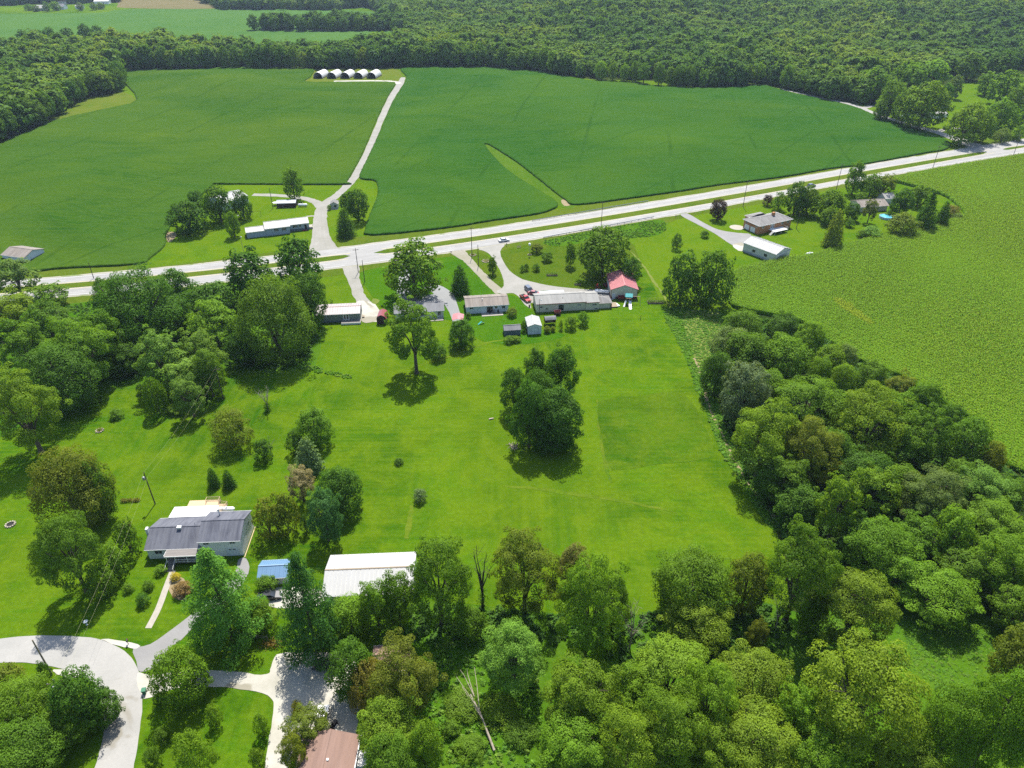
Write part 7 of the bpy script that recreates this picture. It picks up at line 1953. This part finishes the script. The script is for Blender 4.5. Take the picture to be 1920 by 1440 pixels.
# ------------------------------------------------------------------ vehicles
def wheel(root, x, y, r, w=0.22, rim=None):
    t = MB().lathe([(r * 0.62, -w / 2), (r, -w / 2 + 0.03), (r, w / 2 - 0.03), (r * 0.62, w / 2)], (0, 0, 0), 14, 'Y').build('wheel', M['rubber'], root, loc=(x, y, r))
    MB().lathe([(r * 0.60, -w / 2 - 0.012), (r * 0.60, w / 2 + 0.012)], (0, 0, 0), 10, 'Y').build('rim', rim or M['chrome'], t)
def car(px, py, rz, label, paint, kind='sedan', z=0.0, name=None, cat='car'):
    x, y = at(px, py)
    root = empty(name or {'sedan': 'car', 'van': 'minivan', 'pickup': 'pickup_truck', 'suv': 'car'}[kind], (x, y, z), rz, label, cat)
    L, W = {'sedan': (4.75, 1.82), 'van': (5.0, 1.95), 'pickup': (5.7, 1.95), 'suv': (4.7, 1.88)}[kind]
    # side outline, front at +x
    if kind == 'sedan':
        body = [(-L/2, .45), (-L/2 + .05, .92), (-1.55, 1.0), (1.0, .96), (2.15, .80), (L/2, .62), (L/2 - .05, .32), (-L/2 + .1, .30)]
        cab = [(-1.75, .985), (-1.05, 1.42), (.25, 1.44), (1.15, .955)]
    elif kind == 'van':
        body = [(-L/2, .45), (-L/2 + .05, 1.1), (1.15, 1.08), (2.2, .88), (L/2, .65), (L/2 - .05, .34), (-L/2 + .1, .32)]
        cab = [(-2.4, 1.09), (-2.15, 1.72), (.45, 1.74), (1.5, 1.06)]
    elif kind == 'suv':
        body = [(-L/2, .48), (-L/2 + .05, 1.05), (1.0, 1.05), (2.15, .95), (L/2, .7), (L/2 - .05, .38), (-L/2 + .1, .36)]
        cab = [(-2.2, 1.04), (-1.85, 1.66), (.2, 1.68), (1.15, 1.03)]
    else:
        body = [(-L/2, .55), (-L/2 + .03, 1.05), (-.35, 1.05), (1.3, 1.05), (2.55, 1.0), (L/2, .75), (L/2 - .05, .42), (-L/2 + .1, .42)]
        cab = [(-.45, 1.04), (-.25, 1.75), (.75, 1.76), (1.45, 1.04)]
    b = MB(); b.prism(body, -W / 2, W / 2, 'Y')
    me = b.mesh('body', paint); bm = bmesh.new(); bm.from_mesh(me)
    bmesh.ops.bevel(bm, geom=[e for e in bm.edges], offset=0.07, segments=2, affect='EDGES', profile=0.6); bm.to_mesh(me); bm.free()
    bo = bpy.data.objects.new('body', me); COL.objects.link(bo); bo.parent = root
    # glasshouse with raked sides
    def ring(k, s): return [(a, s * (W / 2 - 0.08 - (0.17 if i in (1, 2) else 0)), z) for i, (a, z) in enumerate(k)]
    c = MB(); c.add(ring(cab, -1) + ring(cab, 1), [(0, 1, 2, 3), (7, 6, 5, 4), (0, 4, 5, 1), (1, 5, 6, 2), (2, 6, 7, 3), (3, 7, 4, 0)]); c.build('cabin_glass', M['glass'], root)
    r = MB(); zt = cab[1][1]; r.box(((cab[1][0] + cab[2][0]) / 2, 0, zt + 0.012), (cab[2][0] - cab[1][0] + 0.12, W - 0.46, 0.06)); r.build('roof', paint, root)
    for s in (-1, 1):
        for i, j in ((0, 1), (3, 2)):
            p = MB(); p.tube([(cab[i][0], s * (W / 2 - 0.08), cab[i][1]), (cab[j][0], s * (W / 2 - 0.24), cab[j][1])], 0.05, 4); p.build('pillar', paint, root)
        m = (cab[1][0] + cab[2][0]) / 2
        p = MB(); p.tube([(m, s * (W / 2 - 0.075), cab[0][1]), (m, s * (W / 2 - 0.24), zt)], 0.045, 4); p.build('pillar', paint, root)
        h = MB(); h.box((L / 2 - 0.10, s * (W / 2 - 0.3), body[5][1] + 0.02), (0.18, 0.42, 0.16)); h.build('headlight', M['lamp'], root)
        t = MB(); t.box((-L / 2 + 0.02, s * (W / 2 - 0.22), 0.82), (0.09, 0.3, 0.2)); t.build('tail_light', M['taillamp'], root)
        mi = MB(); mi.box((cab[3][0] - 0.35, s * (W / 2 + 0.09), cab[3][1] + 0.08), (0.12, 0.2, 0.13)); mi.build('mirror', paint, root)
    if kind == 'pickup':
        k = MB(); k.box((-1.68, 0, 1.075), (2.1, W - 0.34, 0.04)); k.build('cargo_bed', M['dark'], root)
        for s in (-1, 1):
            e = MB(); e.box((-1.66, s * (W / 2 - 0.08), 1.12), (2.3, 0.12, 0.12)); e.build('bed_rail', paint, root)
    bp = MB(); bp.box((L / 2 - 0.02, 0, 0.42), (0.12, W - 0.2, 0.16)); bp.box((-L / 2 + 0.02, 0, 0.45), (0.12, W - 0.2, 0.16)); bp.build('bumper', M['black'] if kind != 'pickup' else M['chrome'], root)
    wr = 0.33 if kind == 'sedan' else 0.37
    for fx in (-L / 2 + 0.95, L / 2 - 0.95):
        for s in (-1, 1): wheel(root, fx, s * (W / 2 - 0.09), wr)
    return root
ang = lambda a, b: math.atan2(at(*b)[1] - at(*a)[1], at(*b)[0] - at(*a)[0])
hw = ang((900, 455), (1000, 441))
car(945, 452.5, hw, 'white sedan driving on the near highway lanes', M['whitepaint'], z=0.07)
car(1521, 350.5, ang((1480, 357), (1560, 341)), 'dark car on the near highway lanes behind the garden trees', M['greypaint'], 'suv', z=0.07)
car(985, 562.5, R(-62), 'bright red pickup truck parked beside the ranch house', M['redpaint'], 'pickup', z=0.06, cat='truck')
car(992, 546.5, R(-66), 'slate blue minivan parked behind the red pickup', M['greypaint'], 'van', z=0.06)
car(1001.5, 552.5, R(-20), 'dull red car half hidden by the end of the ranch house', M['darkred'], 'sedan', z=0.06)
car(507, 1121, R(8), 'black car parked between the two big pines', M['blackpaint'], 'sedan', z=0.055)
car(616, 1252, R(176), 'black pickup on the gravel court beside the dark round tree', M['blackpaint'], 'pickup', z=0.065, cat='truck')
car(1691, 221, R(-15), 'pale blue car parked along the country road', M['lightblue'], 'sedan', z=0.06)
car(1774, 243, R(10), 'dark car under the trees by the country road', M['blackpaint'], 'sedan', z=0.06)
car(603, 1356, R(92), 'white pickup partly under the bronze-leaved tree', M['whitepaint'], 'pickup', z=0.065, cat='truck')
def mower(px, py, label):
    x, y = at(px, py); root = empty('riding_mower', (x, y, 0.06), R(60), label, 'mower')
    b = MB(); b.box((0.35, 0, 0.62), (0.9, 0.62, 0.5)); b.box((-0.1, 0, 0.35), (1.5, 0.8, 0.16)); b.build('body', M['black'], root)
    s = MB(); s.box((-0.45, 0, 0.72), (0.45, 0.5, 0.1)); s.box((-0.66, 0, 0.95), (0.08, 0.5, 0.45)); s.build('seat', M['dark'], root)
    MB().lathe([(0.2, 0), (0.2, 0.03)], (0.0, 0, 1.05), 12).build('steering_wheel', M['rubber'], root)
    d = MB(); d.box((0.0, 0, 0.2), (0.9, 1.15, 0.16)); d.build('deck', M['greymetal'], root)
    for fx, rr in ((-0.55, 0.26), (0.6, 0.2)):
        for sy in (-0.45, 0.45): wheel(root, fx, sy, rr, 0.2, M['steel'])
mower(625.5, 1362, 'black riding mower on gravel just above the plain brown roof')
def trailer(px, py, rz, label):
    x, y = at(px, py); root = empty('trailer', (x, y, 0.06), rz, label, 'trailer')
    b = MB(); b.prism([(-2.2, 0.45), (-2.3, 0.95), (2.2, 0.95), (2.9, 0.8), (2.3, 0.45)], -0.9, 0.9, 'Y'); b.build('hull', M['whitepaint'], root)
    t = MB(); t.box((-0.1, 0, 0.985), (3.9, 1.4, 0.06)); t.build('cover', M['fabric'], root)
    d = MB(); d.tube([(2.3, 0, 0.4), (4.0, 0, 0.42)], 0.05, 6); d.build('drawbar', M['steel'], root)
    for s in (-0.95, 0.95): wheel(root, -0.6, s, 0.32, 0.2, M['steel'])
trailer(1130, 549.5, R(168), 'white covered boat trailer on gravel left of the red-roofed barn')
def tractor(px, py, rz, label):
    x, y = at(px, py); root = empty('tractor', (x, y, 0.03), rz, label, 'tractor')
    b = MB(); b.box((0.7, 0, 1.0), (1.5, 0.6, 0.55)); b.box((-0.3, 0, 0.8), (1.2, 0.5, 0.4)); b.build('body', M['redpaint'], root)
    s = MB(); s.box((-0.6, 0, 1.15), (0.5, 0.5, 0.1)); s.box((-0.82, 0, 1.4), (0.08, 0.5, 0.45)); s.build('seat', M['black'], root)
    MB().lathe([(0.22, 0), (0.22, 0.04)], (-0.1, 0, 1.5), 10).build('steering_wheel', M['black'], root)
    MB().tube([(0.9, 0.15, 1.25), (0.9, 0.15, 1.9)], 0.05, 6).build('exhaust', M['rust'], root)
    for sy in (-0.75, 0.75): wheel(root, -0.6, sy, 0.68, 0.34, M['redpaint'])
    for sy in (-0.6, 0.6): wheel(root, 1.2, sy, 0.36, 0.2, M['redpaint'])
tractor(1121, 541, R(100), 'small red tractor parked near the white trailer')
tractor(1137, 537, R(20), 'red tractor against the left wall of the red-roofed barn')
def wagon(px, py, label, rz=0.1):
    x, y = at(px, py); root = empty('cart', (x, y, 0), rz, label, 'cart')
    b = MB(); b.box((0, 0, 0.85), (2.2, 1.5, 0.12))
    for s in (-1, 1): b.box((0, s * 0.72, 1.2), (2.2, 0.06, 0.6)); b.box((s * 1.07, 0, 1.2), (0.06, 1.36, 0.6))
    b.build('box', M['darkred'], root)
    for fx in (-0.7, 0.7):
        for s in (-0.8, 0.8): wheel(root, fx, s, 0.4, 0.16, M['rust'])
wagon(1045, 590, 'red garden cart on the lawn in front of the ranch house')
wagon(1164, 562, 'dull red cart against the front wall of the red-roofed barn')
# ------------------------------------------------------------------ tanks
def tank(px, py, rz, L, r, label):
    x, y = at(px, py); root = empty('propane_tank', (x, y, 0), rz, label, 'propane tank')
    prof = [(0.02, -L / 2)] + [(r * math.sin(math.pi / 2 * k / 5), -L / 2 + r - r * math.cos(math.pi / 2 * k / 5)) for k in range(1, 6)]
    prof += [(a, -h) for a, h in prof[::-1]]
    MB().lathe(prof, (0, 0, r + 0.35), 16, 'X').build('tank_body', M['whitepaint'], root, True)
    MB().lathe([(0.2, 0), (0.2, 0.22), (0.08, 0.3)], (0, 0, 2 * r + 0.32), 10).build('valve_dome', M['whitepaint'], root)
    for s in (-1, 1):
        k = MB(); k.box((s * L * 0.28, 0, 0.25), (0.18, r * 1.5, 0.5)); k.build('leg', M['steel'], root)
tank(427, 960, 0.04, 3.6, 0.56, 'white propane tank on the lawn behind the charcoal-roofed house')
tank(568, 387.5, 0.02, 4.6, 0.58, 'long white propane tank beside the long dark shed')
tank(1517, 479.5, 0.25, 3.4, 0.55, 'white propane tank at the edge of the corn')
x, y = at(517, 385); r_ = empty('satellite_dish', (x, y, 0), 0.3, 'white round dish at the left end of the long dark shed', 'dish')
MB().tube([(0, 0, 0), (0, 0, 1.0)], 0.07, 6).build('leg', M['steel'], r_)
MB().lathe([(0.15, 0.0), (0.8, 0.15), (1.25, 0.45), (1.28, 0.45), (0.8, 0.1), (0.15, -0.06)], (0, 0, 1.0), 16).build('reflector', M['whitepaint'], r_)

# ------------------------------------------------------------------ play things and yard pieces
def playset(px, py):
    x, y = at(px, py); root = empty('playset', (x, y, 0), -0.15, 'wooden playset with teal roof and pale slide by the red-roofed barn', 'playset')
    for sx in (-1, 1):
        for sy in (-1, 1):
            l = MB(); l.box((sx * 0.9, sy * 0.9, 1.6), (0.14, 0.14, 3.2)); l.build('leg', M['wood'], root)
    f = MB(); f.box((0, 0, 1.5), (1.9, 1.9, 0.1)); f.build('platform', M['wood'], root)
    for s in (-1, 1):
        q = MB(); roof_slab(q, [(-1.3, s * 1.3, 3.1), (1.3, s * 1.3, 3.1), (1.3, 0.0, 4.0), (-1.3, 0.0, 4.0)], 0.06); q.build('roof', M['teal'], root)
    sl = MB()
    for k in range(10):
        t = k / 9; sl.box((0.5 + 0.3 * t, -1.1 - 3.4 * t, 1.55 - 1.35 * t ** 0.9), (0.85, 0.46, 0.05), rx=0.36)
        for s in (-0.43, 0.43): sl.box((0.5 + 0.3 * t + s, -1.1 - 3.4 * t, 1.66 - 1.35 * t ** 0.9), (0.06, 0.46, 0.2), rx=0.36)
    sl.build('slide', M['whitepaint'], root)
    sl = MB()
    for k in range(8):
        t = k / 7; sl.box((-0.9 - 0.6 * t, -1.0 - 2.0 * t, 1.5 - 1.3 * t), (0.6, 0.34, 0.06), rx=0.55)
    sl.build('ladder', M['whitetrim'], root)
    b = MB(); b.tube([(1.0, 0, 2.9), (4.0, 0.2, 2.9)], 0.08, 6); b.build('swing_beam', M['wood'], root)
    for s in (-1, 1):
        l = MB(); l.tube([(4.0, 0.2, 2.9), (4.2, 0.2 + s * 1.2, 0)], 0.07, 6); l.build('swing_leg', M['wood'], root)
    for k in (1.9, 3.0):
        w = MB(); w.tube([(k - 0.2, 0.1, 2.85), (k - 0.2, 0.1, 0.7)], 0.02, 4); w.tube([(k + 0.2, 0.1, 2.85), (k + 0.2, 0.1, 0.7)], 0.02, 4); w.box((k, 0.1, 0.66), (0.5, 0.2, 0.05)); w.build('swing', M['black'], root)
    g = MB(); g.box((0, -0.96, 2.0), (1.8, 0.06, 0.8)); g.build('side_panel', M['black'], root)
playset(1178, 569)
x, y = at(1156, 572.5); o = MB().box((0, 0, 0.2), (2.6, 1.2, 0.4)).build('box', M['whitepaint'], loc=(x, y, 0), rz=-1.1); tag(o, 'white flat box lying on the grass left of the playset', 'box')
def garden(px, py, w, d, label):
    x, y = at(px, py); root = empty('raised_bed', (x, y, 0), 0, label, 'garden bed')
    f = MB()
    for s in (-1, 1): f.box((0, s * d / 2, 0.25), (w, 0.08, 0.5)); f.box((s * w / 2, 0, 0.25), (0.08, d - 0.09, 0.5))
    f.build('frame', M['rawwood'], root)
    s = MB(); s.box((0, 0, 0.2), (w - 0.1, d - 0.1, 0.36)); s.build('soil', M['dirt'], root)
    n = int(w * d * 70); rs = np.random.default_rng(int(px))
    C = np.stack([rs.uniform(-w / 2, w / 2, n), rs.uniform(-d / 2, d / 2, n), rs.uniform(0.4, 1.0, n)], 1)
    V, F = leaf_quads(C, rs.normal(size=(n, 3)) * 0.5 + [0, 0, 1], rs.uniform(0.2, 0.4, n), rs=rs)
    o = bpy.data.objects.new('plants', np_mesh('plants', V, F, M['leaf'], rs.uniform(size=n))); COL.objects.link(o); o.parent = root; o.color = (*TINT['mid'], 1)
    return root
g_ = garden(1229, 568, 5.6, 1.6, 'fenced raised bed right of the playset')
fn = MB()
for k in range(7):
    for s in (-1, 1): fn.box((-2.9 + 5.8 * k / 6, s * 1.0, 0.75), (0.07, 0.07, 1.5))
for s in (-1, 1): fn.tube([(-2.9, s * 1.0, 1.45), (2.9, s * 1.0, 1.45)], 0.03, 4)
fn.build('fence_posts', M['rawwood'], g_)
garden(1035, 516, 4.2, 1.8, 'long raised bed on the olive lawn above the gravel drive')
garden(1083, 533.5, 2.4, 1.4, 'small edged flower bed beside the gravel drive')
def ring_bed(px, py, r, label, n=14, fire=False):
    x, y = at(px, py); root = empty('fire_ring' if fire else 'flower_bed', (x, y, 0), 0, label, 'fire ring' if fire else 'flower bed')
    for k in range(n):
        a = 6.28 * k / n
        MB().box((math.cos(a) * r, math.sin(a) * r, 0.15), (0.38, 0.3, 0.3), a).build('stone', M['stone'], root)
    b = MB().lathe([(r * 0.9, 0.03), (r * 0.85, 0.08)], (0, 0, 0), 14).build('soil' if not fire else 'ash', M['dirt'] if not fire else M['dark'], root)
    if not fire:
        rs = np.random.default_rng(int(px)); m = 130
        C = rs.normal(size=(m, 3)) * [r * 0.4, r * 0.4, 0.2] + [0, 0, 0.35]; V, F = leaf_quads(np.abs(C) * np.sign(C) * [1, 1, 0] + np.abs(C) * [0, 0, 1], rs.normal(size=(m, 3)) + [0, 0, 1], rs.uniform(0.2, 0.4, m), rs=rs)
        o = bpy.data.objects.new('plants', np_mesh('plants', V, F, M['leaf'], rs.uniform(size=m))); COL.objects.link(o); o.parent = root; o.color = (*TINT['olive'], 1)
ring_bed(20, 984, 0.95, 'stone fire ring on the lawn near the left edge', 12, True)
ring_bed(911, 490, 1.5, 'round stone-edged flower bed on the grass wedge')
ring_bed(887, 478.5, 1.2, 'small stone-edged bed at the foot of the tall wedge pole', 10)
ring_bed(187, 808, 0.9, 'little ring of stones on a worn patch of the left lawn', 9)
ring_bed(993, 478, 0.7, 'small stone bed around the birdhouse post on the olive lawn', 8)
x, y = at(244, 985); r_ = empty('burn_barrel', (x, y, 0), 0, 'rusty burn barrel at the top of the diagonal bush row', 'barrel')
MB().lathe([(0.33, 0), (0.34, 0.3), (0.36, 0.33), (0.34, 0.36), (0.34, 0.62), (0.36, 0.65), (0.34, 0.68), (0.33, 1.0), (0.27, 1.0), (0.27, 0.5)], (0, 0, 0), 14).build('drum', M['rust'], r_)
l = MB(); l.tube([(0.1, 0, 0.95), (0.35, 0.3, 1.6)], 0.05, 5); l.build('poker', M['rust'], r_)
o = MB()
rs_ = np.random.default_rng(44)
n_ = 420; C = np.stack([rs_.uniform(-2.2, 2.2, n_), rs_.uniform(-0.45, 0.45, n_), rs_.uniform(0.1, 0.75, n_)], 1)
V, F = leaf_quads(C, rs_.normal(size=(n_, 3)) + [0, 0, 0.7], rs_.uniform(0.2, 0.4, n_), rs=rs_)
x, y = at(245, 940); hb = bpy.data.objects.new('hedge', np_mesh('hedge', V, F, M['leaf'], rs_.uniform(size=n_))); COL.objects.link(hb); hb.location = (x, y, 0); hb.rotation_euler = (0, 0, 0.05); hb.color = (*TINT['brown'], 1)
tag(hb, 'low bronze hedge strip on the lawn left of the house pole', 'hedge')
def mailbox(px, py, label):
    x, y = at(px, py); root = empty('mailbox', (x, y, 0), 0.4, label, 'mailbox')
    MB().box((0, 0, 0.5), (0.1, 0.1, 1.0)).build('post', M['pole'], root)
    b = MB(); b.prism([(-0.14, 1.0), (-0.14, 1.18), (-0.09, 1.28), (0, 1.32), (0.09, 1.28), (0.14, 1.18), (0.14, 1.0)], -0.32, 0.32, 'Y'); b.build('box', M['black'], root)
    f = MB(); f.box((0.17, 0.05, 1.25), (0.03, 0.12, 0.2)); f.build('flag', M['redpaint'], root)
mailbox(241, 1208, 'black mailbox on a post at the mouth of the asphalt driveway')
mailbox(950, 462, 'dark mailbox below the white sedan at the highway edge')
mailbox(846, 477, 'small mailbox at the highway left of the two-track')
mailbox(1267, 409, 'mailbox at the asphalt drive entrance by the highway')
x, y = at(272, 1300); r_ = empty('wheelie_bin', (x, y, 0.06), 0.2, 'green wheeled trash bin at the edge of the street', 'trash bin')
b = MB(); b.add([(-.26, -.3, .06), (.26, -.3, .06), (.26, .3, .06), (-.26, .3, .06), (-.34, -.38, 1.0), (.34, -.38, 1.0), (.34, .38, 1.0), (-.34, .38, 1.0)], [(0, 1, 2, 3), (4, 5, 6, 7), (0, 1, 5, 4), (1, 2, 6, 5), (2, 3, 7, 6), (3, 0, 4, 7)]); b.build('body', M['greenplastic'], r_)
b = MB(); b.box((0, 0, 1.03), (.76, .84, .07)); b.build('lid', M['greenplastic'], r_)
for s in (-.3, .3): wheel(r_, s * 0.9, .34, .13, .08, M['black'])
# wheel axis runs along y in wheel(); bins roll on short stubs, close enough at this size
x, y = at(163, 1171); r_ = empty('bird_bath', (x, y, 0), 0, 'small white bird bath on the lawn above the street', 'bird bath')
MB().lathe([(0.2, 0), (0.08, 0.1), (0.07, 0.7), (0.12, 0.75)], (0, 0, 0), 10).build('pedestal', M['whitetrim'], r_)
MB().lathe([(0.12, 0.75), (0.42, 0.88), (0.44, 0.92), (0.38, 0.90), (0.1, 0.82)], (0, 0, 0), 14).build('bowl', M['whitetrim'], r_)
def split_fence(px, label):
    C = pts(px); root = empty('rail_fence', (*C[0], 0), 0, label, 'fence'); o = C[0]
    for a, b in zip(C[:-1], C[1:]):
        A = (a[0] - o[0], a[1] - o[1]); B = (b[0] - o[0], b[1] - o[1])
        for z in (0.55, 1.0): MB().tube([(*A, z), (*B, z)], 0.06, 5).build('rail', M['rawwood'], root)
    for a in C: MB().box((a[0] - o[0], a[1] - o[1], 0.62), (0.16, 0.16, 1.24)).build('post', M['rawwood'], root)
split_fence([(440, 1206), (461, 1201), (482, 1197), (502, 1200)], 'low wooden rail fence under the large white pine')
x, y = at(512, 1210); n_ = 260; C = rs_.normal(size=(n_, 3)) * [1.3, 0.5, 0.35] + [0, 0, 0.5]; C[:, 2] = np.abs(C[:, 2]) + 0.05
V, F = leaf_quads(C, rs_.normal(size=(n_, 3)) + [0, 0, 0.6], rs_.uniform(0.25, 0.5, n_), rs=rs_)
hb = bpy.data.objects.new('bush', np_mesh('bush', V, F, M['leaf'], rs_.uniform(size=n_))); COL.objects.link(hb); hb.location = (x, y, 0); hb.color = (*TINT['rusty'], 1)
tag(hb, 'withered rust-brown bush at the end of the rail fence', 'bush')
def pool(px, py):
    x, y = at(px, py); root = empty('pool', (x, y, 0), 0, 'round pale blue above-ground pool near the corn corner', 'pool')
    MB().lathe([(3.0, 0), (3.0, 1.1), (2.85, 1.1), (2.85, 0.9)], (0, 0, 0), 24).build('pool_wall', M['lightblue'], root)
    MB().lathe([(2.84, 0.3), (2.84, 0.95)], (0, 0, 0), 24).build('water', M['pool'], root)
pool(1661, 409)
def swing(px, py, label):
    x, y = at(px, py); root = empty('swing_frame', (x, y, 0), 0.05, label, 'swing')
    for s in (-1, 1): MB().tube([(s * 1.9, 0, 0), (s * 1.9, 0, 2.3)], 0.06, 6).build('leg', M['rust'], root)
    MB().tube([(-1.95, 0, 2.3), (1.95, 0, 2.3)], 0.06, 6).build('top_bar', M['rust'], root)
swing(482, 405, 'plain dark frame of two posts and a bar above the farmhouse')
x, y = at(905, 607); r_ = empty('toy_slide', (x, y, 0), 0.5, 'small teal and green toy slide on the bright yard', 'toy slide')
for k in range(3): MB().box((0.35 - 0.35 * k, 0, 0.3 + 0.25 * k), (0.34, 0.5, 0.06)).build('step', M['greenplastic'], r_)
q = MB(); roof_slab(q, [(-1.7, -0.3, 0.15), (-1.7, 0.3, 0.15), (-0.4, 0.3, 1.0), (-0.4, -0.3, 1.0)], 0.05); q.build('chute', M['teal'], r_)
for s in (-0.28, 0.28): MB().tube([(0.5, s, 0), (-0.35, s, 1.3)], 0.05, 5).build('side_rail', M['greenplastic'], r_)
x, y = at(993, 479); r_ = empty('bird_house', (x, y, 0), 0, 'white bird house on a tall post on the olive lawn', 'bird house')
MB().tube([(0, 0, 0), (0, 0, 4.4)], 0.05, 6).build('post', M['steel'], r_)
b = MB(); b.prism([(-0.45, 4.4), (-0.45, 5.0), (0, 5.4), (0.45, 5.0), (0.45, 4.4)], -0.35, 0.35, 'Y'); b.build('box', M['whitepaint'], r_)
def bench(px, py, rz, label):
    x, y = at(px, py); root = empty('bench', (x, y, 0), rz, label, 'bench')
    for k in range(3): MB().box((0, -0.16 + 0.16 * k, 0.45), (1.6, 0.13, 0.05)).build('seat_slat', M['rawwood'], root)
    for k in range(2): MB().box((0, 0.28, 0.65 + 0.18 * k), (1.6, 0.04, 0.13)).build('back_slat', M['rawwood'], root)
    for s in (-0.7, 0.7):
        MB().box((s, 0, 0.21), (0.08, 0.5, 0.42)).build('leg', M['rawwood'], root)
bench(973, 465, 0.1, 'wooden bench on the olive lawn right of the mailbox')
x, y = at(921, 786); o = MB().box((0, 0, 0.15), (1.3, 0.4, 0.3)).build('plank', M['dead_bark'], loc=(x, y, 0), rz=0.3); tag(o, 'short pale log lying on the lawn left of the tree clump', 'log')
x, y = at(1001, 575); r_ = empty('trash_can', (x, y, 0.05), 0, 'dark trash can below the red pickup', 'trash can')
MB().lathe([(0.26, 0), (0.32, 0.9)], (-1.6, -0.4, 0), 12).build('body', M['black'], r_); MB().lathe([(0.34, 0.9), (0.34, 0.96), (0.1, 1.02)], (-1.6, -0.4, 0), 12).build('lid', M['black'], r_)
x, y = at(627, 1430)
x, y = at(681, 1432); r_ = empty('trailer', (x, y, 0), 0, 'pale cargo trailer beside the plain brown roof at the bottom edge', 'trailer')
b = MB(); b.box((0, 0, 1.0), (1.6, 2.6, 1.2)); b.build('box', M['palewall'], r_); b = MB(); b.box((0, 0, 1.64), (1.66, 2.66, 0.07)); b.build('roof', M['whitetrim'], r_)
for s in (-0.85, 0.85): wheel(r_, 0, s * 0.0 + (0.4 if s > 0 else -0.4), 0.3, 1.72, M['steel'])

# ------------------------------------------------------------------ air
hz = MB(); hz.box((0, 1900, 58.5), (5600, 5000, 119.0))
t = NT('haze_air')
pv = t.n('VolumePrincipled'); pv.inputs['Color'].default_value = (0.62, 0.78, 1.0, 1); pv.inputs['Density'].default_value = HAZE
pv.inputs['Anisotropy'].default_value = 0.3
t.l(pv.outputs[0], t.out.inputs['Volume'])
if HAZE > 0:
    tag(hz.build('haze', t.m), kind='stuff')
